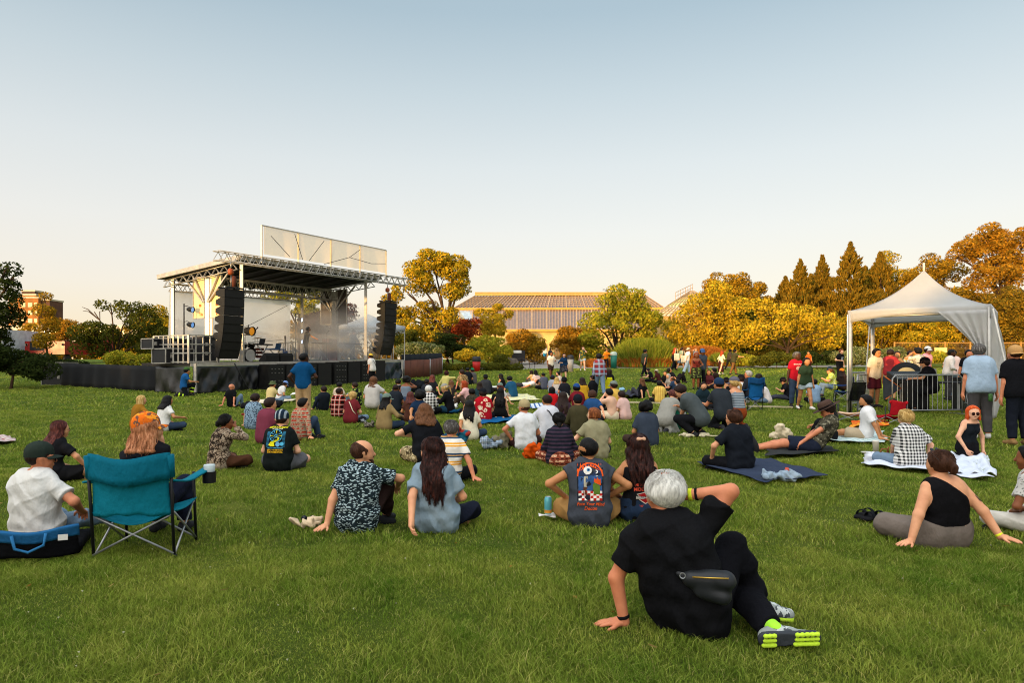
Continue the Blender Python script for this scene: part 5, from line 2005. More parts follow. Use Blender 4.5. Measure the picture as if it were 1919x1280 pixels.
def arm_target(name, sg, J):
 """hand target and elbow pole in the figure's own frame"""
 t = {
  'lap': ((.06, .24, .22), (1, -.4, -.3)), 'knee': ((.30, .34, .34), (.8, -.6, -.6)), 'hug': ((.06, .40, .36), (1, 0, -.3)),
  'back': ((.25, -.30, .03), (.5, -1, .05)), 'side': ((.40, -.06, .03), (.7, -.6, .1)), 'sidef': ((.40, .16, .03), (.9, -.5, .1)),
  'phone': ((.07, .36, .44), (.9, -.3, -.7)), 'fwd': ((.10, .46, .34), (.7, -.3, -.6)), 'gfwd': ((.16, .50, .05), (.7, -.2, .2)),
  'hang': ((.27, .05, .80), (.35, -1, 0)), 'hold': ((.12, .28, 1.16), (.8, -.7, -.5)), 'hips': ((.2, .0, 1.0), (1, -.6, 0)), 'belly': ((.02, .22, 1.05), (1, -.5, -.2)),
  'reach': ((.30, .50, 1.20), (.8, -.2, -.5)), 'cup': ((.20, .26, 1.12), (.7, -.8, -.4)), 'desk': ((.14, .5, .86), (.9, -.3, -.4)), 'sw': ((.26, .22, .88), (.3, -1, 0)), 'swb': ((.27, -.2, .86), (.3, -1, 0)),
 }
 if isinstance(name, str) and name in t:
  p, q = t[name]
  return vec(p[0] * sg, p[1], p[2]), vec(q[0] * sg, q[1], q[2])
 return None

def build_person(label, base, yaw, legs='cross', arms=('lap', 'lap'), s=1.0, fat=1.0, fem=False, lean=(8, 0), twist=0, head=(0, 0), skin_='l', hair=('short', 'd'),
    top=('tee', '#1a1a1c'), bot=('trousers', '#20242c'), shoes='#2a2a2c', hat=None, glasses=None, beard=None, px=None, legs_w=None, hz=None, group=None, prints=None, extra=None, detail=None, hy=None):
 """one figure. base = point of the ground under the pelvis; yaw 0 faces away from the camera, 90 to the right"""
 dist = max(2.5, base[1])
 vox = detail or min(max(dist * 0.00175, .0085), .026)
 cy, sy = math.cos(R(yaw)), math.sin(R(yaw))
 base = Vector(base)

 def toloc(w):
  d = Vector(w) - base
  return vec(d.x * cy - d.y * sy, d.x * sy + d.y * cy, d.z) / s     # right, forward, up

 LG = LEGS[legs] if isinstance(legs, str) else legs
 hip_z = LG[0] if hz is None else hz
 P = vec(0, 0, hip_z)
 a, b = lean
 standing = hip_z > .7

 def sdir(al, be):
  return unit(vec(math.sin(R(be)), math.sin(R(al)), math.cos(R(al)) * math.cos(R(be))))
 d1, d2, d3 = sdir(a - (6 if not standing else 0), b), sdir(a + 2, b), sdir(a + (14 if not standing else 4), b * .8)
 Wp = P + d1 * .19
 C = Wp + d2 * .19
 N = C + d3 * .125
 hw = .088 if not fem else .095
 fat = 1 + (fat - 1) * .85
 sw = (.158 if not fem else .14) * (0.5 + 0.5 * fat)
 rh = vec(1, 0, 0)
 rs = rotv(rh, (0, 0, 1), twist)
 rs = unit(rs - d3 * (rs @ d3) * .7)
 fs = unit(np.cross(d3, rs)) if abs(d3 @ rs) < .9 else vec(0, 1, 0)      # forward of the chest
 hips = [P - rh * hw, P + rh * hw]
 sh0 = N - d3 * .05
 shs = [sh0 - rs * sw, sh0 + rs * sw]
 # head
 hyaw, hp = head
 hf = rotv(vec(0, 1, 0), (0, 0, 1), -hyaw)
 hu = vec(0, 0, 1)
 hr = np.cross(hf, hu)
 q = Matrix.Rotation(R(hp), 3, Vector(hr))
 hf, hu = np.array(q @ Vector(hf)), np.array(q @ Vector(hu))
 if a < -40:      # lying
  hf, hu = np.array(Matrix.Rotation(R(-a * .9), 3, 'X') @ Vector(hf)), np.array(Matrix.Rotation(R(-a * .9), 3, 'X') @ Vector(hu))
 Nt = N + unit(d3 + vec(0, .15, .4) * (1 if a > -40 else 0)) * .075
 Hc = Nt + hu * .085 + hf * .025

 def H(x, y, z):
  return Hc + hr * x + hf * y + hu * z
 if hy is not None:      # size of the figure from the height of its head in the photograph
  top_ = Hc + hu * .13
  for _ in range(4):
   Yh = base.y + s * (-top_[0] * sy + top_[1] * cy)
   s = min(1.2, max(.8, (CAMZ - (hy - HOR) * Yh / FPX - base.z) / top_[2]))
 # arms
 la, lf = .285, .255
 el, wr, hd = [], [], []
 for i, sg in enumerate((-1, 1)):
  am = arms[i]
  pole = None
  if isinstance(am, str):
   if am == 'face':
    t, pole = H(.05 * sg, .13, -.06), vec(.8 * sg, .3, -1)
   elif am == 'brow':
    t, pole = H(.09 * sg, .12, .08), vec(1 * sg, .3, -.2)
   elif am == 'drink':
    t, pole = H(.06 * sg, .16, -.06), vec(.9 * sg, .2, -.6)
   elif am == 'nape':
    t, pole = H(.12 * sg, -.02, .0), vec(1 * sg, .2, .1)
   else:
    t, pole = arm_target(am, sg, None)
    if hz is not None or legs in ('chair', 'low', 'kneel', 'half', 'crouch'):
     if not standing and am in ('lap', 'knee', 'hug', 'phone', 'fwd'):
      t = t + vec(0, 0, hip_z - .12)
  elif am[0] == 'w':
   t, pole = toloc(am[1]), vec(*(am[2] if len(am) > 2 else (.6 * sg, -.8, 0)))
  else:
   t, pole = vec(*am[0]), vec(*am[1])
  e, w = ik(shs[i], np.array(t, float), la, lf, pole)
  el.append(e)
  wr.append(w)
  d = unit(w - e)
  if w[2] < .16 and not standing:
   h_ = vec(d[0], d[1], 0)
   if np.linalg.norm(h_) < .35:
    h_ = vec(.5 * sg, -.3 if w[1] < .1 else .6, 0)
   d = unit(unit(h_) + vec(0, 0, -.05))
  hd.append(d)
 # legs
 lt, ls = .42, .41
 kn, an, fd = [], [], []
 for i in range(2):
  L = LG[1 + i]
  t, pole, f = vec(*L[0]), L[1], vec(*L[2])
  if legs_w and legs_w[i] is not None:
   t = toloc(legs_w[i][0])
   pole = legs_w[i][1]
   if len(legs_w[i]) > 2: f = vec(*legs_w[i][2])
  k, w = ik(hips[i], t, lt, ls, pole)
  kn.append(k)
  an.append(w)
  fd.append(unit(f))

 def q_(t):
  """point on the spine, t=0 pelvis, 1 base of neck"""
  pts = (P, Wp, C, N)
  if t <= 0: return P + d1 * (.19 * t * 3)
  x = min(t, .9999) * 3
  i = int(x)
  return pts[i] + (pts[i + 1] - pts[i]) * (x - i)
 ST = [(-.02, .078, .118), (.16, .075, .112), (.33, .066, .105), (.5, .076, .108), (.68, .090, .112), (.83, .098, .100), (.93, .085, .080)] if not fem else \
  [(-.02, .092, .122), (.16, .078, .112), (.33, .056, .098), (.5, .066, .100), (.68, .080, .104), (.83, .085, .090), (.93, .072, .072)]
 ST = [(t_, w_ * .88, r_ * .9) for (t_, w_, r_) in ST]
 f_ = fat

 def torso(off, t0, t1, k=.05, caps=(), flare=0.0):
  o = []
  for (t, w, r) in ST:
   if t0 - .01 <= t <= t1 + .01:
    rv = unit(rh * (1 - max(0, t)) + rs * max(0, t))
    bel = 1 + (f_ - 1) * (1.25 if t < .6 else .6)
    c = q_(t) + (fs * .03 * (f_ - 1) if t < .6 else 0)
    rr = r * (0.35 + 0.65 * bel) + off + flare * max(0, .35 - t)
    o.append((c - rv * w * bel, c + rv * w * bel, rr, rr, k, caps))
  # between stations
  full = []
  for i, p in enumerate(o):
   full.append(p)
   if i + 1 < len(o):
    n = o[i + 1]
    full.append(((p[0] + n[0]) / 2, (p[1] + n[1]) / 2, (p[2] + n[2]) / 2, (p[3] + n[3]) / 2, k, caps))
  return full

 def traps(off):
  m = N + d3 * .03
  return [(m + rs * .03 * sg, shs[i] + d3 * .012 - rs * .02 * sg,   .047 + off, .052 + off, .03) for i, sg in enumerate((-1, 1))]

 def bust(off):
  if not fem: return [(C + fs * .02 - rs * .07, C + fs * .02 + rs * .07, .1 + off, .1 + off, .04)]
  return [(C + fs * .085 + rs * .07 * sg + d3 * -.02, C + fs * .085 + rs * .07 * sg, .058 * f_ + off, .058 * f_ + off, .03) for sg in (-1, 1)]
 fa = 0.6 + 0.4 * f_

 def armp(i, off, t1=1.0, t2=1.0, fl=0.0, cap=True, fore=True):
  """sleeve along the arm: t1 share of upper arm, t2 share of forearm"""
  o = []
  e = shs[i] + (el[i] - shs[i]) * t1
  ex = shs[i] + (el[i] - shs[i]) * min(1.0, t1 + .08)
  ax = unit(el[i] - shs[i])
  caps = [(e, ax)] if (cap and t1 < 1) else ()
  o.append((shs[i], ex, (.051 + off) * fa, (.051 - .013 * t1 + off + fl) * fa, .025, caps))
  if fore and t1 >= 1:
   w = el[i] + (wr[i] - el[i]) * t2
   ax = unit(wr[i] - el[i])
   o.append((el[i], w + (ax * .02 if t2 < 1 else 0), (.04 + off) * fa, (.04 - .014 * t2 + off) * fa, .02, [(w, ax)] if t2 < 1 else ()))
  return o

 def legp(i, off, t1=1.0, t2=1.0, fl=0.0):
  o = []
  e = hips[i] + (kn[i] - hips[i]) * t1
  ax = unit(kn[i] - hips[i])
  o.append((hips[i], e + (ax * .03 if t1 < 1 else 0), (.088 + off) * fa, (.088 - .028 * t1 + off + (fl if t2 == 0 else 0)) * fa, .03, [(e, ax)] if t1 < 1 else ()))
  if t1 >= 1 and t2 > 0:
   w = kn[i] + (an[i] - kn[i]) * t2
   ax = unit(an[i] - kn[i])
   m = kn[i] + (an[i] - kn[i]) * min(t2, .35) - fs * 0
   o.append((kn[i], m, (.058 + off) * fa, (.056 + off) * fa, .025))
   o.append((m, w + (ax * .03 if t2 < 1 else 0), (.056 + off) * fa, (.056 - .021 * t2 + off + fl) * fa, .025, [(w, ax)] if t2 < 1 else ()))
  return o
 # ------------------------------------------------ body
 pr = torso(0, -.1, 1, .05) + traps(0) + bust(0)
 pr.append((N - d3 * .01, Hc - hf * .02 - hu * .04, .056, .052, .025))
 for i in (0, 1):
  pr += armp(i, 0)
  pr += legp(i, 0)
  # foot
  A = an[i]
  T = A + fd[i] * .15
  side = np.cross(fd[i], vec(0, 0, 1))
  dn = vec(0, 0, -.035) if abs(fd[i][2]) < .6 else vec(0, .02, 0)
  pr.append((A - fd[i] * .035 + dn * .7, A + fd[i] * .07 + dn * .6, .036, .036, .02))
  pr.append((A + fd[i] * .05 + dn * .8, T + dn, .036, .026, .02))
 # head: skull, jaw, brow, nose, cheeks, ears
 skull = [(H(-.014, .012, .035), H(.014, .012, .035), .083, .083, .03), (H(-.012, -.045, .03), H(.012, -.045, .03), .082, .082, .03), (H(0, -.02, .045), H(0, -.02, .045), .09, .09, .02)]
 pr += skull
 pr += [(H(-.02, .03, -.02), H(.02, .03, -.02), .064, .064, .03), (H(-.014, .045, -.078), H(.014, .045, -.078), .036, .036, .035), (H(0, .066, -.098), H(0, .066, -.098), .02, .02, .02),
  (H(-.035, .074, .022), H(.035, .074, .022), .017, .017, .015), (H(0, .094, .012), H(0, .112, -.022), .011, .016, .012), (H(-.016, .088, -.056), H(.016, .088, -.056), .013, .013, .012),
  (H(-.048, .05, -.025), H(-.048, .05, -.025), .034, .034, .02), (H(.048, .05, -.025), H(.048, .05, -.025), .034, .034, .02)]
 for sg in (-1, 1):
  pr.append((H(.088 * sg, -.012, .016), H(.082 * sg, .0, -.03), .021, .012, .01))
 # hands
 fine = dist < 15
 for i, sg in enumerate((-1, 1)):
  d = hd[i]
  ground = wr[i][2] < .16 and not standing
  n = vec(0, 0, -1) if ground or abs(d[2]) < .6 else unit(vec(-sg, 0, 0) - d * (vec(-sg, 0, 0) @ d))
  n = unit(n - d * (n @ d))
  sd = np.cross(d, n)
  if sd @ vec(sg, 0, 0) > 0 and not ground: pass
  Wd = wr[i]
  hp_ = [(Wd, Wd + d * .045, .026, .03, .015)]
  for j, x in enumerate((-.03, -.01, .01, .03)):
   kb = Wd + d * (.085 - .006 * abs(j - 1.3)) + sd * x
   hp_.append((Wd + d * .02 + sd * x * .6, kb, .017, .0145, .01))
   cu = .15 if ground else .75
   ln = (.034, .039, .036, .028)[j]
   p0 = kb
   ang = .12 if ground else .35
   spread = x * (3.5 if ground else 1.0)
   for sgm in range(3):
    dd = unit(d * math.cos(ang) + n * math.sin(ang) + sd * spread)
    p1 = p0 + dd * ln
    hp_.append((p0, p1, .0105 - .001 * sgm, .0098 - .001 * sgm, .004))
    p0 = p1
    ang += cu * (.5 if ground else .6)
    ln *= .72
  ts = 1 if ((rs @ sd) * sg < 0) else -1     # thumb on the inner side
  th0 = Wd + d * .03 + sd * .024 * ts
  th1 = th0 + unit(d * .7 + sd * .75 * ts + n * .25) * .045
  hp_ += [(th0, th1, .015, .012, .006), (th1, th1 + unit(d * .9 + sd * .35 * ts + n * .3) * .036, .0115, .009, .004)]
  if fine:
   Vh, Fh = sdf_mesh(hp_, max(.0048, vox * .45))
   pr.append((Wd, Wd + d * .05, .026, .028, .015))
   extra_h = (Vh, Fh)
   if i == 0: hands = [extra_h]
   else: hands.append(extra_h)
  else:
   hands = []
   pr += [(Wd, Wd + d * .08, .026, .03, .015), (Wd + d * .08, Wd + d * .15 + n * .03, .026, .014, .02), (th0, th1 + d * .02, .014, .011, .01)]
 V, F = sdf_mesh(pr, vox, zmin=-.03 if not standing else None)
 Vs, Fs, o = [V], [F], len(V)
 for (vh, fh) in hands:
  if len(vh):
   Vs.append(vh)
   Fs.append(fh + o)
   o += len(vh)
 mi = [np.zeros(sum(len(x) for x in Fs), int)]
 # eyes, brows and mouth set into the face
 if vox < .019:
  def blob(c, rx, ry, rz, m):
   nonlocal o
   u = np.linspace(0, math.pi, 5)
   w = np.linspace(0, 2 * math.pi, 8, endpoint=False)
   vv = np.array([c + hr * (rx * math.sin(a_) * math.cos(b_)) + hf * (ry * math.sin(a_) * math.sin(b_)) + hu * (rz * math.cos(a_)) for a_ in u for b_ in w])
   ff = np.array([(i_ * 8 + j_, i_ * 8 + (j_ + 1) % 8, (i_ + 1) * 8 + (j_ + 1) % 8, (i_ + 1) * 8 + j_) for i_ in range(4) for j_ in range(8)])
   Vs.append(vv)
   Fs.append(ff + o)
   o += len(vv)
   mi.append(np.full(len(ff), m))
  for sg in (-1, 1) if glasses not in ('#0c0c0e', '#5a1f14', '#101012') else ():
   blob(H(.032 * sg, .082, .0), .013, .01, .007, 1)
   blob(H(.032 * sg, .088, .0), .006, .006, .006, 2)
   blob(H(.034 * sg, .090, .023), .018, .006, .004, 2)
  blob(H(0, .096, -.056), .022, .008, .006, 3)
 V = np.concatenate(Vs) * s
 F = np.concatenate(Fs)
 mi = np.concatenate(mi)
 hc = HAIR[hair[1]] if hair else HAIR['d']
 me = np_mesh('person', V, F, [skin(SKIN[skin_]), plain('#c9c2b8', 0.3), hairm(*HAIR['d']), plain('#8a4a40', 0.5)], mi)
 body = link('person', me)
 body.location = base
 body.rotation_euler = (0, 0, -R(yaw))
 tag(body, label, 'person', group)
 made = {}

 def part(name, prims, mat, v=None, wr_=0.0, zmin=-.02):
  V, F = sdf_mesh(prims, v or vox, wr_, 1.0, None if standing else zmin)
  if not len(F): return None
  o = link(name, np_mesh(name, V * s, F, [mat]), body)
  made[name] = (V * s, F)
  return o
 wv = .0095 if vox < .013 else .007 if vox < .02 else 0
 hem = [(q_(-.12 if not standing else -.16), -d1)]
 # ------------------------------------------------ upper garment
 kind = top[0] if top else None
 if kind:
  tm = cloth(*top[1:])
  if kind in ('tee', 'long', 'polo', 'shirt', 'mid', 'loose'):
   off = {'tee': .015, 'long': .018, 'polo': .015, 'shirt': .022, 'mid': .016, 'loose': .023}[kind]
   tp = torso(off, -.05, .94, .05, hem if standing else (), .012 if kind != 'polo' else .008) + [(x[0], x[1], x[2] + .003, x[3] + .002, x[4]) for x in traps(off * .7)] + bust(off)
   tp.append((N - d3 * .02, N + d3 * .018, .07 + off * .4, .064 + off * .3, .02, [(N + d3 * .03, unit(d3 - fs * .25))]))
   for i in (0, 1):
    if kind == 'long': tp += armp(i, off, 1, .94)
    elif kind == 'mid': tp += armp(i, off, 1, .35)
    else: tp += armp(i, off, .66 if kind != 'loose' else .74, fl=.012)
   part('shirt', tp, tm, wr_=wv * (1.25 if kind in ('shirt', 'loose', 'long') else 1.05))
   if dist < 9:
    def ring(nm, c, n_, r_, th_):
     x_ = unit(np.cross(n_, vec(.2, .9, .3)))
     y_ = np.cross(n_, x_)
     mb = MB()
     mb.tube([tuple((c + (x_ * math.cos(k * math.pi / 12) + y_ * math.sin(k * math.pi / 12)) * r_) * s) for k in range(25)], th_ * s, 6, cap=False)
     mb.build(nm, tm, body)
    if kind != 'shirt':
     ring('collar', N + d3 * .027, unit(d3 - fs * .25), .065 + off * .3, .0055)
  elif kind == 'sleeveless':
   off = .02
   tp = torso(off, -.05, .94, .05, hem if standing else (), .03) + traps(off * .7) + bust(off)
   tp.append((N - d3 * .02, N + d3 * .01, .07, .066, .02, [(N + d3 * .02, d3)]))
   for i, sg in enumerate((-1, 1)):
    tp += armp(i, off, .3, fl=.012)
   part('shirt', tp, tm, wr_=wv)
  elif kind in ('tank', 'crop', 'vest', 'halter'):
   off = .011
   t0 = -.05 if kind != 'crop' else .28
   lowc = [(q_(.2), -d1)] if kind == 'crop' else (hem if standing else ())
   yk = q_(.80)
   tp = torso(off, t0, .83 if kind != 'vest' else .93, .04, list(lowc) + [(yk if kind != 'vest' else q_(.95), d3)]) + [(x[0], x[1], x[2], x[3], x[4], [(yk, d3)]) for x in bust(off)]
   x0 = .1 if kind != 'vest' else .085
   r0 = .016 if kind != 'vest' else .034
   for sg in (-1, 1):
    xx = rs * x0 * sg
    pts = [q_(.76) + xx - fs * .098, q_(.9) + xx * .92 - fs * .08, N - d3 * .0 + xx * .85 - fs * .025, N - d3 * .008 + xx * .85 + fs * .03, q_(.76) + xx * .9 + fs * .1]
    for p0, p1 in zip(pts[:-1], pts[1:]):
     tp.append((p0, p1, r0, r0, .012))
   part('top', tp, tm, wr_=wv * .4)
  elif kind == 'oneshoulder':
   off = .011
   nn = unit(rs * .62 + d3 * .78)
   cp = [(q_(.72) + rs * .06, nn), (q_(.17), -d1)]
   tp = torso(off, .1, .94, .04, cp) + [(x[0], x[1], x[2], x[3], x[4], cp) for x in bust(off)]
   cp2 = [(N - rs * .105, -rs), cp[0]]
   tp += [(x[0], x[1], x[2] + .012, x[3] + .012, x[4], cp2) for x in traps(0)[:1]]
   part('top', tp, tm, wr_=wv * .4)
  elif kind == 'dress':
   off = .018
   tp = torso(off, -.05, .93, .05) + traps(off * .5) + bust(off)
   for i in (0, 1): tp += armp(i, off, .6, fl=.01)
   for i in (0, 1): tp += legp(i, .045, .95, 0, .05)
   tp.append((P, (kn[0] + kn[1]) / 2, .15, .14, .06, [((kn[0] + kn[1]) / 2, unit((kn[0] + kn[1]) / 2 - P))]))
   part('dress', tp, tm, wr_=wv)
 # ------------------------------------------------ lower garment
 if bot:
  bm = cloth(*bot[1:])
  off = .014
  tp = torso(off, -.1, .17, .05)
  hipp = [(P, P - d1 * .02, .12 * fa + off, .12 * fa + off, .05)]
  bk = bot[0]
  if bk == 'trousers':
   for i in (0, 1): tp += legp(i, off + .004, 1, .9, .008)
  elif bk == 'wide':
   for i in (0, 1): tp += legp(i, off + .02, 1, .92, .035)
  elif bk == 'shorts':
   for i in (0, 1): tp += legp(i, off + .016, .86, 0, .022)
  elif bk == 'short':
   for i in (0, 1): tp += legp(i, off + .016, .5, 0, .02)
  elif bk == 'skirt':
   for i in (0, 1): tp += legp(i, .03, 1.0, .45 if len(bot) < 9 else .8, .03)
   mk = (kn[0] + kn[1]) / 2
   tp.append((P, mk, .14, .12, .08))
   tp.append((P - vec(0, 0, .02), P + vec(0, .05, -.03), .19 if not standing else .14, .19 if not standing else .14, .06))
  elif bk == 'kneeskirt':
   mk = (kn[0] + kn[1]) / 2
   for i in (0, 1): tp += legp(i, .045, .95, 0, .05)
   tp.append((P, mk, .14, .17, .08, [(mk * .9 + P * .1, unit(mk - P))]))
  elif bk == 'longskirt':
   mk = (an[0] + an[1]) / 2 + vec(0, 0, .1)
   tp.append((P, mk, .13, .22, .08, [(mk, vec(0, 0, -1))]))
  part({'trousers': 'trousers', 'wide': 'trousers', 'shorts': 'shorts', 'short': 'shorts'}.get(bk, 'skirt'), tp, bm, wr_=wv * (.35 if bk == 'wide' else 1))
 # ------------------------------------------------ shoes
 if shoes:
  sm = cloth(shoes) if not isinstance(shoes, tuple) else cloth(*shoes)
  for i in (0, 1):
   A, f = an[i], fd[i]
   dn = vec(0, 0, -.035) if abs(f[2]) < .6 else vec(0, .02, 0)
   sp = [(A - f * .045 + dn * .7, A + f * .07 + dn * .6, .044, .043, .02), (A + f * .05 + dn * .8, A + f * .165 + dn, .043, .034, .02), (A, A + vec(0, 0, 0.0), .048, .048, .02)]
   if abs(f[2]) < .6:
    sp = [(x[0], x[1], x[2], x[3], x[4], [(A + dn * 2.1, unit(dn))]) for x in sp]
   part('shoe', sp, sm, min(vox, .02), zmin=-.03)
 # ------------------------------------------------ hair
 hv = min(max(vox * .85, .0075), .022)
 if hair and hair[0] not in ('none', 'bald'):
  hm = hairm(*hc)
  hk = hair[0]
  th = {'buzz': .004, 'balding': .007}.get(hk, .015)
  front = (H(0, .058, .05), unit(hf * .8 - hu * .35))
  nape = (H(0, -.02, -.062), -hu)
  hp2 = []
  faceS = (H(0, .022, .0), unit(hf * .96 - hu * .55))
  hp2 += [(x[0], x[1], x[2] + th, x[3] + th, .02, [faceS, nape]) for x in skull]
  if hk == 'balding':
   topc = (H(0, -.0, .075), unit(hu * .8 + hf * .55))
   hp2 = [(x[0], x[1], x[2], x[3], x[4], list(x[5]) + [topc]) for x in hp2]
  if hk == 'white':
   tc_ = (H(0, -.03, .122), unit(hu * .95 - hf * .1))
   hp2 = [(x[0], x[1], x[2], x[3], x[4], list(x[5]) + [tc_]) for x in hp2]
  if hk in ('short', 'quiff', 'messy', 'bob', 'long', 'wavy', 'bun', 'ponytail', 'curlylong', 'bowl', 'halfup', 'dreads'):
   hp2.append((H(-.04, .04, .098), H(.04, .04, .098), .03, .03, .02))
  if hk in ('quiff', 'messy'):
   hp2 += [(H(-.03, .05, .115), H(.03, .06, .12), .026, .024, .015)]
  rg = random.Random(sum(map(ord, label)))
  paths, rb = [], .02
  if hk in ('messy', 'short', 'white', 'curly') and vox < .018:
   for k in range(46 if hk != 'white' else 0):
    th_ = rg.uniform(0, 2 * math.pi)
    ph = rg.uniform(.1, 1.25)
    dv = hr * math.cos(th_) * math.sin(ph) + hf * (math.sin(th_) * math.sin(ph) - .1) + hu * math.cos(ph) * 1.0
    if (dv @ hf) > .62: continue
    c0 = H(0, -.02, .035) + unit(dv) * (.092 + th * .4)
    dn_ = unit(np.cross(dv, hr * .4 + hu) + vec(rg.uniform(-.5, .5), rg.uniform(-.5, .5), -.5))
    hp2.append((c0, c0 + dn_ * rg.uniform(.02, .04), .012, .006, .006))
  if hk == 'afro':
   for k in range(60):
    dv = unit(vec(rg.gauss(0, 1), rg.gauss(0, 1), rg.gauss(0.35, 1)))
    dv = hr * dv[0] + hf * dv[1] + hu * dv[2]
    if dv @ hf > .5 or dv @ hu < -.55: continue
    hp2.append((H(0, -.03, .04) + dv * .105, H(0, -.03, .04) + dv * .105, rg.uniform(.04, .056), .05, .012))
  if hk in ('bob', 'bowl'):
   n = 16
   Ld = .15 if hk == 'bob' else .07
   for k in range(n):
    an_ = R(-118 + 236 * k / (n - 1))
    dv = -hf * math.cos(an_) + hr * math.sin(an_)
    c0 = H(0, -.018, .04) + dv * .085
    hp2.append((c0, c0 - vec(0, 0, Ld * rg.uniform(.85, 1.1)) + dv * rg.uniform(.005, .03), .03, .018, .014))
  if hk in ('long', 'wavy', 'curlylong', 'halfup', 'dreads'):
   Lh = hair[2] if len(hair) > 2 else .42
   n = {'long': 22, 'wavy': 24, 'curlylong': 26, 'halfup': 18, 'dreads': 20}[hk]
   for k in range(n):
    an_ = R(-105 + 210 * k / (n - 1) + rg.uniform(-5, 5))
    dv = -hf * math.cos(an_) + hr * math.sin(an_)
    p0 = H(0, -.018, .04) + dv * .08
    p1 = H(0, -.018, -.05) + dv * rg.uniform(.095, .115)
    side_ = dv @ rs
    ex = max(0, Lh * rg.uniform(.82, 1.06) - .27)
    jit = rg.uniform(0, .016)

    def bkp(t, sx):
     """on the back of the clothes at spine share t"""
     tt = min(max(t, -.02), .93)
     rr = np.interp(tt, [q[0] for q in ST], [q[2] for q in ST]) * (.35 + .65 * (1 + (f_ - 1) * (1.25 if tt < .6 else .6)))
     o_ = {'loose': .03, 'shirt': .03, 'long': .027, 'tee': .023}.get(top[0] if top else '', .014)
     drop = 0.02 * (abs(sx) / .12) ** 2
     return q_(t) - fs * (rr + o_ + .012 + jit - drop) + rs * sx
    sx = side_ * .115
    fwd_ = abs(side_) > .9
    p2 = bkp(.92, sx) if not fwd_ else N + rs * side_ * .125 - fs * .05 + d3 * .02
    t1, t2 = .92 - ex * .55 / .5, .92 - ex / .5
    p3 = bkp(t1, sx * .95 + rg.uniform(-.02, .02))
    p4 = bkp(t2, sx * .8 + rg.uniform(-.03, .03))
    pts = [p0, p1, p2, p3, p4]
    # resample with a wave
    cur = []
    for j in range(len(pts) - 1):
     for t in np.linspace(0, 1, 4, endpoint=False):
      cur.append(pts[j] + (pts[j + 1] - pts[j]) * t)
    cur.append(p4)
    am = {'long': .003, 'wavy': .012, 'curlylong': .02, 'halfup': .008, 'dreads': .006}[hk]
    ph = rg.uniform(0, 6)
    fr = .8 if hk != 'curlylong' else 1.5
    cur = [c + (rs * math.sin(ph + j * fr) - fs * .5 * (1 + math.cos(ph * 1.7 + j * fr))) * am * min(1, j / 3) for j, c in enumerate(cur)]
    m_ = len(cur) - 1
    paths.append(cur)
    rb = {'curlylong': .03, 'dreads': .014}.get(hk, .021)
    for j in range(m_):
     r0 = rb * (1.15 - .75 * (j / m_) ** 1.5)
     r1 = rb * (1.15 - .75 * ((j + 1) / m_) ** 1.5)
     hp2.append((cur[j], cur[j + 1], r0, r1, .007))
  if hk == 'halfup':
   hp2.append((H(0, -.09, .10), H(0, -.10, .085), .045, .04, .02))
  if hk == 'bun':
   hp2.append((H(0, -.135, .0), H(0, -.14, -.03), .045, .04, .015))
  if hk == 'lowbun':
   hp2.append((H(0, -.10, -.055), H(0, -.12, -.09), .045, .035, .02))
  if hk == 'ponytail':
   pts = [H(0, -.12, .03), H(0, -.17, -.02), H(0, -.17, -.12), H(0.01, -.15, -.23)]
   for j in range(3): hp2.append((pts[j], pts[j + 1], .034 - .006 * j, .03 - .008 * j, .012))
  ho = part('hair', hp2, hm, hv, .003 if vox < .02 else 0, zmin=0)
  if vox < .0165:
   lines = []
   dn_ = 1 if vox < .012 else .5
   for cur in paths:
    for q in range(int(13 * dn_)):
     ja = unit(vec(rg.gauss(0, 1), rg.gauss(0, 1), rg.gauss(0, 1)))
     m_ = len(cur)
     k0 = rg.randint(0, 3)
     sp_ = rg.uniform(.9, 1.5)
     lines.append([cur[j] + ja * rb * sp_ * (1.15 - .7 * (j / m_) ** 1.4) * (1 + .3 * math.sin(j + q)) for j in range(k0, m_ - rg.randint(0, 2))] + ([cur[-1] + ja * rb * .9 - vec(0, 0, rg.uniform(0, .035))] if rg.random() < .6 else []))
   if hk not in ('afro', 'buzz'):
    for q in range(int((900 if hk == 'white' else 420) * dn_)):
     az = rg.uniform(-math.pi, math.pi)
     ph0 = rg.uniform(.05, 1.5) ** 1.0
     ln = rg.uniform(.35, .8) if hk != 'buzz' else .15
     pl = []
     for j in range(5):
      ph = ph0 + ln * j / 4
      az2 = az + .12 * j * math.sin(q)
      dv = hr * (math.sin(az2) * math.sin(ph)) - hf * (math.cos(az2) * math.sin(ph)) + hu * math.cos(ph)
      if (dv @ hf) > .60 - .25 * max(0, -(dv @ hu)) or ph > 2.25: break
      lift = .003 + .012 * rg.random() * (j / 4) ** 1.2
      c0 = H(0, -.022, .038)
      pl.append(c0 + dv * (.094 + th + lift) + hf * 0)
     if len(pl) > 2:
      if hk == 'balding' and ((pl[0] - H(0, 0, .075)) @ unit(hu * .8 + hf * .55)) > -.01: continue
      if hk == 'white' and ph0 < .55 and rg.random() < .55: continue
      lines.append(pl)
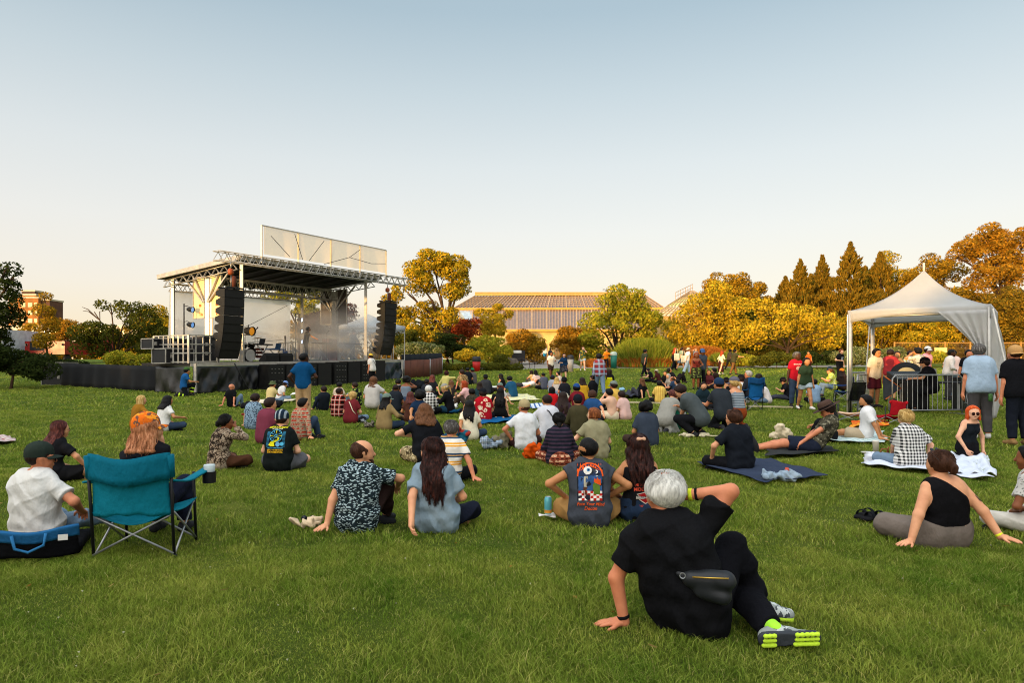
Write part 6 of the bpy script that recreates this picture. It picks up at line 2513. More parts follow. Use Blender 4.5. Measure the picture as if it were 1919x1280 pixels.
   if lines and ho:
    r_ = .0021 if dist < 5 else .0028 if dist < 9 else .004
    tv, tf = [], []
    for pl in lines:
     b0 = len(tv)
     n_ = len(pl)
     for j, c in enumerate(pl):
      rr = r_ * (1 - .6 * j / n_)
      d_ = unit(pl[min(j + 1, n_ - 1)] - pl[max(j - 1, 0)])
      x_ = unit(np.cross(d_, vec(.31, .2, .93)))
      y_ = np.cross(d_, x_)
      for a_ in (0, 2.09, 4.19):
       tv.append(c + x_ * (rr * math.cos(a_)) + y_ * (rr * math.sin(a_)))
     for j in range(n_ - 1):
      for k in range(3):
       a_, b_ = b0 + 3 * j + k, b0 + 3 * j + (k + 1) % 3
       tf.append((a_, b_, b_ + 3, a_ + 3))
    oldm = ho.data
    V0, F0 = made['hair']
    ho.data = np_mesh('hair', np.concatenate([V0, np.array(tv) * s]), np.concatenate([F0, np.array(tf) + len(V0)]), [hm])
    bpy.data.meshes.remove(oldm)
 if beard:
  bp = [(H(-.05, .045, -.05), H(-.02, .07, -.09), .026, .026, .02), (H(.05, .045, -.05), H(.02, .07, -.09), .026, .026, .02), (H(-.02, .075, -.095), H(.02, .075, -.095), .024, .024, .02),
   (H(-.02, .096, -.042), H(.02, .096, -.042), .009, .009, .01)]
  part('beard', bp, hairm(*HAIR[beard]), hv, zmin=0)
 # ------------------------------------------------ hats and glasses
 Rm = Matrix((Vector(hr), Vector(hf), Vector(hu))).transposed()

 def HB(mb, name, mat, par=None):
  vs = [(Vector(Hc) + Rm @ Vector(v)) * s for v in mb.v]
  mb.v = [tuple(v) for v in vs]
  o_ = mb.build(name, mat, body if par is None else par)
  return o_
 if hat:
  hk = hat[0]
  mt = cloth(*hat[1:])
  back = hk == 'capback'
  if hk in ('cap', 'capback', 'beanie'):
   mb = MB()
   prof = [(.111, -.006), (.113, .03), (.108, .065), (.092, .1), (.062, .125), (.03, .138), (0, .141)]
   mb.lathe([(r, z) for r, z in prof], (0, -.018, .035), 22, Matrix.Diagonal((.95, 1.08, 1.0)))
   dome = HB(mb, 'cap' if hk != 'beanie' else 'beanie', mt)
   if hk != 'beanie':
    mb = MB()
    sg = -1 if back else 1

    def br(u, v):
     an_ = R(-68 + 136 * u)
     r0 = .108
     ln = .082 * math.cos(an_ * .75) ** .7
     y = math.cos(an_) * (r0 + ln * v) * 1.02
     x = math.sin(an_) * (r0 + ln * v * .35) * .95
     return Vector((x, sg * y - .018, .04 - .022 * v - .9 * x * x))
    mb.grid(br, 14, 4, True, .005)
    HB(mb, 'brim', cloth(*(hat[1:] if hk != 'cap2' else hat[1:])), dome)
    dome2 = dome
    mb = MB()
    mb.lathe([(0, .006), (.009, .004), (.01, 0)], (0, -.018, .176), 8)
    HB(mb, 'button', mt, dome2)
  elif hk in ('bucket', 'wide'):
   mb = MB()
   if hk == 'bucket':
    prof = [(.165, -.012), (.16, -.006), (.112, .04), (.108, .09), (.095, .118), (.06, .125), (0, .126)]
   else:
    prof = [(.21, .012), (.205, .018), (.16, .004), (.112, .012), (.108, .07), (.1, .105), (.07, .12), (0, .108)]
   mb.lathe(prof, (0, -.012, .045), 26, Matrix.Diagonal((.97, 1.06, 1.0)))
   hb = HB(mb, 'hat', mt)
   if hk == 'wide':
    mb = MB()
    mb.lathe([(.1125, .014), (.1135, .018), (.112, .042), (.109, .046)], (0, -.012, .045), 26, Matrix.Diagonal((.975, 1.065, 1.0)))
    HB(mb, 'hat_band', cloth('#1a1412'), hb)
 if glasses:
  mb = MB()
  gm = plain(glasses if glasses != '#5a1f14' else '#2c100a', 0.3, 0, .1, 3, .15)
  for sg in (-1, 1):
   if glasses in ('#0c0c0e', '#5a1f14', '#101012'):
    mb.lathe([(0, .005), (.027, .004), (.031, 0), (.027, -.004), (0, -.004)], (.034 * sg, .108, -.002), 14, Matrix.Rotation(R(90), 3, 'X'))
   else:
    mb.tube([(.033 * sg + .024 * math.cos(k * math.pi / 5), .104, .022 * math.sin(k * math.pi / 5)) for k in range(11)], .003, 5, cap=False)
   mb.tube([(.056 * sg, .102, .005), (.084 * sg, .06, .006), (.092 * sg, -.01, .0)], .003, 5)
  mb.tube([(-.012, .106, .004), (.012, .106, .004)], .003, 5)
  HB(mb, 'glasses', gm)
 info = dict(body=body, made=made, H=H, N=N, C=C, P=P, rs=rs, fs=fs, d3=d3, q=q_, s=s, hr=hr, hf=hf, hu=hu, wr=wr, el=el, an=an, kn=kn, fd=fd, hd=hd, shs=shs, part=part, HB=HB, vox=vox,
    w=lambda p: body.matrix_basis @ Vector(np.array(p) * s))
 if prints:
  print_on(info, prints)
 if extra:
  extra(info)
 return info

# ------------------------------------------------------------------ prints on shirts
def text_shape(txt, size, x, y, align='CENTER', xs=1.0, shear=0.0, bold=0.0):
 cu = bpy.data.curves.new('t', 'FONT')
 cu.body = txt
 cu.size = size
 cu.align_x = align
 cu.shear = shear
 cu.offset = bold
 cu.resolution_u = 2
 ob = bpy.data.objects.new('t', cu)
 COL.objects.link(ob)
 dg = bpy.context.evaluated_depsgraph_get()
 dg.update()
 me = bpy.data.meshes.new_from_object(ob.evaluated_get(dg))
 V = [(v.co.x * xs + x, v.co.y + y) for v in me.vertices]
 F = [tuple(p.vertices) for p in me.polygons]
 bpy.data.objects.remove(ob)
 bpy.data.meshes.remove(me)
 bpy.data.curves.remove(cu)
 return V, F

def rect(x0, y0, x1, y1, nx=6, ny=6):
 V = [(x0 + (x1 - x0) * i / nx, y0 + (y1 - y0) * j / ny) for j in range(ny + 1) for i in range(nx + 1)]
 F = [(j * (nx + 1) + i, j * (nx + 1) + i + 1, (j + 1) * (nx + 1) + i + 1, (j + 1) * (nx + 1) + i) for j in range(ny) for i in range(nx)]
 return V, F

def disc(cx, cy, r, r0=0.0, n=18, a0=0, a1=360, sy=1.0):
 V, F = [], []
 for k in range(n + 1):
  a = R(a0 + (a1 - a0) * k / n)
  V += [(cx + r0 * math.cos(a), cy + r0 * math.sin(a) * sy), (cx + r * math.cos(a), cy + r * math.sin(a) * sy)]
  if k: F.append((2 * k - 2, 2 * k - 1, 2 * k + 1, 2 * k))
 return V, F

def poly(pts):
 return list(pts), [tuple(range(len(pts)))]

def print_on(I, prints):
 """prints: (name, shape, colour, layer[, origin t]) laid on the back (or front) of the shirt"""
 key = 'shirt' if 'shirt' in I['made'] else 'top' if 'top' in I['made'] else 'dress'
 V, F = I['made'][key]
 bv = BVHTree.FromPolygons([tuple(v) for v in V], [tuple(f) for f in F])
 for pr in prints:
  nm, shp, col, lay = pr[:4]
  front = len(pr) > 4 and pr[4] == 'front'
  fs = I['fs'] * (1 if front else -1)
  rs = I['rs'] * (-1 if front else 1)
  up = unit(np.cross(rs, -fs) if not front else np.cross(rs, -fs))
  up = up if up[2] > 0 else -up
  c0 = I['q'](.62) * I['s']
  vs, ok = [], True
  for (x, y) in shp[0]:
   o = Vector(c0 + rs * x + up * y + fs * .6)
   h = bv.ray_cast(o, Vector(-fs))
   if h[0] is None:
    p = o - Vector(fs) * .5
   else:
    p = h[0]
   vs.append(p + Vector(fs) * (.0025 + .0016 * lay))
  me = bpy.data.meshes.new(nm)
  me.from_pydata([tuple(v) for v in vs], [], shp[1])
  me.materials.append(cloth(col))
  link(nm, me, I['body'])

# ------------------------------------------------------------------ the crowd
GROUP = 'people spread over the lawn'

def pp(label, bx, by, hy, yaw, legs, arms, sk, hair, top, bot, **kw):
 b = gp(bx, by)
 st_ = legs in ('stand', 'walk', 'walkR')
 if not st_:
  b.y += 0.12
  b.z = gz(b.y)
 hd = kw.pop('hd', 0)
 return build_person(label, b, yaw, legs, arms, hy=hy, skin_=sk, hair=hair, top=top, bot=bot, head=(hd, kw.pop('nod', 0)), group=GROUP, **kw)

JE, DJ, BK, KH, GY = ('trousers', '#5c6f84', 'denim', '#7d8fa0'), ('trousers', '#2b384c', 'denim', '#404f66'), ('trousers', '#17171a'), ('trousers', '#a98f6a'), ('trousers', '#55524f')
SBK, SKH, SGY = ('shorts', '#19191b'), ('shorts', '#9a7a4a'), ('shorts', '#58575a')

def heroes():
 # -- old man in the foreground
 def belt(I):
  I2 = I
  # watch on the left wrist and lime band on the right
  for i, c, w in ((0, '#141416', .016), (1, '#c9d22e', .02), (1, '#141416', .014)):
   e, q = I['el'][i], I['wr'][i]
   d = unit(q - e)
   p = q - d * (.03 if c != '#141416' or i == 0 else .065)
   I['part']('wristband' if i else 'watch', [(p - d * w * .5, p + d * w * .5, .0365, .0365, .004, [(p - d * w * .6, -d), (p + d * w * .6, d)])], cloth(c), .006)
  lime, dark, sock = cloth('#b9d93a'), cloth('#3a3d42'), cloth('#9fdc3c')
  for i in (0, 1):
   A, f = I['an'][i], I['fd'][i]
   up = vec(0, 0, 1) if i else unit(vec(-.585, .75, .25))
   up = unit(up - f * (up @ f))
   sd = np.cross(f, up)
   o = A - up * .062
   if i:
    I['part']('shoe_sole', [(o - f * .05, o + f * .17, .04, .034, .01, [(o - up * .012, -up), (o + up * .016, up)])], lime, .008, zmin=-.05)
   else:
    I['part']('shoe_sole', [(o - f * .06, o + f * .18, .042, .038, .01, [(o - up * .012, -up), (o + up * .02, up)])], dark, .008, zmin=-.06)
    for pads in ((-.075, -.052, -.03), (.085, .11, .135, .16, .185)):
     I['part']('tread', [(o - up * .012 + f * (a_ + .006 * k) + sd * b_, o - up * .012 + f * (a_ + .012) + sd * b_, .0135 if b_ else .011, .012, .006) for a_ in pads for k, b_ in enumerate((-.028, 0, .028))], lime, .006, zmin=-.06)
   I['part']('sock', [(A + vec(0, 0, .01), A + (I['kn'][i] - A) * .2, .043, .044, .01)], sock, .009)
 b = gp(1302, 1196)
 b.y += .1
 mn = build_person('white haired man in black leaning back on one arm with black waist bag', b, 38, 'knees',
     (('w', atz(1170, 1166, .03), (-.9, -.35, .3)), 'nape'), hy=886, fat=1.28, lean=(-11, -12), twist=28, head=(-50, -4), skin_='r', hair=('white', 'w'),
     top=('loose', '#131315'), bot=('trousers', '#121216'), shoes=('#8f9490', 'camo', '#4a4d50', '#b9bdb9'), detail=.0085, group=GROUP,
     legs_w=((atz(1452, 1184, .075), (.5, 1, .15), (.87, .49, .1)), (atz(1425, 1134, .09), (.1, .5, 1), (.8, .6, -.12))), extra=belt)
 I = mn
 # waist bag across his back
 c = I['w'](I['q'](.33) + I['rs'] * .13 - I['fs'] * .175)
 r = empty('waist_bag', c, -R(38) + R(18), 'black waist bag with gold zip across the back of the white haired man', 'bag')
 prims = [(vec(-.07, 0, .02), vec(.09, -.0, .03), .045, .05, .03), (vec(-.02, 0, -.03), vec(.08, 0, -.05), .04, .045, .03), (vec(-.13, .01, .04), vec(-.07, 0, .02), .018, .03, .02)]
 V, F = sdf_mesh(prims, .007, .003)
 link('pouch', np_mesh('pouch', V, F, [plain('#1d1f22', 0.5, 0, .2, 8)]), r)
 mb = MB()
 mb.tube([(-.06, -.052, .045), (.02, -.056, .05), (.11, -.054, .056)], .004, 6)
 mb.build('zip', plain('#b8923c', 0.35, 0.7), r)
 mb = MB()
 mb.tube([(-.11 + .014 * math.cos(k * .63), -.03, .04 + .014 * math.sin(k * .63)) for k in range(11)], .003, 5, cap=False)
 mb.build('ring', STEEL, r)

 # -- woman in the one-shoulder top
 def tattoo(I):
  e, h = I['shs'][1], I['el'][1]
  d = unit(h - e)
  c = e + (h - e) * .62
  n = -I['fs'] * .8 + I['rs'] * .6
  n = unit(n - d * (n @ d))
  sd = np.cross(d, n)
  mb = MB()
  pts = [(math.cos(k * .6) * (.022 + .008 * math.sin(k * 1.7)), math.sin(k * .6) * (.034 + .008 * math.cos(k * 2.3))) for k in range(24)]
  mb.tube([tuple((c + n * .052 + sd * x + d * y) * I['s']) for x, y in pts], .0016, 4)
  mb.build('tattoo', cloth('#3a3038'), I['body'])
  q = I['wr'][1]
  d = unit(q - I['el'][1])
  p = q - d * .02
  I['part']('wristband', [(p - d * .012, p + d * .012, .034, .034, .004, [(p - d * .012, -d), (p + d * .012, d)])], cloth('#d6d832'), .006)
  I['part']('hair_clip', [(I['H'](-.01, -.135, .02), I['H'](-.012, -.14, -.04), .014, .01, .004), (I['H'](.012, -.135, .02), I['H'](.014, -.14, -.03), .012, .01, .004)], plain('#c9bfa4', .35), .006, zmin=0)
  mb = MB()
  for sg in (-1, 1):
   mb.lathe([(0, .006), (.026, .005), (.03, 0), (0, -.004)], (.036 * sg, .05, .13), 12, Matrix.Rotation(R(50), 3, 'X'))
   mb.tube([(.07 * sg, .04, .12), (.1 * sg, -.02, .09), (.1 * sg, -.07, .06)], .004, 5)
  I['HB'](mb, 'sunglasses', plain('#141214', .25))
 b = gp(1785, 1032)
 b.y += .13
 build_person('woman in black one shoulder top and grey trousers leaning on both hands', b, -12, 'cross',
    (('w', atz(1702, 1030, .03), (-.9, -.6, .1)), ('w', atz(1897, 1034, .03), (.9, -.5, .1))), hy=846, fat=1.6, fem=True, lean=(-6, -3), head=(-12, 4), skin_='l',
    hair=('bun', 'b'), top=('oneshoulder', '#131214'), bot=('wide', '#6f645c'), shoes=None, group=GROUP, extra=tattoo,
    legs_w=(None, None))
 # -- bald man in the leaf print shirt and the woman beside him
 b = gp(662, 1003)
 b.y += .13
 build_person('balding man in dark white leaf print shirt turning to the woman beside him', b, 8, 'kneeR', (('w', atz(612, 985, .08), (-1, -.3, .2)), ((.30, .40, .40), (1, -.2, .2))), hy=826, fat=1.14,
    lean=(4, 2), twist=-6, head=(62, 2), skin_='l', hair=('balding', 'b'), beard='b', top=('shirt', '#1c262a', 'leaf', '#9fb0b4'), bot=('trousers', '#2c1f1c'), group=GROUP)
 b = gp(815, 1003)
 b.y += .13
 build_person('woman with long brown hair in pale blue tee leaning on her left hand', b, 8, 'cross', (('w', atz(766, 1012, .03), (-1, -.4, .1)), 'lap'), hy=822, fem=True, fat=1.12, lean=(5, -6), twist=4,
    head=(-58, 0), skin_='l', hair=('wavy', 'c', .6), glasses='#17161a', top=('loose', '#75858f'), bot=('trousers', '#191c28'), shoes=None, group=GROUP)
 # -- man in sleeveless printed shirt
 O, B, Wt, Rd = '#d8541e', '#16181f', '#d8d2ca', '#b0261c'
 pr = [('print', rect(-.112, -.20, .112, .125), '#22252d', 0), ('print', disc(0, .0, .1, .0, 24, 0, 180, 1.1), '#27324a', 1), ('print', rect(-.1, -.14, .1, .005), '#33507c', 1.02),
  ('print', disc(0, .0, .113, .1, 24, 0, 180, 1.1), O, 1.2)]
 pr += [('print', poly([(-.112 + .022 * k, .085 - abs(k - 5) * .006 * 1.5), (-.101 + .022 * k, .125), (-.09 + .022 * k, .085 - abs(k - 4.5) * .009)]), O, 1.1) for k in range(10)]
 pr += [('print', rect(-.1 + .025 * (i), -.2 + .02 * j, -.1 + .025 * (i + 1), -.2 + .02 * (j + 1), 2, 2), Rd if (i + j) % 2 else Wt, 1.6) for i in range(8) for j in range(4)]
 pr += [('print', disc(-.02, .05, .036), Wt, 2), ('print', disc(-.014, .054, .014), '#3f78a8', 2.5), ('print', disc(-.012, .055, .006), B, 3), ('print', disc(.05, .038, .017, .008, 10, -100, 100), Wt, 2),
  ('print', disc(.056, .006, .009, .004, 8, 180, 350), Wt, 2), ('print', poly([(-.055, -.01), (-.035, .02), (-.02, .0), (-.03, -.09), (-.055, -.09)]), '#a9a08c', 2),
  ('print', poly([(-.06, -.09), (-.02, -.09), (-.025, -.16), (-.06, -.16)]), '#5a3a2a', 2.2), ('print', poly([(.02, -.07), (.035, -.05), (.085, -.08), (.08, -.15), (.03, -.15)]), '#55702c', 2),
  ('print', poly([(.03, -.05), (.035, -.015), (.05, -.03), (.06, -.01), (.075, -.03), (.088, -.02), (.09, -.075)]), O, 2.3),
  ('print', text_shape('Face Your Mind', .036, 0, -.238, shear=.25, bold=.0006), O, 1), ('print', text_shape('Decon', .04, 0, -.275, shear=.25, bold=.0006), O, 1)]
 b = gp(1108, 993)
 b.y += .13
 build_person('man with cropped black hair in grey sleeveless shirt with eyeball print', b, 2, 'cross', (((-.26, .2, .28), (-1, -.3, -.2)), ((.24, .22, .28), (1, -.3, -.2))), hy=821, fat=1.12, lean=(10, 0), head=(6, 8),
    skin_='t', hair=('buzz', 'k'), top=('sleeveless', '#3c3f46'), bot=('shorts', '#9a7444'), shoes=None, prints=pr, group=GROUP)
 # -- woman in printed black tank top
 def arm_tattoo(I):
  e, h = I['shs'][0], I['el'][0]
  d = unit(h - e)
  c = e + (h - e) * .66
  n = unit(-I['fs'] - I['rs'] * .3)
  n = unit(n - d * (n @ d))
  sd = np.cross(d, n)
  mb = MB()
  for k in range(5):
   mb.tube([tuple((c + n * .046 + sd * (.012 * math.sin(j + k)) + sd * (k - 2) * .006 + d * (j - 3) * .014) * I['s']) for j in range(7)], .0022, 4)
  mb.build('tattoo', cloth('#3c3136'), I['body'])
  I['part']('scrunchie', [(I['H'](-.03, -.115, .10), I['H'](.03, -.115, .10), .022, .022, .01)], cloth('#c99a7c'), .008, zmin=0)
 c = '#c0452e'
 pr = [('print', text_shape("MITCHELL'S", .034, .02, -.10, bold=.0012), c, 0), ('print', text_shape('MODESTO', .042, .02, -.14, bold=.0014), c, 0),
  ('print', poly([(-.055, -.165), (.02, -.15), (.095, -.165), (.075, -.185), (.075, -.215), (.02, -.25), (-.035, -.215), (-.035, -.185)]), '#c9bfae', 0),
  ('print', poly([(-.047, -.168), (.02, -.155), (.087, -.168), (.069, -.185), (.069, -.212), (.02, -.243), (-.029, -.212), (-.029, -.185)]), '#8a1a1c', .5),
  ('print', rect(-.062, -.208, .102, -.184), '#c9bfae', 1), ('print', rect(-.058, -.205, .098, -.187), '#141214', 1.5), ('print', text_shape('HARLEY-DAVIDSON', .017, .02, -.2018, bold=.0004), '#d8d2ca', 2),
  ('print', text_shape('CALIFORNIA', .022, .02, -.272, bold=.0006), c, 0)]
 b = gp(1205, 985)
 b.y += .13
 build_person('woman with long brown half tied hair in printed black tank top', b, -4, 'cross', (((-.2, .2, .25), (-1, -.5, -.3)), 'lap'), hy=815, fem=True, fat=1.05, lean=(6, 0), head=(-6, 2), skin_='t',
    hair=('halfup', 'c', .5), top=('tank', '#151416'), bot=('trousers', '#1f2c40'), shoes=None, prints=pr, extra=arm_tattoo, group=GROUP)
 # -- left edge
 b = gp(22, 1046)
 b.y += .26
 build_person('man in white tee and dark green cap on a low seat at the left edge', b, 16, 'low', ('lap', ((.3, .2, .34), (1, -.6, .1))), hy=835, fat=1.42, hz=.18, lean=(-4, 2), head=(34, 0), legs_w=((gp(120, 985) + Vector((0, .1, .1)), (.3, .3, 1), (1, .5, 0)), (gp(178, 1000) + Vector((0, .2, .1)), (.3, .3, 1), (1, .5, 0))), skin_='r', hair=('buzz', 'd'),
    hat=('cap', '#28302a'), glasses='#101012', top=('tee', '#c9c5bf'), bot=JE, group=GROUP)
 b = Vector((-2.82, 5.28, gz(5.2)))
 build_person('woman in orange camouflage cap sitting in the teal camp chair with phone', b, -2, 'chair', (('w', at(284, 834, 5.52), (-.2, -.2, -1)), ('w', at(303, 834, 5.45), (.25, -.2, -1))), hy=780, fem=True, fat=1.08, hz=.36,
    lean=(-4, 0), head=(40, 8), skin_='l', hair=('wavy', 'e', .27), hat=('cap', '#d8661c', 'camo', '#6a4a3c', '#e8902a'), top=('long', '#17171b'), bot=('trousers', '#1d2030'), group=GROUP)
 # -- printed tee and text blouse
 Yl, Bl = '#d8cf22', '#4fa3c4'
 pr = [('print', text_shape('MODULATE RIGHT', .034, 0, .135, xs=.86, bold=.0012), Yl, 0), ('print', text_shape('BICYCLE TOUR', .02, 0, .112, bold=.0006), '#cfd6c0', 0)]
 pr += [('print', rect(-.125, -.12 + .016 * k, -.085, -.112 + .016 * k, 2, 1), '#2f6f8f', 0) for k in range(13)] + [('print', rect(.088, -.12 + .016 * k, .122, -.112 + .016 * k, 2, 1), '#2f6f8f', 0) for k in range(13)]
 pr += [('print', disc(0, .02, .085, .079, 28), Bl, .5), ('print', disc(0, .02, .02, .012, 14), Bl, .6), ('print', disc(.03, -.09, .03), '#6aa0c8', .7), ('print', disc(.085, -.085, .024), Bl, .8),
  ('print', poly([(-.09, -.1), (-.06, -.06), (.02, -.03), (.03, -.01), (.0, .005), (.045, -.005), (.04, -.04), (-.02, -.07), (-.01, -.115), (-.06, -.118)]), Yl, .9)]
 for k in range(12):
  a = k * math.pi / 6
  pr.append(('print', poly([(.02 * math.cos(a), .02 + .02 * math.sin(a)), (.08 * math.cos(a + .06), .02 + .08 * math.sin(a + .06)), (.08 * math.cos(a - .06), .02 + .08 * math.sin(a - .06))]), Bl if k % 3 else Yl, .3))
 pr += [('print', text_shape('SEATTLE PARKS SESSIONS', .02, 0, -.142, xs=.88, bold=.0006), Bl, 0), ('print', text_shape('SEPT 3 + 4 AND 5 CITY', .026, 0, -.17, xs=.8, bold=.001), '#d9a41e', 0),
  ('print', text_shape('OUR NOISE SOCIAL', .026, 0, -.197, xs=.9, bold=.001), '#d9a41e', 0)]
 pp('man in striped knit beanie and black tee with yellow and blue back print', 515, 886, 772, 4, 'cross', ('lap', 'lap'), 'p', ('buzz', 'd'), ('tee', '#161a19'), SGY, hat=('beanie', '#1a2836', 'stripe', '#8a949c', None, 1.2),
 fat=1.2, shoes=None, prints=pr, lean=(10, 0), hd=6)
 pr = [('print', text_shape(t, .085, -.09, .09 - .082 * k, align='LEFT', shear=.1, bold=.002), '#1d1714', 0) for k, t in enumerate(('The', 'World', 'Needs', 'Your', 'Magic'))]
 pp('woman with black bun in brown snake print blouse with black lettering, hand at mouth', 402, 882, 778, 42, 'cross', ('lap', 'face'), 'b', ('bun', 'k'), ('long', '#8d7a66', 'paisley', '#33281f', '#b0a08a'), ('trousers', '#4a2f20'),
 fem=True, fat=1.15, glasses='#5a1f14', prints=pr, lean=(8, 0), hd=24)

heroes()

def crowd():
 p = pp
 B, S, K = 'back', 'side', 'knee'
 # ---- left
 p('woman with long streaked brown hair and black top at the left, legs crossed', 82, 908, 793, 28, 'cross', ('lap', ((.28, .36, .2), (1, -.3, .1))), 'l', ('long', 'u', .48), ('loose', '#17171a'), SBK, fem=True, hd=14, glasses='#17161a', shoes=None)
 p('woman with blonde bob and mustard top behind the orange cap', 250, 806, 744, 35, 'cross', ('lap', ((.3, .3, .25), (1, -.3, 0))), 'l', ('bob', 'y'), ('long', '#8a5f1e'), ('trousers', '#20242c'), fem=True, hd=25)
 p('woman with black curls in white tee, arm resting on her knee', 300, 809, 742, 32, 'cross', ('lap', K), 't', ('curlylong', 'k', .36), ('tee', '#d0ccc6'), DJ, fem=True, hd=12, fat=1.1)
 p('man with glasses in faded maroon tee behind the striped beanie', 492, 833, 746, 30, 'cross', ('lap', 'lap'), 'l', ('quiff', 'd'), ('tee', '#6e3140'), ('shorts', '#8a2a26'), hd=30, glasses='#17161a', fat=1.12)
 p('man in dark blue print shirt half hidden behind the maroon tee', 468, 806, 738, 20, 'cross', ('sidef', 'lap'), 'l', ('short', 'd'), ('shirt', '#22303e', 'leopard', '#7d93a4'), DJ)
 p('man in red and grey patterned hoodie with sunglasses, hand on the grass', 556, 826, 747, 28, 'kneeR', ('lap', S), 'l', ('messy', 'k'), ('long', '#a08a70', 'ikat', '#a8281c', '#6a4a3c', .8), DJ, hd=42, glasses='#0c0c0e', fat=1.1)
 p('bald man in black tee leaning back on both arms before the stage', 432, 764, 721, 10, 'kneeR', (B, B), 'r', None, ('tee', '#131315'), JE, lean=(-8, 0), hd=10)
 p('man in green bucket hat and pale yellow tee writing on a pad', 504, 757, 716, 30, 'cross', ('lap', 'fwd'), 'r', ('short', 'b'), ('tee', '#c9b27a'), JE, hat=('bucket', '#4f5a3a'), beard='b', hd=22)
 p('man in pale blue cap and white tee bending his head beside the bucket hat', 521, 752, 717, 55, 'cross', ('lap', 'lap'), 't', ('short', 'd'), ('tee', '#c9c4c0'), JE, hat=('cap', '#6a83b4'), nod=-28, lean=(18, 0))
 p('bearded man standing in teal blue polo and tan trousers, phone in hand', 568, 795, 662, -6, 'stand', (((-.22, .12, .98), (-.9, -.8, 0)), 'cup'), 'd', ('buzz', 'k'), ('polo', '#0d4068'), ('trousers', '#b08f68'), beard='k', hd=42, lean=(2, 0), fat=.96)
 p('curly haired person in navy lounging by the tan trousers', 604, 770, 735, -25, 'knees', (S, 'lap'), 'l', ('curly', 'd'), ('long', '#1b2027'), ('trousers', '#1a2036'), lean=(-18, 0), hd=-30)
 p('person with dark hair in cream shirt behind the red plaid shirt', 632, 758, 721, 10, 'cross', ('lap', 'lap'), 't', ('short', 'k'), ('tee', '#c2ab94'), BK)
 p('man in red, black and white plaid shirt sitting with back turned', 630, 783, 727, 12, 'cross', ('lap', 'lap'), 'b', ('buzz', 'd'), ('long', '#a02a24', 'plaid', '#15120f', '#d8c9b8', 1.1), BK, hd=20)
 p('woman with low blonde bun and pale strap over maroon tee', 655, 794, 734, 14, 'cross', ('lap', 'lap'), 'l', ('lowbun', 'y'), ('tee', '#6a2428'), JE, fat=1.12, fem=True, extra=strap)
 p('person in black tropical print shirt facing left beside the dreadlocks', 668, 762, 717, -55, 'knees', ('hug', 'hug'), 'l', ('messy', 'd'), ('shirt', '#141a1a', 'floral', '#8a9a3c', '#c9c4b0', 1.3), JE)
 p('person with dreadlocks in white tee and small black backpack', 696, 770, 706, 5, 'low', ('lap', ((.3, .3, .3), (1, -.3, 0))), 'l', ('dreads', 'm', .34), ('tee', '#b9b2aa'), JE, fat=1.15, hz=.2)
 p('woman in grey green cap and khaki jacket with long black hair', 718, 807, 740, 22, 'cross', ('lap', K), 'l', ('long', 'k', .42), ('long', '#86704a'), DJ, fem=True, hat=('cap', '#67766a'), hd=36, fat=1.1)
 p('man with cropped hair in charcoal tee right of the khaki jacket', 738, 772, 721, 12, 'cross', ('lap', 'lap'), 'b', ('buzz', 'd'), ('tee', '#20242a'), BK, fat=1.15)
 p('person with black afro and raised hand in grey tank top', 759, 757, 707, 8, 'cross', ('lap', 'drink'), 'b', ('afro', 'k'), ('tank', '#6a7480'), DJ, fem=True)
 p('person in black tee with white print left of the grey tank top', 742, 754, 711, 25, 'cross', ('lap', 'phone'), 't', ('short', 'k'), ('tee', '#16161a', 'floral', '#8d8a84', None, .6), BK)
 p('woman with long auburn hair in black tee before the brown panels', 808, 744, 703, 10, 'cross', ('lap', S), 'l', ('long', 'u', .34), ('tee', '#1a1d22'), BK, fem=True)
 p('person with black hair in profile facing the auburn haired woman', 795, 750, 711, 40, 'cross', ('lap', 'fwd'), 'd', ('curly', 'k'), ('tee', '#23262c'), ('trousers', '#3a3f4a'), hd=20)
 p('white haired man in black and white checked shirt', 801, 779, 723, 2, 'cross', ('lap', 'lap'), 'l', ('short', 'w'), ('long', '#d4cfc8', 'check', '#191716', None, .8), BK)
 p('woman with round black afro in navy tee leaning on her left arm', 782, 806, 734, 12, 'cross', (('w', atz(764, 806, .12), (-1, -.5, 0)), 'lap'), 't', ('afro', 'k'), ('tee', '#16283e'), DJ, fem=True, hd=-40)
 p('person with long brown hair mostly hidden behind the navy tee', 768, 792, 736, -10, 'cross', ('lap', 'lap'), 't', ('long', 'u', .4), ('tee', '#4a2c22'), BK, fem=True)
 p('woman in grey backward cap and black sweater looking down at her book', 842, 776, 722, -75, 'cross', ('phone', 'phone'), 'l', ('ponytail', 'y'), ('long', '#141316'), ('trousers', '#1d3a4c'), fem=True, hat=('capback', '#8d887c'), nod=-22, glasses='#0c0c0e')
 p('woman with long light brown hair behind the grey backward cap', 843, 753, 714, 20, 'cross', ('lap', 'lap'), 'l', ('long', 'm', .38), ('tee', '#2a2624'), BK, fem=True)
 p('person with ginger hair in pink tee hugging knees', 876, 765, 714, -80, 'knees', ('hug', 'hug'), 'p', ('bob', 'r'), ('tee', '#cf9f9c'), ('trousers', '#4a3c34'), fem=True)
 p('person in maroon cap and pale yellow tee with arm stretched out', 834, 731, 696, 25, 'knees', (S, ((.34, .42, .5), (.9, -.2, .2))), 'r', ('short', 'd'), ('long', '#b9b06a'), SBK, hat=('capback', '#3a1c1e'))
 p('bearded man in leopard print shirt leaning on his hand', 868, 733, 693, -30, 'cross', (S, 'lap'), 'r', ('short', 'd'), ('shirt', '#b59a6c', 'leopard', '#3a281a'), SBK, beard='d', hd=-30)
 p('man in black tee behind the leopard print shirt', 876, 722, 689, -5, 'cross', ('lap', 'lap'), 't', ('buzz', 'k'), ('tee', '#17191e'), BK)
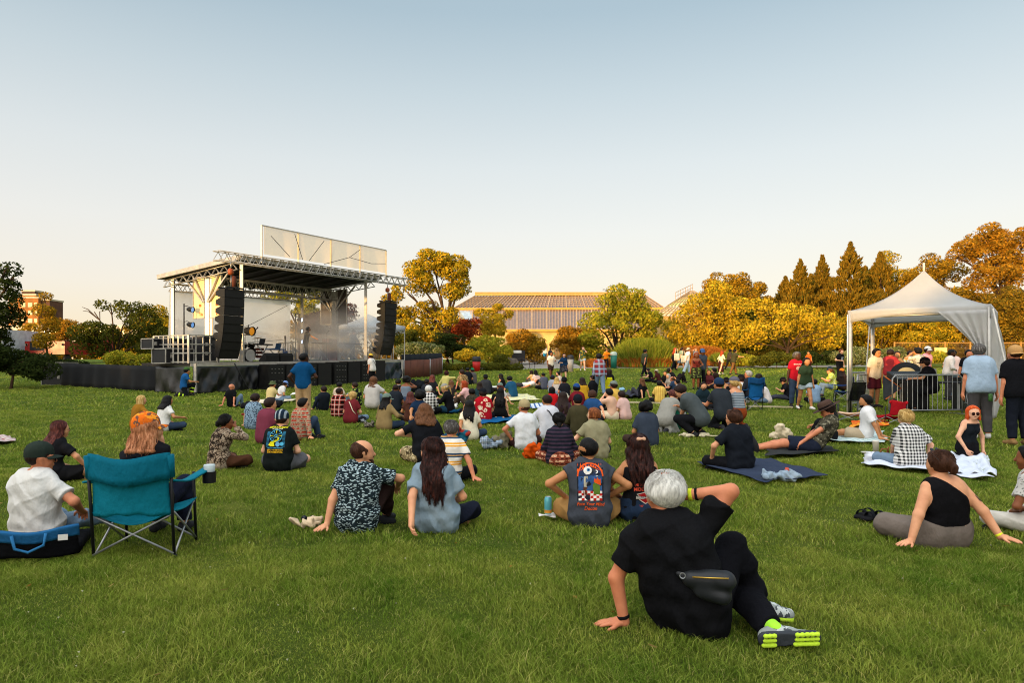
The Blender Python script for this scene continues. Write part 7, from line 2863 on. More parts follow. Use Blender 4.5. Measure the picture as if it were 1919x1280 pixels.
 p('person in green beanie holding a hand to the face', 888, 721, 691, -50, 'knees', ('lap', 'face'), 'r', ('short', 'd'), ('tee', '#55504e'), BK, hat=('beanie', '#12724a'))
 p('hooded person seen from behind in charcoal hoodie with orange logo', 910, 741, 703, -4, 'cross', ('lap', 'lap'), 'd', ('buzz', 'k'), ('long', '#2c2e33'), BK, fat=1.25, hat=('beanie', '#191b1f'))
 p('woman with straight dark hair between black cap and hoodie', 899, 757, 720, -8, 'cross', ('lap', 'lap'), 'l', ('long', 'd', .36), ('tee', '#22363a'), BK, fem=True)
 p('man in black cap and red shirt with big cream flowers', 906, 791, 730, -12, 'cross', ('lap', 'lap'), 'r', ('short', 'd'), ('shirt', '#a3141f', 'floral', '#d9c0a0', None, .8), BK, hat=('cap', '#191a1f'), fat=1.2, hd=-10)
 p('person in olive print shirt half hidden by the red floral shirt', 886, 780, 734, -20, 'cross', (S, 'lap'), 't', ('short', 'k'), ('shirt', '#4a4432', 'leopard', '#2a2620'), BK)
 p('woman in black dress with very long black hair on the blue towel', 937, 787, 737, 4, 'kneel', ('lap', ((.26, .1, .03), (1, -.3, 0))), 'l', ('long', 'k', .62), ('tank', '#151414'), ('kneeskirt', '#151414'), fem=True, hz=.2, shoes=None)
 p('woman in grey green cap with ponytail leaning on her arm', 942, 764, 719, -60, 'knees', ('lap', B), 'l', ('ponytail', 'u'), ('tee', '#c9c0b4'), BK, fem=True, hat=('cap', '#66756a'))
 p('man in teal tee bending over his hands on the pale blanket', 962, 747, 706, -40, 'cross', ('phone', 'phone'), 'l', ('short', 'k'), ('tee', '#1f4a66'), ('trousers', '#8a8078'), lean=(16, 0), nod=-20)
 p('woman in black halter top with long black hair beside the teal tee', 942, 735, 701, -50, 'cross', ('lap', 'lap'), 't', ('long', 'k', .36), ('tank', '#131214'), BK, fem=True)
 p('woman with olive backpack and grey trousers, one knee up', 999, 722, 696, -55, 'knees', ('hug', 'lap'), 't', ('bob', 'd'), ('tee', '#b99a6a'), GY, fem=True)
 p('woman with long black hair in pale pink tee left of the grey tee', 1006, 724, 694, -30, 'cross', ('lap', B), 'l', ('long', 'k', .3), ('tee', '#c9aea8'), JE, fem=True)
 p('man in blue grey tee with small white mark on the back', 1020, 731, 699, -20, 'cross', ('lap', 'lap'), 't', ('buzz', 'k'), ('tee', '#474b5a'), BK)
 p('woman with long blonde hair among friends in mid lawn', 1043, 742, 708, 10, 'cross', ('lap', 'phone'), 'l', ('long', 'y', .36), ('tank', '#b9ada4'), JE, fem=True)
 p('man in navy cap in profile left of the blonde hair', 1034, 737, 705, 30, 'cross', ('lap', 'lap'), 'r', ('short', 'd'), ('tee', '#8d8f98'), BK, hat=('cap', '#252c38'))
 p('dark bearded man facing left behind the black cap', 1050, 728, 697, -110, 'cross', ('lap', 'lap'), 'l', ('short', 'k'), ('tee', '#b0a49a'), BK, beard='k')
 p('bearded man in black cap with beige backpack', 1060, 750, 708, -20, 'cross', ('lap', 'lap'), 'r', ('short', 'k'), ('tee', '#1d1d22'), BK, beard='k', hat=('beanie', '#17171b'))
 p('woman with chin length black hair in bright red top', 1036, 774, 727, -5, 'cross', ('lap', 'lap'), 'l', ('bob', 'k'), ('tee', '#b3171c'), BK, fem=True)
 p('woman with long dark brown hair and purple top behind the navy knit', 1056, 802, 735, 2, 'cross', ('lap', 'lap'), 'l', ('wavy', 'd', .6), ('tee', '#3f2c38'), BK, fem=True)
 p('man in white tee with thin black strap across the back', 1028, 826, 740, -4, 'cross', ((-.26, .36, .3) and ((-.26, .36, .34), (-.8, -.5, -.4)), 'lap'), 't', ('buzz', 'd'), ('tee', '#bcbcc2'), DJ, hd=-15, extra=dark_strap)
 p('man in tan cap and plain white tee in the middle of the lawn', 985, 846, 752, -8, 'cross', (((-.24, .14, .2), (-1, -.3, 0)), 'lap'), 'r', ('buzz', 'b'), ('tee', '#cbcac9'), ('trousers', '#2f1d1a'), hat=('cap', '#a3926a'), hd=-14, fat=1.05)
 p('woman with low black bun in dark knit top and rust patterned skirt', 1050, 876, 777, -2, 'cross', ('lap', 'lap'), 't', ('lowbun', 'k'), ('mid', '#1b1d26', 'hstripe', '#3a2c3a', None, .7), ('skirt', '#7d3c2a', 'ikat', '#c79a78', '#2c1512', .8), fem=True, fat=1.2, shoes=None)
 p('young man with copper hair and glasses in sage green shirt', 1120, 864, 765, -10, 'cross', ('knee', 'lap'), 'p', ('bowl', 'a'), ('shirt', '#8a8365'), ('trousers', '#2c2a2c'), hd=-48, glasses='#b9a878', fat=1.08)
 p('man in black cap and olive jacket left of the copper hair', 1086, 818, 742, -6, 'cross', ('lap', 'lap'), 'l', ('buzz', 'd'), ('long', '#3f3a26'), BK, hat=('cap', '#181c22'))
 p('person with brown bowl cut in bright blue tee leaning on one hand', 1112, 796, 732, 2, 'cross', ('lap', ('w', atz(1140, 796, .1), (1, -.4, 0))), 'l', ('bowl', 'b'), ('tee', '#23446e'), ('trousers', '#26242a'))
 p('person in blue and white cap and maroon tee', 1084, 778, 721, -15, 'cross', ('fwd', 'lap'), 't', ('short', 'k'), ('long', '#6a1a22'), BK, hat=('cap', '#24447a'))
 p('woman with brown hair in mustard yellow tee beside the black tee', 1094, 752, 708, -15, 'cross', ('lap', 'lap'), 'l', ('wavy', 'd', .3), ('tee', '#b98a22'), JE, fem=True)
 p('man with short hair in black tee turned left beside the mustard tee', 1111, 746, 703, -40, 'cross', ('lap', 'lap'), 'l', ('buzz', 'k'), ('tee', '#18181c'), BK, lean=(-6, 0))
 p('man standing in red and blue plaid shirt and jeans', 1124, 746, 663, -8, 'walk', ('hang', 'hang'), 'd', ('short', 'k'), ('long', '#6f7f94', 'plaid', '#7d2a2c', '#a9b4bc', .7), JE, hd=-5)
 p('woman in long black dress crouching beside the plaid shirt', 1147, 740, 692, -55, 'half', ('lap', 'face'), 't', ('bob', 'd'), ('long', '#131214'), ('trousers', '#131214'), fem=True)
 p('man in grey cap and yellow tee with arm stretched forward on his knee', 1158, 772, 716, -55, 'knees', (((-.1, .55, .3), (-.8, -.2, .2)), 'lap'), 'r', ('short', 'd'), ('tee', '#c9a24a'), BK, hat=('cap', '#6f766e'))
 p('woman with short black hair in peach blouse holding her face', 1150, 788, 729, -55, 'cross', ('face', 'lap'), 'p', ('short', 'k'), ('loose', '#d0a488'), ('skirt', '#d8c4a4'), fem=True)
 p('person in pale pink blouse with shoulder strap behind the peach blouse', 1174, 788, 741, -35, 'cross', ('lap', 'lap'), 'p', ('short', 'd'), ('loose', '#c9a49a'), ('trousers', '#6a2430'), fem=True, lean=(14, 0))
 p('man with thick black hair in slate tee and brown trousers', 1217, 839, 754, -18, 'cross', ('lap', 'lap'), 't', ('afro', 'k'), ('loose', '#343b47'), ('trousers', '#3c2e28'), fat=1.18, hd=-8)
 p('woman in grey dress with cream belt kneeling with head bent', 1248, 812, 734, 40, 'kneel', ('fwd', 'fwd'), 'l', ('short', 'u'), ('mid', '#8a877e'), ('wide', '#85837a'), fem=True, lean=(34, 0), nod=-40, hz=.26, fat=1.1)
 p('woman with black hair in emerald green tee', 1277, 806, 739, -20, 'cross', ('phone', 'lap'), 'b', ('afro', 'k'), ('tee', '#0f4f3c'), JE, fem=True)
 p('man in dark grey shirt crouching and reaching to the grass', 1318, 822, 724, -58, 'crouch', (('w', atz(1266, 811, .08), (-.8, -.5, -.2)), 'fwd'), 'l', ('quiff', 'd'), ('loose', '#454b4c'), BK, lean=(34, 0), nod=-35, glasses='#17161a', fat=1.15)
 p('man in blue cap and black tee kneeling with back turned', 1360, 806, 711, -12, 'kneel', ('fwd', 'fwd'), 'r', ('buzz', 'd'), ('tee', '#2a2e33'), BK, hat=('cap', '#22344e'), lean=(18, 0), hd=-8, fat=1.15)
 p('woman in grey cap and striped tank with blonde ponytail and rust trousers', 1386, 804, 709, -20, 'kneel', ('fwd', 'lap'), 'l', ('ponytail', 'y'), ('tank', '#5a646e', 'hstripe', '#9aa2a8'), ('trousers', '#8a3f1e'), fem=True, hat=('cap', '#5c5862'), hd=-30)
 p('man with glasses in black tee sitting on the navy blanket', 1393, 888, 769, -24, 'cross', (((-.3, .26, .2), (-1, -.3, 0)), 'lap'), 'l', ('quiff', 'b'), ('loose', '#171a20'), BK, hd=-18, glasses='#101012', fat=1.12)
 p('woman with black curls in black crop top hugging her knees', 1564, 830, 754, -62, 'knees', ('hug', 'hug'), 't', ('curlylong', 'k', .42), ('crop', '#131215'), BK, fem=True, shoes='#c2c8a0', lean=(2, 0))
 p('bearded man in white tee leaning back on the striped towel', 1628, 828, 741, -58, 'ext', (B, B), 't', ('short', 'k'), ('loose', '#d2d0cf'), ('shorts', '#a9977c'), beard='k', lean=(-6, 0), hd=-25)
 p('woman with short blonde hair in black and white gingham blouse', 1716, 882, 769, -4, 'cross', (('w', atz(1668, 866, .06), (-1, -.5, 0)), ((.34, .1, .12), (1, -.4, 0))), 'p', ('messy', 'y'), ('loose', '#d6d3ce', 'check', '#1e1e20', None, 1.5), JE, fem=True, fat=1.2, lean=(6, 0))
 p('woman with orange bob and sunglasses in black vest', 1822, 862, 768, 165, 'kneel', ((( -.26, .1, .16), (-1, -.3, 0)), ((.24, .2, .2), (1, -.3, 0))), 'p', ('bob', 'o'), ('vest', '#1b1f24'), BK, fem=True, hz=.2, hd=28, glasses='#5a1f14')
 p('person in white mesh shirt cut off by the right edge', 1978, 1012, 872, -25, 'cross', ('lap', 'lap'), 'b', ('short', 'k'), ('tee', '#b9b5ae', 'dots', '#6a6864', None, 2), ('trousers', '#b9b3a8'), hd=-20)
 p('man with salt and pepper hair in white and yellow striped polo', 836, 910, 789, 8, 'cross', ('lap', ('w', atz(893, 908, .04), (1, -.5, 0))), 'r', ('short', 'q'), ('polo', '#d3cbc0', 'polo', '#27405c'), BK, fat=1.08, lean=(6, 4))
 p('person with brown curls in black tee and camouflage shorts', 796, 872, 757, -14, 'cross', (((-.2, .12, .42), (-1, -.2, -.5)), 'lap'), 'p', ('curlylong', 'm', .34), ('tee', '#17181c'), ('shorts', '#8a7a5a', 'camo', '#3f3624', '#c2b08a'), fat=1.1)
 p('woman with long wavy black hair in cream tee leaning on her arm', 878, 826, 755, 4, 'cross', (('w', atz(862, 824, .08), (-1, -.4, 0)), 'lap'), 't', ('wavy', 'k', .5), ('tee', '#d2c8ae'), DJ, fem=True, fat=1.15, hd=-10)
 # ---- right of the middle
 p('man with black hair in yellow striped shirt with back turned', 1238, 757, 714, 4, 'cross', ('lap', 'lap'), 'd', ('messy', 'k'), ('loose', '#d6b45a', 'stripe', '#b98a3c', None, 1.2), BK)
 p('woman with long brown hair in black tee leaning back, legs under grey cloth', 1202, 748, 709, -40, 'knees', (B, B), 'l', ('long', 'm', .34), ('tee', '#17171a'), ('trousers', '#3c3c44'), fem=True, lean=(-12, 0))
 p('man in black vest looking down at his hands', 1222, 717, 691, -70, 'cross', ('fwd', 'phone'), 'p', ('short', 'd'), ('sleeveless', '#17171b'), BK, nod=-20, lean=(14, 0))
 p('person in cream cap and maroon shirt right of the black vest', 1237, 719, 698, -60, 'cross', ('fwd', 'lap'), 'b', ('short', 'd'), ('long', '#3c1c1c'), BK, hat=('capback', '#b0a48a'), lean=(18, 0))
 p('person with dark curls in black tee facing the camera', 1249, 726, 696, -150, 'cross', ('lap', 'lap'), 't', ('curly', 'd'), ('tee', '#1c1a1c'), BK)
 p('woman with silver bob among the mid lawn group', 1257, 733, 701, -120, 'cross', ('lap', 'lap'), 'l', ('bob', 'g'), ('tee', '#a89c90'), BK, fem=True)
 p('balding man in navy and white shirt in the mid lawn group', 1266, 741, 706, -60, 'cross', ('fwd', 'lap'), 'r', ('balding', 'm'), ('tee', '#2a3a50'), BK)
 p('dark haired man in pale grey tee right of the balding man', 1276, 750, 711, -70, 'cross', ('fwd', 'lap'), 'l', ('short', 'k'), ('tee', '#a8a4a2'), BK)
 p('person in denim shirt leaning low among the group', 1288, 757, 723, -80, 'sideL', ('fwd', 'lap'), 't', ('short', 'd'), ('long', '#7c8c9c', 'denim', '#94aabd'), JE, lean=(25, 0))
 p('woman with copper hair standing in floral skirt and red bag', 1304, 731, 661, 185, 'stand', ('cup', 'hang'), 'b', ('wavy', 'r', .36), ('tank', '#6a2a26', 'floral', '#1c1614', None, 1), ('kneeskirt', '#24261c', 'floral', '#6a7a3c', None, 1.4), fem=True, fat=1.15)
 p('man in blue cap standing close behind the copper haired woman', 1314, 730, 655, 170, 'stand', ('hang', 'hang'), 'b', ('short', 'k'), ('sleeveless', '#3c4450'), BK, hat=('cap', '#45608a'))
 p('bearded man facing the camera between two dark shirts', 1318, 768, 717, 178, 'cross', ('lap', 'lap'), 'l', ('messy', 'd'), ('tee', '#1d2c34'), BK, beard='d')
 p('woman with long dark hair looking up in maroon top', 1330, 730, 694, -160, 'cross', ('lap', 'lap'), 't', ('long', 'k', .34), ('tee', '#5a2a30'), BK, fem=True, nod=14)
 p('dark bearded man in brown tee with crossed arms', 1345, 727, 690, -60, 'knees', ('hug', 'hug'), 'l', ('short', 'k'), ('tee', '#2c1e1a'), BK, beard='k')
 p('woman in black cap and black tank left of the striped tank', 1368, 752, 709, -40, 'cross', ('lap', 'phone'), 't', ('ponytail', 'd'), ('tank', '#17171a'), BK, fem=True, hat=('cap', '#151518'))
 p('man in black cap and white tee beside the blue camp chair', 1397, 758, 704, -30, 'cross', ('lap', 'lap'), 'r', ('short', 'd'), ('tee', '#c9c4be'), BK, hat=('cap', '#17171b'))
 p('grey haired man with glasses in dark jacket in the blue camp chair', 1411, 764, 695, -28, 'chair', ('lap', 'lap'), 'r', ('short', 'g'), ('long', '#22252c'), BK, hz=.36, hd=-40, glasses='#101012')
 p('person with dark hair behind the blue camp chair', 1428, 752, 701, -10, 'cross', ('lap', 'lap'), 't', ('bob', 'k'), ('tee', '#2a2a30'), BK, fem=True)
 p('person in pale white tee hunched right of the blue camp chair', 1442, 757, 716, -50, 'cross', ('lap', 'lap'), 't', ('short', 'k'), ('tee', '#cfc4be'), JE, lean=(22, 0), nod=-20)
 p('man in black cap and black tee with legs stretched out', 1478, 751, 709, -78, 'ext', ('phone', 'phone'), 'l', ('short', 'd'), ('tee', '#17171b'), ('trousers', '#3c3d48'), hat=('cap', '#141417'), nod=-18)
 p('person standing in bright red tee with white print and jeans', 1489, 766, 660, 172, 'stand', ('cup', 'hang'), 'd', ('short', 'q'), ('tee', '#a51828'), DJ, hd=-25, prints=[('print', text_shape('STATE PARK', .05, 0, .08, bold=.001), '#d8d2ca', 0, 'front'), ('print', disc(0, -.02, .06), '#c9a8a4', 0, 'front')])
 p('smiling woman in dark green top and pale denim shorts walking', 1508, 770, 671, 176, 'walk', ('hang', 'hang'), 't', ('wavy', 'k', .34), ('tee', '#2c3c2a'), ('short', '#94a4ae', 'denim', '#b5c4cc'), fem=True, fat=1.12, shoes='#c9c4bc')
 p('person in sky blue tee leaning on one arm behind the denim shorts', 1529, 757, 711, 25, 'cross', ('lap', ('w', atz(1546, 752, .12), (1, -.4, 0))), 't', ('short', 'k'), ('loose', '#8099b4'), BK)
 p('woman in dark cap and yellow tie-dye tee on a folding chair', 1564, 745, 689, -78, 'chair', ('phone', 'phone'), 'l', ('ponytail', 'm'), ('tee', '#c9c83c', 'camo', '#d8d28a', '#a8b43c'), JE, fem=True, hat=('cap', '#1d2a34'), hz=.4)
 p('man in black printed tee standing by the tent leg', 1573, 715, 655, 160, 'stand', ('hang', 'cup'), 'p', ('short', 'a'), ('tee', '#151517'), BK, prints=[('print', rect(-.07, -.14, .07, .06), '#8d949c', 0, 'front')])
 p('woman with orange headscarf and dark hair in the chair by the tent', 1582, 743, 692, 10, 'chair', ('lap', 'lap'), 't', ('long', 'd', .4), ('tee', '#2a201c'), BK, fem=True, hat=('beanie', '#b0641e'), hz=.4)
 p('person in orange top far behind the red tee', 1516, 697, 659, -140, 'stand', ('hang', 'cup'), 't', ('bun', 'k'), ('tee', '#b5561f'), ('trousers', '#5a1a1c'), fem=True)
 # ---- walking and standing beyond the crowd
 p('man in white polo and brown shorts walking toward the crowd', 1032, 711, 660, 165, 'walkR', ('cup', 'sw'), 'b', ('short', 'k'), ('polo', '#cfc9bd'), ('shorts', '#3c2c26'), beard='k', fat=1.1)
 p('woman in navy blouse and black dotted skirt beside the white polo', 1056, 713, 663, 170, 'walk', ('hang', 'cup'), 'p', ('short', 'd'), ('mid', '#1a3350'), ('kneeskirt', '#1d1a20', 'dots', '#8d8a8c', None, 1.3), fem=True, fat=1.15, glasses='#0c0c0e')
 p('person in sunflower print tank and denim shorts', 1092, 696, 650, 175, 'walk', ('face', 'hang'), 'p', ('short', 'm'), ('sleeveless', '#4a5a3c', 'floral', '#d0a52c', None, .7), ('short', '#8fa0ab', 'denim', '#aabcc8'), shoes='#c9c4bc')
 p('person in orange apron top carrying a white tray', 1136, 690, 655, 170, 'walk', ('reach', 'cup'), 't', ('short', 'k'), ('loose', '#d0761a'), BK)
 p('man in olive tee and black trousers walking right on the lawn', 1207, 708, 655, 60, 'walk', ('sw', 'swb'), 'r', ('short', 'k'), ('tee', '#3c4030'), BK, lean=(4, 0))
 p('woman with long red hair in black top and black trousers', 1263, 695, 652, 60, 'walk', ('hang', 'hang'), 'l', ('long', 'r', .5), ('tee', '#17171a'), ('wide', '#131316'), fem=True)
 p('man in grey green tee and denim shorts walking right', 1275, 695, 652, 75, 'walkR', ('sw', 'swb'), 'l', ('short', 'd'), ('loose', '#7a8a72'), ('shorts', '#4a6c94', 'denim', '#7c8c9c'))
 p('person in cap and white tee with pale jeans and tote bag', 1287, 702, 653, 80, 'walk', ('sw', 'swb'), 'p', ('short', 'm'), ('loose', '#cfcac4'), ('wide', '#95a5b4', 'denim', '#b5c4cc'), hat=('capback', '#b0a88c'))
 p('man shading his eyes in grey tee behind the blue cap', 1303, 690, 653, 175, 'stand', ('hang', 'brow'), 'l', ('short', 'k'), ('tee', '#6a707c'), BK)
 p('woman with red hair in cream top and maroon long skirt', 1351, 703, 658, 60, 'walk', ('cup', 'cup'), 'p', ('long', 'r', .4), ('mid', '#c9bb9c'), ('longskirt', '#381a1c'), fem=True, shoes='#c9c4bc')
 p('man in dark patterned shirt walking behind the maroon skirt', 1366, 694, 655, 80, 'walkR', ('cup', 'hang'), 'd', ('short', 'k'), ('shirt', '#4a4038', 'leopard', '#2a2420'), BK)
 p('man in olive shirt and brown trousers striding right', 1374, 704, 655, 80, 'walk', ('cup', 'reach'), 'l', ('short', 'k'), ('loose', '#3c3a26'), ('trousers', '#6a4a2a'), fat=1.1)
 p('person in pale hat and maroon top on the path by the shrubs', 997, 680, 647, 150, 'stand', ('cup', 'hang'), 't', ('short', 'd'), ('tee', '#7a2c30'), GY, hat=('bucket', '#d8d2c4'))
 p('man in white shirt and black trousers with backpack straps on the path', 1009, 679, 647, 175, 'walk', ('hips', 'hang'), 't', ('short', 'm'), ('loose', '#d2cdb8'), BK)
 p('person in white shirt and bright blue trousers on the path', 1021, 677, 648, 178, 'walkR', ('hang', 'hang'), 't', ('short', 'r'), ('long', '#d8d0c8'), ('wide', '#23749c'))
 p('person in dark shirt walking away on the path behind the white polo', 1031, 680, 655, 5, 'walk', ('hang', 'hang'), 'd', ('short', 'k'), ('tee', '#3c3a40'), BK)
 p('man in tan tee on the path holding something up', 1036, 675, 647, 170, 'walk', ('hang', 'cup'), 't', ('short', 'd'), ('tee', '#b09c6a'), ('shorts', '#6a7a5a'))
 p('person in peach shirt with dark strap walking away on the path', 1055, 675, 648, 8, 'walkR', ('hips', 'hang'), 't', ('short', 'd'), ('loose', '#d0b48c'), BK)
 p('person in dark blue on the path at the left', 1002, 680, 650, 160, 'walk', ('hang', 'hang'), 'd', ('short', 'k'), ('tee', '#232c40'), ('trousers', '#1f5a5a'))
 # ---- on and by the stage
 def on_stage(label, px, d, yaw, **kw):
  q = st(s_at(px, d), d, DECK)
  return build_person(label, q, yaw, kw.pop('legs', 'stand'), kw.pop('arms'), group='people on and around the stage', **kw)
 on_stage('performer in black tee with eye mask pointing from the stage', 573, 1.9, 75, arms=('hang', ((.34, .52, 1.12), (.8, -.2, -.2))), s=1.04, skin_='t', hair=('short', 'k'), glasses='#0c0c0e', top=('tee', '#15171b'), bot=('trousers', '#20232a'), head=(5, 0))
 on_stage('musician in dark blue shirt playing behind the keyboard', 660, 3.0, 120, arms=(((-.1, .42, 1.0), (-.9, -.3, -.4)), ((.1, .42, 1.0), (.9, -.3, -.4))), s=1.03, skin_='t', hair=('short', 'k'), hat=('cap', '#1d2026'), top=('long', '#2a3c50'), bot=('trousers', '#1b1d22'))
 p('man in yellow cap and white tee with black sling bag by the stage', 698, 727, 664, -60, 'stand', ('hang', 'hang'), 'r', ('short', 'd'), ('loose', '#cbc5be'), BK, hat=('cap', '#c9a83c'), glasses='#0c0c0e', hd=10, extra=dark_strap)
 p('stage hand in black and blue with lime safety bands at the stage corner', 341, 743, 690, 60, 'half', ('fwd', 'fwd'), 't', ('short', 'k'), ('tee', '#1c4f80'), ('trousers', '#16181c'), hat=('beanie', '#3c5a2c'), extra=safety)
 # ---- tent
 p('man with glasses in cream printed tee and maroon shorts by the tent', 1637, 766, 654, 165, 'stand', ('hang', 'hang'), 't', ('short', 'k'), ('loose', '#d0c0aa'), ('shorts', '#4a1a24'), glasses='#2a2422', hd=-5,
 prints=[('print', text_shape(t, .034, -.02, .07 - .05 * k, bold=.0008), '#4a4444', 0, 'front') for k, t in enumerate(('SUMMER', 'SOUND', 'IN THE', 'PARK'))])
 p('man in light blue shirt and grey trousers standing with a drink can', 1838, 826, 645, 16, 'stand', ('hang', 'hang'), 'r', ('short', 'q'), ('loose', '#98aabb'), ('trousers', '#4a4748'), fat=1.16, hd=25, shoes='#b9b5ae', glasses='#101012')
 p('stout man in tan cap and black tee standing at the right edge', 1910, 838, 651, 5, 'stand', ('hang', 'hang'), 'r', ('buzz', 'b'), ('loose', '#131316'), ('trousers', '#1a1d26'), fat=1.22, hat=('capback', '#b58a56'), shoes='#8a6a44')

 def far(label, px, Y, hy, yaw, legs, arms, sk, hair, top, bot, **kw):
  b = Vector(((px - 959.5) / FPX * Y, Y, gz(Y)))
  return build_person(label, b, yaw, legs, arms, hy=hy, skin_=sk, hair=hair, top=top, bot=bot, head=(kw.pop('hd', 0), kw.pop('nod', 0)), group='people in and behind the tent', **kw)
 far('sound engineer in black cap and black tee working at the console', 1748, 19.4, 672, -70, 'chair', ('desk', 'desk'), 'l', ('short', 'd'), ('loose', '#151518'), BK, hz=.62, hat=('cap', '#131316'), beard='g', lean=(14, 0))
 far('person in red shirt with dark hair behind the console', 1667, 23.5, 655, 40, 'stand', ('cup', 'cup'), 'l', ('short', 'd'), ('tee', '#8f2a2c'), ('trousers', '#a98c6a'), beard='d')
 far('woman with dark bun and tan top beside the red shirt', 1680, 25, 659, 200, 'stand', ('cup', 'hang'), 't', ('bun', 'd'), ('tee', '#8a6a4a'), BK, fem=True)
 far('man in white printed tee laughing behind the console', 1702, 28, 658, 175, 'stand', ('cup', 'hang'), 'r', ('short', 'd'), ('tee', '#d6d0c4', 'camo', '#c9b45a', '#d6d0c4', .6), JE, beard='d')
 far('black haired person with pale shirt and dark suspenders drinking from a can', 1727, 23, 652, -30, 'stand', ('drink', 'hang'), 't', ('messy', 'k'), ('loose', '#b0aaa0', 'camo', '#8d8474', '#b0aaa0', .7), ('trousers', '#6a6258'))
 far('person in pink top and white cap behind the black hair', 1733, 27, 651, 160, 'stand', ('hang', 'hang'), 'r', ('short', 'd'), ('tee', '#d08a94'), BK, hat=('cap', '#d0ccc4'))
 far('bearded man in white hoodie behind the mixing desk', 1775, 24, 655, 110, 'stand', ('hang', 'belly'), 'd', ('buzz', 'k'), ('long', '#cfc8c2'), ('trousers', '#3c3a3c'), beard='k')
 far('person with black hair in pale pink shirt seen from behind', 1788, 24.5, 656, 10, 'stand', ('cup', 'hang'), 't', ('short', 'k'), ('loose', '#d6b8ae'), JE)
 far('smiling bearded man in black tee by the tent curtain', 1812, 22.5, 656, 190, 'stand', ('hang', 'hang'), 'r', ('short', 'k'), ('tee', '#151518'), BK, beard='d')
 # ---- lying down
 b = gp(1528, 852)
 build_person('man in wide brown hat lying on his side looking at a phone', (b.x, b.y + .1, b.z), -72, 'ext', (((-.22, .30, .1), (-.9, .2, .1)), ((.08, .3, .06), (.6, -.2, .3))), s=1.0, skin_='r', hair=('short', 'd'), hat=('wide', '#4a3830'), beard='d',
    lean=(-36, 14), hz=.13, head=(0, -28), top=('tee', '#4a4638', 'camo', '#2c2a22', '#7a7460'), bot=('shorts', '#1d2230'), group=GROUP)
 b = gp(981, 727)
 build_person('person lying flat on the grass in white tee', (b.x, b.y, b.z), -80, 'ext', ('side', 'side'), s=1.0, skin_='r', hair=('short', 'd'), lean=(-80, 0), hz=.12, top=('tee', '#c9c4c0'), bot=('trousers', '#2a2c34'), group=GROUP)
 b = gp(1268, 718)
 build_person('person lying back on the grass in black with knees to the right', (b.x, b.y, b.z), 82, 'knees', ('lap', 'side'), s=1.0, skin_='t', hair=('short', 'k'), lean=(-42, 0), hz=.12, top=('tee', '#16161a'), bot=('trousers', '#16161a'), group=GROUP)

def safety(I):
 for i in (0, 1):
  for t in (.4, .75):
   p = I['kn'][i] + (I['an'][i] - I['kn'][i]) * t
   d = unit(I['an'][i] - I['kn'][i])
   I['part']('safety_band', [(p - d * .03, p + d * .03, .085, .085, .01, [(p - d * .03, -d), (p + d * .03, d)])], plain('#b8d81c', .5), .02)

def strap(I):
 pts = [I['q'](.95) - I['rs'] * .06 - I['fs'] * .085, I['q'](.7) + I['rs'] * .03 - I['fs'] * .16, I['q'](.35) + I['rs'] * .12 - I['fs'] * .13, I['q'](.15) + I['rs'] * .2 - I['fs'] * .03]
 mb = MB()
 mb.tube([tuple(q * I['s']) for q in pts], .012, 6)
 mb.build('bag_strap', cloth('#d0c4a8'), I['body'])

def dark_strap(I):
 pts = [I['N'] - I['rs'] * .1 - I['fs'] * .05, I['q'](.75) - I['rs'] * .0 - I['fs'] * .155, I['q'](.4) + I['rs'] * .12 - I['fs'] * .145, I['q'](.2) + I['rs'] * .19 - I['fs'] * .03]
 mb = MB()
 mb.tube([tuple(q * I['s']) for q in pts], .009, 6)
 mb.build('bag_strap', cloth('#17171a'), I['body'])

crowd()

# ------------------------------------------------------------------ chairs, blankets, bags and small things
def blanket(name, label, corners, mat, cat='blanket', n=26, amp=.02, hgt=.055, group=None):
 c = [gp(*q) for q in corners]
 o = c[0]
 sd = sum(map(ord, label)) * .37

 def fn(u, v):
  u2 = u + .03 * math.sin(9 * v + sd) * (1 if u in (0, 1) else .5)
  v2 = v + .035 * math.sin(11 * u + sd) * (1 if v in (0, 1) else .5)
  p = c[0].lerp(c[1], u2).lerp(c[3].lerp(c[2], u2), v2)
  z = hgt + amp * (math.sin(13 * u + 5 * v + sd) * math.sin(9 * v - 4 * u + sd) + .5 * math.sin(23 * u + sd) + .35 * abs(math.sin(17 * v + 8 * u)))
  return Vector((p.x - o.x, p.y - o.y, gz(p.y) - o.z + max(.035, z)))
 mb = MB()
 mb.grid(fn, n, n, True, .008)
 ob = mb.build(name, mat, None, o)
 return tag(ob, label, cat, group)

def lump(name, label, px, py, size, mat, cat='bag', seed=1, parts=(), rz=0.0):
 """a crumpled soft thing lying on the grass: size = (width, depth, height)"""
 p = gp(px, py)
 g = random.Random(seed)
 w, d, h = size
 pr = []
 for k in range(9):
  c = vec(g.uniform(-.5, .5) * w, g.uniform(-.5, .5) * d, g.uniform(.15, .55) * h)
  e = c + vec(g.uniform(-.3, .3) * w, g.uniform(-.3, .3) * d, g.uniform(-.2, .3) * h)
  r = g.uniform(.2, .34) * min(h, w)
  pr.append((c, e, r, r * .8, .03))
 v = max(.008, p.y * .0014)
 V, F = sdf_mesh(pr, v, .012, 2.0, 0.0)
 V[:, 2] += .02
 r = link(name, np_mesh(name, V, F, [mat]), None, p)
 r.rotation_euler = (0, 0, rz)
 for (nm, pts, rad, mt) in parts:
  mb = MB()
  mb.tube(pts, rad, 6)
  mb.build(nm, mt, r)
 return tag(r, label, cat)

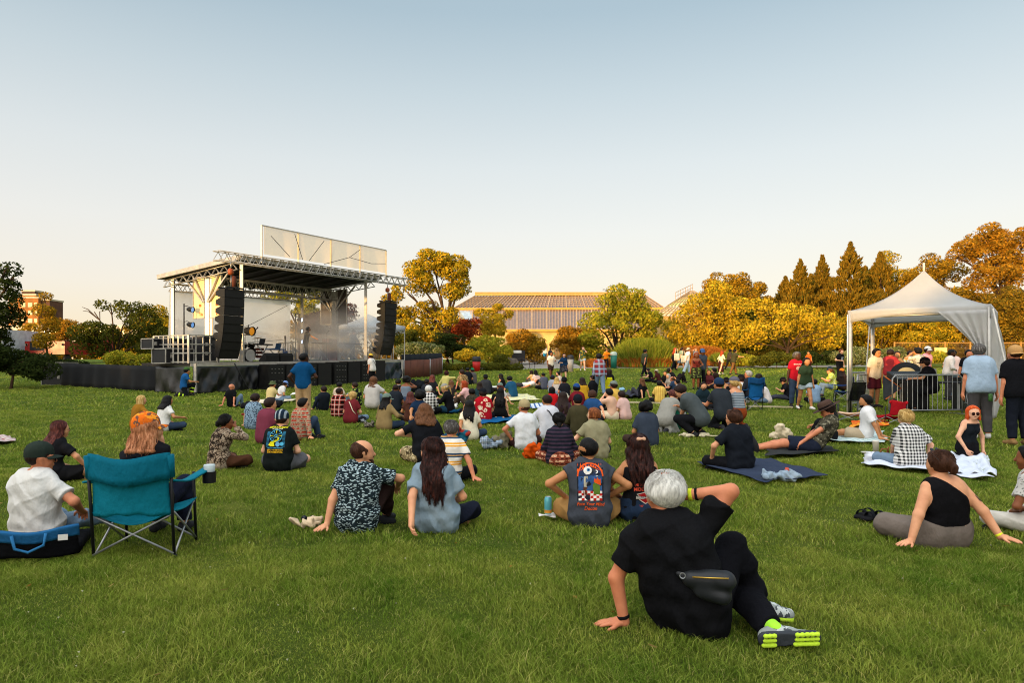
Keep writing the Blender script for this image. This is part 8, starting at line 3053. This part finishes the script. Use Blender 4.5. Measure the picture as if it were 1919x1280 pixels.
def camp_chair(label, loc, rz, cl, cl2, w=.54, hb=.80, hs=.38, arms=True, cup=False):
 r = empty('camp_chair', loc, rz, label, 'camp chair')
 tube = plain('#1b1b1e', 0.4, 0.3)
 hw = w / 2
 pole = MB()
 for sg in (-1, 1):
  mb = MB()
  mb.tube([(sg * hw, -.02, 0), (sg * hw, -.06, hs), (sg * (hw + .005), -.1, hb)], .011, 8)
  mb.build('back_pole', tube, r)
  mb = MB()
  mb.tube([(sg * hw * .95, .46, 0), (sg * hw * .92, .43, hs + .2)], .011, 8)
  mb.build('front_leg', tube, r)
  mb = MB()
  mb.tube([(-sg * hw, -.035, .03), (sg * hw, -.05, hs - .03)], .008, 8)
  mb.tube([(sg * hw, 0, .03), (sg * hw * .93, .42, hs - .02)], .008, 8)
  mb.tube([(sg * hw * .95, .45, .03), (sg * hw, -.03, hs - .02)], .008, 8)
  mb.tube([(-sg * hw * .95, .45, .03), (sg * hw * .95, .43, hs - .03)], .008, 8)
  mb.build('cross_bar', STEEL, r)
  mb = MB()
  mb.lathe([(0, 0), (.02, 0), (.02, .02), (0, .02)], (sg * hw, -.02, 0), 8)
  mb.build('foot', BLACK, r)
 mb = MB()
 mb.grid(lambda u, v: Vector(((u - .5) * w * (1 - .06 * math.sin(math.pi * v)), -.1 + .05 * (1 - v) * 1 - .085 * math.sin(math.pi * u) * (1 - .3 * v) - .0, hs - .03 + (hb - hs + .04) * v + .03 * math.cos(2 * math.pi * u) * (v - .4) +
        .006 * math.sin(22 * u + 5 * v))), 22, 16, True, .006)
 bk = mb.build('backrest', cl, r)
 mb = MB()
 mb.grid(lambda u, v: Vector(((u - .5) * w * 1.005, -.106 - .092 * math.sin(math.pi * u), hb - .17 + .19 * v + .03 * math.cos(2 * math.pi * u) * .6)), 22, 4, True, .004)
 for sg in (-1, 1):
  mb.tube([(sg * hw, -.075, hs + .24), (sg * (hw + .004), -.1, hb + .02)], .026, 8)
 mb.build('back_band', cl2, bk)
 mb = MB()
 mb.grid(lambda u, v: Vector(((u - .5) * w, -.06 + .5 * v, hs - .1 * math.sin(math.pi * u) * (1 - .4 * v) - .03 * math.sin(math.pi * v))), 16, 12, True, .006)
 mb.build('seat', cl, r)
 if arms:
  for sg in (-1, 1):
   mb = MB()
   mb.grid(lambda u, v: Vector((sg * (hw + .015) + (v - .5) * .07 + sg * .12 * max(0, u - .7), -.08 + .62 * u, hs + .21 - .04 * math.sin(math.pi * u) - .02 * (v - .5) ** 2)), 14, 4, True, .012)
   a = mb.build('armrest', cl, r)
   if cup and sg == 1:
    mb = MB()
    mb.lathe([(.05, .0), (.052, .09)], (hw + .075, .5, hs + .1), 16)
    mb.build('cup_holder', tube, a)
    mb = MB()
    mb.lathe([(0, .0), (.038, .0), (.044, .11), (.04, .115), (0, .115)], (hw + .075, .5, hs + .13), 16)
    mb.build('cup_lid', plain('#b9c4c4', 0.3), a)
 return r

def small_things():
 teal, teal2 = cloth('#0f6a7c', None, None, None, 1, .7), cloth('#0c5c70', None, None, None, 1.01, .7)
 b = gp(250, 1047)
 camp_chair('teal folding camp chair seen from behind at the left', (b.x, b.y + .03, b.z), R(6), teal, teal2, .55, .73, .35, True, True)
 blue = cloth('#175489')
 b = gp(1413, 770)
 camp_chair('bright blue folding camp chair in mid lawn', (b.x, b.y, b.z), R(28), blue, cloth('#17406a'), .6, .95, .42)
 b = gp(1574, 754)
 camp_chair('small blue camp chair by the tent leg', (b.x + .3, b.y, b.z), R(60), cloth('#16407a'), cloth('#15233a'), .5, .85, .4)
 red = cloth('#8f141c')
 b = gp(1682, 797)
 camp_chair('low red camp chair standing empty before the barrier', (b.x, b.y + .1, b.z), R(100), red, cloth('#a01a20'), .5, .52, .24, False)
 b = gp(1612, 792)
 camp_chair('low cream camp chair behind the bearded man', (b.x, b.y + .1, b.z), R(60), cloth('#c9a68a'), cloth('#b8957a'), .45, .45, .24, False)
 b = gp(1639, 783)
 r = empty('patio_chair', (b.x - .15, b.y + .6, b.z), R(20), 'black mesh patio chair beside the front tent leg', 'chair')
 mb = MB()
 mb.tube([(-.27, 0, 0), (-.26, .03, .42), (-.24, -.06, .8), (-.12, -.1, .93), (.12, -.1, .93), (.24, -.06, .8), (.26, .03, .42), (.27, 0, 0)], .014, 8)
 mb.tube([(-.26, .48, 0), (-.26, .46, .62), (-.26, .02, .64)], .014, 8)
 mb.tube([(.26, .48, 0), (.26, .46, .62), (.26, .02, .64)], .014, 8)
 mb.build('frame', BLACK, r)
 mb = MB()
 mb.grid(lambda u, v: Vector(((u - .5) * .48, .02 - .1 * v - .04 * math.sin(math.pi * u), .42 + .48 * v)), 10, 10, True, .006)
 mb.build('back', scrim('patio mesh', '#1a1a1c', .8), r)
 mb = MB()
 mb.grid(lambda u, v: Vector(((u - .5) * .5, .02 + .45 * v, .42 - .02 * math.sin(math.pi * u))), 10, 8, True, .008)
 mb.build('seat', BLACK, r)
 # low seat at the left edge
 b = gp(55, 1052)
 r = empty('ground_seat', (b.x, b.y + .06, b.z), R(22), 'low black and blue padded ground seat under the man at the left edge', 'seat')
 mb = MB()
 mb.grid(lambda u, v: Vector(((u - .5) * .56, -.02 + .5 * v, .09 + .02 * math.sin(math.pi * v))), 12, 8, True, .07)
 mb.build('cushion', cloth('#131316'), r)
 mb = MB()
 mb.grid(lambda u, v: Vector(((u - .5) * .56, -.05 - .06 * math.sin(math.pi * u) - .03 * v, .03 + .13 * v + .012 * math.sin(6 * u))), 16, 6, True, .03)
 bk = mb.build('backrest', cloth('#121215'), r)
 mb = MB()
 mb.grid(lambda u, v: Vector(((u - .5) * .58, -.085 - .06 * math.sin(math.pi * u) - .02 * v, .15 + .075 * v + .014 * math.sin(7 * u + 1))), 18, 5, True, .03)
 bl = mb.build('blue_band', cloth('#235a86'), bk)
 mb = MB()
 mb.tube([(-.1, -.165, .21), (-.08, -.175, .12), (0, -.185, .09), (.09, -.175, .13), (.1, -.165, .21)], .01, 6)
 mb.build('handle', cloth('#2f6a98'), bl)
 mb = MB()
 mb.box((.2, -.152, .17), (.06, .006, .04))
 mb.build('care_label', WHITE, bl)
 # phone
 p = at(297, 823, 5.5)
 r = empty('mobile_phone', p, -R(20), 'phone in a pink case held up by the woman in the teal chair', 'phone')
 mb = MB()
 mb.box((0, 0, .03), (.078, .011, .155))
 r2 = mb.build('case', plain('#c9705c', 0.5), r)
 mb = MB()
 mb.box((0, -.007, .03), (.068, .004, .143))
 mb.build('screen', plain('#3c4654', 0.15, 0, .3, 30), r)
 # blankets
 blanket('picnic_blanket', 'navy grey picnic blanket under the man in black tee', [(1300, 874), (1440, 866), (1552, 900), (1432, 912)], cloth('#30384a'), amp=.012)
 blanket('picnic_blanket', 'white rumpled blanket under the gingham blouse', [(1622, 868), (1800, 868), (1856, 905), (1618, 876)], cloth('#c4c8d4'), amp=.03)
 blanket('picnic_blanket', 'white rumpled blanket in front of the orange haired woman', [(1780, 858), (1850, 862), (1868, 900), (1770, 896)], cloth('#c8ccd6'), amp=.035)
 blanket('beach_towel', 'striped pale towel under the bearded man in white', [(1545, 818), (1655, 812), (1662, 836), (1520, 830)], cloth('#b9c4c0', 'stripe', '#8fa9a8', None, .6), 'towel', amp=.012)
 blanket('picnic_blanket', 'orange and red blanket behind the bearded man', [(1598, 793), (1660, 790), (1668, 803), (1592, 806)], cloth('#c9561c', 'camo', '#d09a2c', '#a8281c', .4), amp=.02)
 blanket('sleeping_mat', 'dark grey mat under the man in the brown hat', [(1440, 848), (1540, 838), (1572, 852), (1436, 862)], cloth('#2f3030'), 'mat', amp=.006)
 blanket('beach_towel', 'bright blue towel under the red floral shirt', [(876, 790), (980, 782), (986, 790), (890, 800)], cloth('#12507c'), 'towel', amp=.015)
 blanket('picnic_blanket', 'pale yellow and white blanket beside the teal tee', [(900, 744), (990, 741), (1012, 752), (905, 755)], cloth('#c9c0a0', 'camo', '#d8cc7a', '#b9c0b0', .4), amp=.01)
 blanket('picnic_blanket', 'blue and white striped blanket left of the red top', [(975, 762), (1040, 756), (1050, 768), (972, 768)], cloth('#c4cad6', 'stripe', '#3a5a8a', None, .5), amp=.01)
 blanket('picnic_blanket', 'pale blanket by the hooded figure', [(905, 727), (945, 725), (950, 731), (905, 733)], cloth('#c9c6bc'), amp=.01)
 blanket('picnic_blanket', 'cream blanket behind the green bucket hat', [(462, 756), (520, 748), (560, 752), (500, 760)], cloth('#cfc2a8'), amp=.012)
 blanket('picnic_blanket', 'red and white checked blanket cut by the left edge', [(-40, 822), (18, 822), (32, 832), (-40, 838)], cloth('#b9b0aa', 'check', '#8a2a30', None, .6), amp=.012)
 blanket('picnic_blanket', 'white sheet on the grass beyond the checked shirt', [(800, 752), (870, 748), (880, 755), (800, 759)], cloth('#cfcac4'), amp=.012)
 blanket('grey_throw', 'dark grey throw over the legs left of the black tee', [(1166, 742), (1200, 738), (1206, 748), (1160, 750)], cloth('#3a3b44'), 'blanket', amp=.05, hgt=.14)
 blanket('blue_pad', 'small pale blue pad on the grass right of the grey cap', [(1160, 730), (1168, 728), (1172, 733), (1160, 734)], cloth('#7fa3b4'), 'pad', n=8, amp=.005)
 # bags and clothes
 tan = plain('#8a4a22', .6)
 lump('canvas_bag', 'crumpled cream canvas bag left of the balding man', 570, 994, (.2, .12, .11), cloth('#c9b090'), seed=3)
 p = gp(575, 986)
 r = empty('sunglasses', p + Vector((.02, -.02, .045)), R(10), 'black sunglasses lying on the cream canvas bag', 'sunglasses')
 mb = MB()
 for x in (-.035, .035):
  mb.lathe([(0, 0), (.024, 0), (.026, .003), (0, .004)], (x, 0, .026), 12, Matrix.Rotation(R(72), 3, 'X'))
 mb.build('lenses', plain('#0c0c0e', .2), r)
 mb = MB()
 mb.tube([(-.06, 0, .03), (-.06, .1, .0)], .004, 6)
 mb.tube([(.06, 0, .03), (.06, .1, .0)], .004, 6)
 mb.tube([(-.012, 0, .03), (.012, 0, .03)], .003, 5)
 mb.build('frame', plain('#0c0c0e', .3), r)
 lump('orange_bag', 'bright orange bag beside the rust patterned skirt', 1000, 862, (.26, .16, .24), cloth('#c24a0f'), seed=5)
 lump('backpack', 'grey green backpack with round patch beside the white tee', 942, 842, (.26, .16, .34), cloth('#6a6450'), seed=6)
 p = gp(940, 842)
 lump('plaid_shirt', 'blue and white plaid shirt heaped on the grass', 922, 843, (.24, .16, .26), cloth('#3a4a60', 'plaid', '#8d9cab', '#c4ccd4', 2.0), 'shirt', seed=8)
 lump('denim_jacket', 'pale denim jacket with red badge heaped on the navy blanket', 1468, 904, (.34, .22, .17), cloth('#7b8c9c', 'denim', '#98a6b2'), 'jacket', seed=9,
  parts=[('badge', [(.02, -.06, .16), (.02, -.065, .165)], .03, plain('#b8442c', .5))])
 lump('tote_bag', 'white tote bag with brown handles at the gingham blouse', 1652, 872, (.34, .16, .2), cloth('#c9cad0'), seed=11,
  parts=[('handle', [(-.1, -.08, .12), (-.06, -.12, .24), (.02, -.12, .24), (.06, -.08, .12)], .01, tan), ('handle', [(.08, .04, .12), (.11, .02, .25), (.17, .02, .22), (.17, .04, .1)], .01, tan)])
 lump('tote_bag', 'cream tote bag slumped beside the brown hat', 1466, 826, (.3, .18, .36), cloth('#c9b89a'), seed=12)
 lump('tote_bag', 'limp cream tote bag in front of the crouching man', 1302, 822, (.5, .22, .12), cloth('#cdbfa0'), seed=13, parts=[('handle', [(.2, 0, .06), (.34, -.03, .05), (.44, 0, .05), (.36, .06, .04)], .012, cloth('#cdbfa0'))])
 lump('leopard_bag', 'small leopard print bag with black strap left of the khaki jacket', 692, 803, (.16, .12, .16), cloth('#8d8474', 'leopard', '#2a2620'), seed=14, parts=[('strap', [(-.06, 0, .1), (-.16, -.02, .14), (-.26, -.03, .03)], .008, BLACK)])
 lump('backpack', 'black backpack by the bald man in black tee', 462, 772, (.24, .2, .36), cloth('#1d1c1e'), seed=15)
 lump('red_jacket', 'red jacket on the grass beside the black backpack', 470, 783, (.34, .2, .14), cloth('#7d2a26'), 'jacket', seed=16)
 lump('helmet_bag', 'round black bag behind the blue cap and the pad', 513, 766, (.3, .24, .3), cloth('#1d1d20'), seed=17)
 lump('blue_bag', 'blue cloth bag behind the cream tee', 858, 776, (.34, .2, .16), cloth('#12405f'), seed=18)
 lump('white_jacket', 'white crumpled jacket beside the blue cloth bag', 850, 768, (.3, .2, .2), cloth('#c9c6c0'), 'jacket', seed=19)
 lump('teal_bag', 'teal backpack right of the striped polo', 852, 838, (.3, .2, .34), cloth('#1f5a70', 'camo', '#8a2c22', '#1d4a60', .5), seed=20)
 lump('black_bag', 'black bag left of the navy tee', 752, 786, (.26, .2, .22), cloth('#161618'), seed=21)
 lump('crossbody_bag', 'black and white bag beside the maroon tee', 676, 793, (.18, .14, .2), cloth('#1d1e24', 'camo', '#8d8f94', '#1d1e24', .6), seed=22)
 lump('white_cloth', 'white cloth by the black clad woman hugging her knees', 1530, 822, (.4, .25, .12), cloth('#c6cad0'), 'cloth', seed=23)
 lump('picnic_food', 'crumpled white paper and food on the mid lawn blanket', 1012, 765, (.3, .2, .1), cloth('#d0cac2'), 'paper', seed=24)
 lump('grey_backpack', 'beige backpack behind the bearded man in black cap', 1056, 752, (.3, .24, .4), cloth('#a39a86'), 'backpack', seed=25)
 lump('black_pack', 'tall black pack before the brown fence panels', 782, 738, (.5, .35, .75), cloth('#14171b'), 'bag', seed=26)
 # yellow bag by the plaid shirt
 p = gp(1141, 744)
 mb = MB()
 mb.grid(lambda u, v: Vector(((u - .5) * (.2 + .22 * v), .04 * math.sin(u * 6), .75 * (1 - v))), 10, 10, True, .03)
 o = mb.build('yellow_bag', cloth('#c9c01c'), None, p)
 tag(o, 'bright yellow shopping bag hanging beside the plaid shirt', 'bag')
 # can, napkin, tumbler, plate, sandals
 p = gp(1025, 976)
 mb = MB()
 mb.grid(lambda u, v: Vector(((u - .5) * .15, (v - .5) * .13, .052 + .01 * math.sin(5 * u + 3 * v))), 6, 6, True, .002)
 tag(mb.build('napkin', WHITE, None, p), 'white paper napkin under the drink can', 'napkin')
 r = empty('drink_can', p + Vector((.01, 0, .06)), 0, 'tall light blue and orange drink can on a napkin', 'can')
 mb = MB()
 mb.lathe([(.024, 0), (.033, .008), (.033, .135), (.027, .15), (.026, .155)], (0, 0, 0), 20)
 mb.mi = 1
 mb.lathe([(.0334, .01), (.0334, .04)], (0, 0, 0), 20)
 mb.build('can_body', [plain('#5aa9b8', .3, .2), plain('#c98a3c', .3, .2)], r)
 mb = MB()
 mb.lathe([(.026, .155), (.024, .15), (0, .15)], (0, 0, 0), 20)
 mb.build('can_top', STEEL, r)
 p = gp(1641, 858)
 r = empty('tumbler', p + Vector((0, 0, .04)), 0, 'tall pale tumbler standing at the edge of the white blanket', 'cup')
 mb = MB()
 mb.lathe([(0, 0), (.035, 0), (.045, .19), (.046, .2)], (0, 0, 0), 18)
 mb.build('cup', plain('#b9b09c', .4), r)
 mb = MB()
 mb.lathe([(.047, .2), (.047, .215), (.02, .225), (0, .225)], (0, 0, 0), 18)
 mb.build('lid', plain('#cfc9bc', .4), r)
 p = gp(1628, 856)
 mb = MB()
 mb.lathe([(0, .05), (.08, .05), (.11, .065), (.112, .07), (.08, .058), (0, .058)], (0, 0, 0), 22)
 tag(mb.build('paper_plate', plain('#c9c2b4', .7), None, p), 'paper plate of food on the grass beside the tumbler', 'plate')
 for k, (px, py, rz) in enumerate(((1640, 978, 20), (1622, 973, 35))):
  p = gp(px, py)
  r = empty('sandal', p + Vector((0, 0, .04)), R(rz), ('nearer' if k == 0 else 'farther') + ' black strap sandal left of the grey trousers', 'sandal', 'pair of black sandals')
  mb = MB()
  mb.grid(lambda u, v: Vector(((u - .5) * .27, (v - .5) * (.075 + .03 * math.sin(math.pi * u)), .012 * math.sin(u * 3))), 10, 4, True, .022)
  mb.build('sole', cloth('#1c1b1d'), r)
  for u in (-.06, .05):
   mb = MB()
   mb.grid(lambda a, b_: Vector((u + (b_ - .5) * .035, .05 * math.cos(math.pi * a), .05 * math.sin(math.pi * a) + .005)), 10, 2, True, .006)
   mb.build('strap', cloth('#17181c'), r)
 # writing pad, bag of the man with glasses, item in the blue shirt's hand
 p = gp(556, 757)
 mb = MB()
 mb.frame_box((-.18, -.1, .3), (.36, 0, .05), (.02, .2, .06), (0, 0, .012))
 tag(mb.build('drawing_pad', WHITE, None, p), 'white drawing pad on the knees of the man in the bucket hat', 'pad')
 p = at(1671, 748, 18.9)
 r = empty('shoulder_bag', p, R(5), 'dark grey triangular shoulder bag with orange edge', 'bag')
 mb = MB()
 V = [(-.2, 0, .62), (.28, 0, .3), (-.18, 0, .0), (-.2, .1, .62), (.28, .1, .3), (-.18, .1, .0)]
 mb.add(V, [(0, 2, 1), (3, 4, 5), (0, 1, 4, 3), (1, 2, 5, 4), (2, 0, 3, 5)])
 mb.build('pouch', cloth('#2c333c'), r)
 mb = MB()
 mb.tube([(-.2, -.005, .62), (.28, -.005, .3), (-.18, -.005, 0)], .014, 6)
 mb.build('piping', plain('#c9661c', .6), r)
 p = at(1856, 752, 12.3)
 r = empty('beverage_can', p, 0, 'green and white can hanging in the hand of the light blue shirt', 'can')
 mb = MB()
 mb.lathe([(0, 0), (.03, .0), (.034, .01), (.034, .12), (.026, .135), (0, .135)], (0, 0, 0), 16)
 mb.build('can_body', plain('#3c6a2c', .4, 0, .4, 30), r)
 # pale cable cover on the lawn
 for a, b, l in ((gp(1352, 764), gp(1486, 767), 'pale cable cover lying across the lawn before the walking pair'), (gp(1160, 757), gp(1245, 759), 'pale cable cover on the grass left of the yellow shirt')):
  mb = MB()
  mb.bar((0, 0, .06), (b.x - a.x, b.y - a.y, b.z - a.z + .06), .14, .04)
  tag(mb.build('cable_cover', plain('#b0a380', .8), None, a), l, 'cable cover')
 # bins, cafe table, sign, boulder
 for px, py, w, h, col, top, l in ((893, 696, .29, .78, '#b01a14', '#1c1a1c', 'red litter bin with black liner at the lawn edge'), (1069, 697, .22, 1.0, '#8f8d8a', '#26262a', 'grey litter bin with black lid beside the dotted skirt'),
         (1150, 690, .26, 1.1, '#1f6a5c', '#9fb0a8', 'teal recycling bin with pale lid by the tall grass')):
  p = gp(px, py)
  r = empty('litter_bin', p, 0, l, 'bin')
  mb = MB()
  mb.lathe([(0, 0), (w * .86, 0), (w, h), (w * .96, h), (w * .9, h * .9)], (0, 0, 0), 20)
  mb.build('drum', plain(col, .5), r)
  mb = MB()
  mb.lathe([(w * 1.03, h - .12), (w * 1.05, h + .02), (w * .98, h + .1), (w * .6, h + .16), (0, h + .17)] if col != '#b01a14' else [(w * 1.02, h - .1), (w * 1.06, h), (w * .98, h + .22), (w * .8, h + .26), (w * .75, h + .1), (0, h)], (0, 0, 0), 20)
  mb.build('liner' if col == '#b01a14' else 'lid', plain(top, .5), r)
 p = gp(978, 690)
 r = empty('cafe_table', p, 0, 'small round metal cafe table by the shrubs', 'table')
 mb = MB()
 mb.lathe([(0, .72), (.45, .72), (.45, .75), (0, .75)], (0, 0, 0), 20)
 mb.build('top', plain('#4a3a34', .5), r)
 mb = MB()
 mb.tube([(0, 0, 0), (0, 0, .72)], .04, 8)
 mb.lathe([(.3, 0), (.28, .03), (0, .05)], (0, 0, 0), 14)
 mb.build('leg', plain('#3a302c', .5), r)
 for dx, l in ((-.8, 'metal cafe chair left of the round table'), (.8, 'metal cafe chair right of the round table')):
  r = empty('cafe_chair', p + Vector((dx, 0, 0)), R(90 if dx < 0 else -90), l, 'chair', 'metal cafe chairs')
  mb = MB()
  mb.box((0, 0, .45), (.42, .42, .03))
  mb.build('seat', plain('#4a3a34', .5), r)
  mb = MB()
  mb.tube([(-.2, .2, 0), (-.2, .22, .9), (.2, .22, .9), (.2, .2, 0)], .015, 6)
  for z in (.6, .75):
   mb.tube([(-.2, .21, z), (.2, .21, z)], .012, 6)
  mb.build('back_frame', plain('#3a302c', .5), r)
  for x in (-.2, .2):
   mb = MB()
   mb.tube([(x, -.2, 0), (x, -.2, .44)], .014, 6)
   mb.build('leg', plain('#3a302c', .5), r)
 p = gp(972, 687)
 r = empty('garden_sign', p + Vector((0, 1.5, 0)), 0, 'dark low sign board with white panel by the path', 'sign')
 mb = MB()
 mb.box((0, 0, .9), (1.1, .08, .9))
 mb.build('board', plain('#1f1c1c', .6), r)
 mb = MB()
 mb.box((-.15, -.045, 1.25), (.8, .012, .22))
 mb.build('white_panel', plain('#d8d2c6', .6), r)
 p = gp(957, 686)
 V, F = sdf_mesh([(vec(-.4, 0, .2), vec(.3, .1, .25), .5, .4, .1), (vec(0, .2, .4), vec(.2, .2, .4), .35, .3, .1)], .07, .05, .6, 0)
 tag(link('boulder', np_mesh('boulder', V, F, [plain('#6a5f54', .9, 0, .3, 3, .1, .8)]), None, p), 'rounded grey boulder beside the cafe table', 'boulder')
 for px, py, l in ((1268, 676, 'cream tote bag carried by the red haired walker'), (1281, 680, 'white tote bag on the shoulder of the walker in the cap')):
  p = at(px, py, 47)
  mb = MB()
  mb.grid(lambda u, v: Vector(((u - .5) * .36, .05 * math.sin(3 * u), .5 * (1 - v))), 6, 6, True, .06)
  mb.tube([(-.1, .02, .5), (-.06, .02, .8), (.06, .02, .8), (.1, .02, .5)], .015, 5)
  tag(mb.build('tote_bag', cloth('#cdbfa4'), None, p), l, 'bag')

small_things()
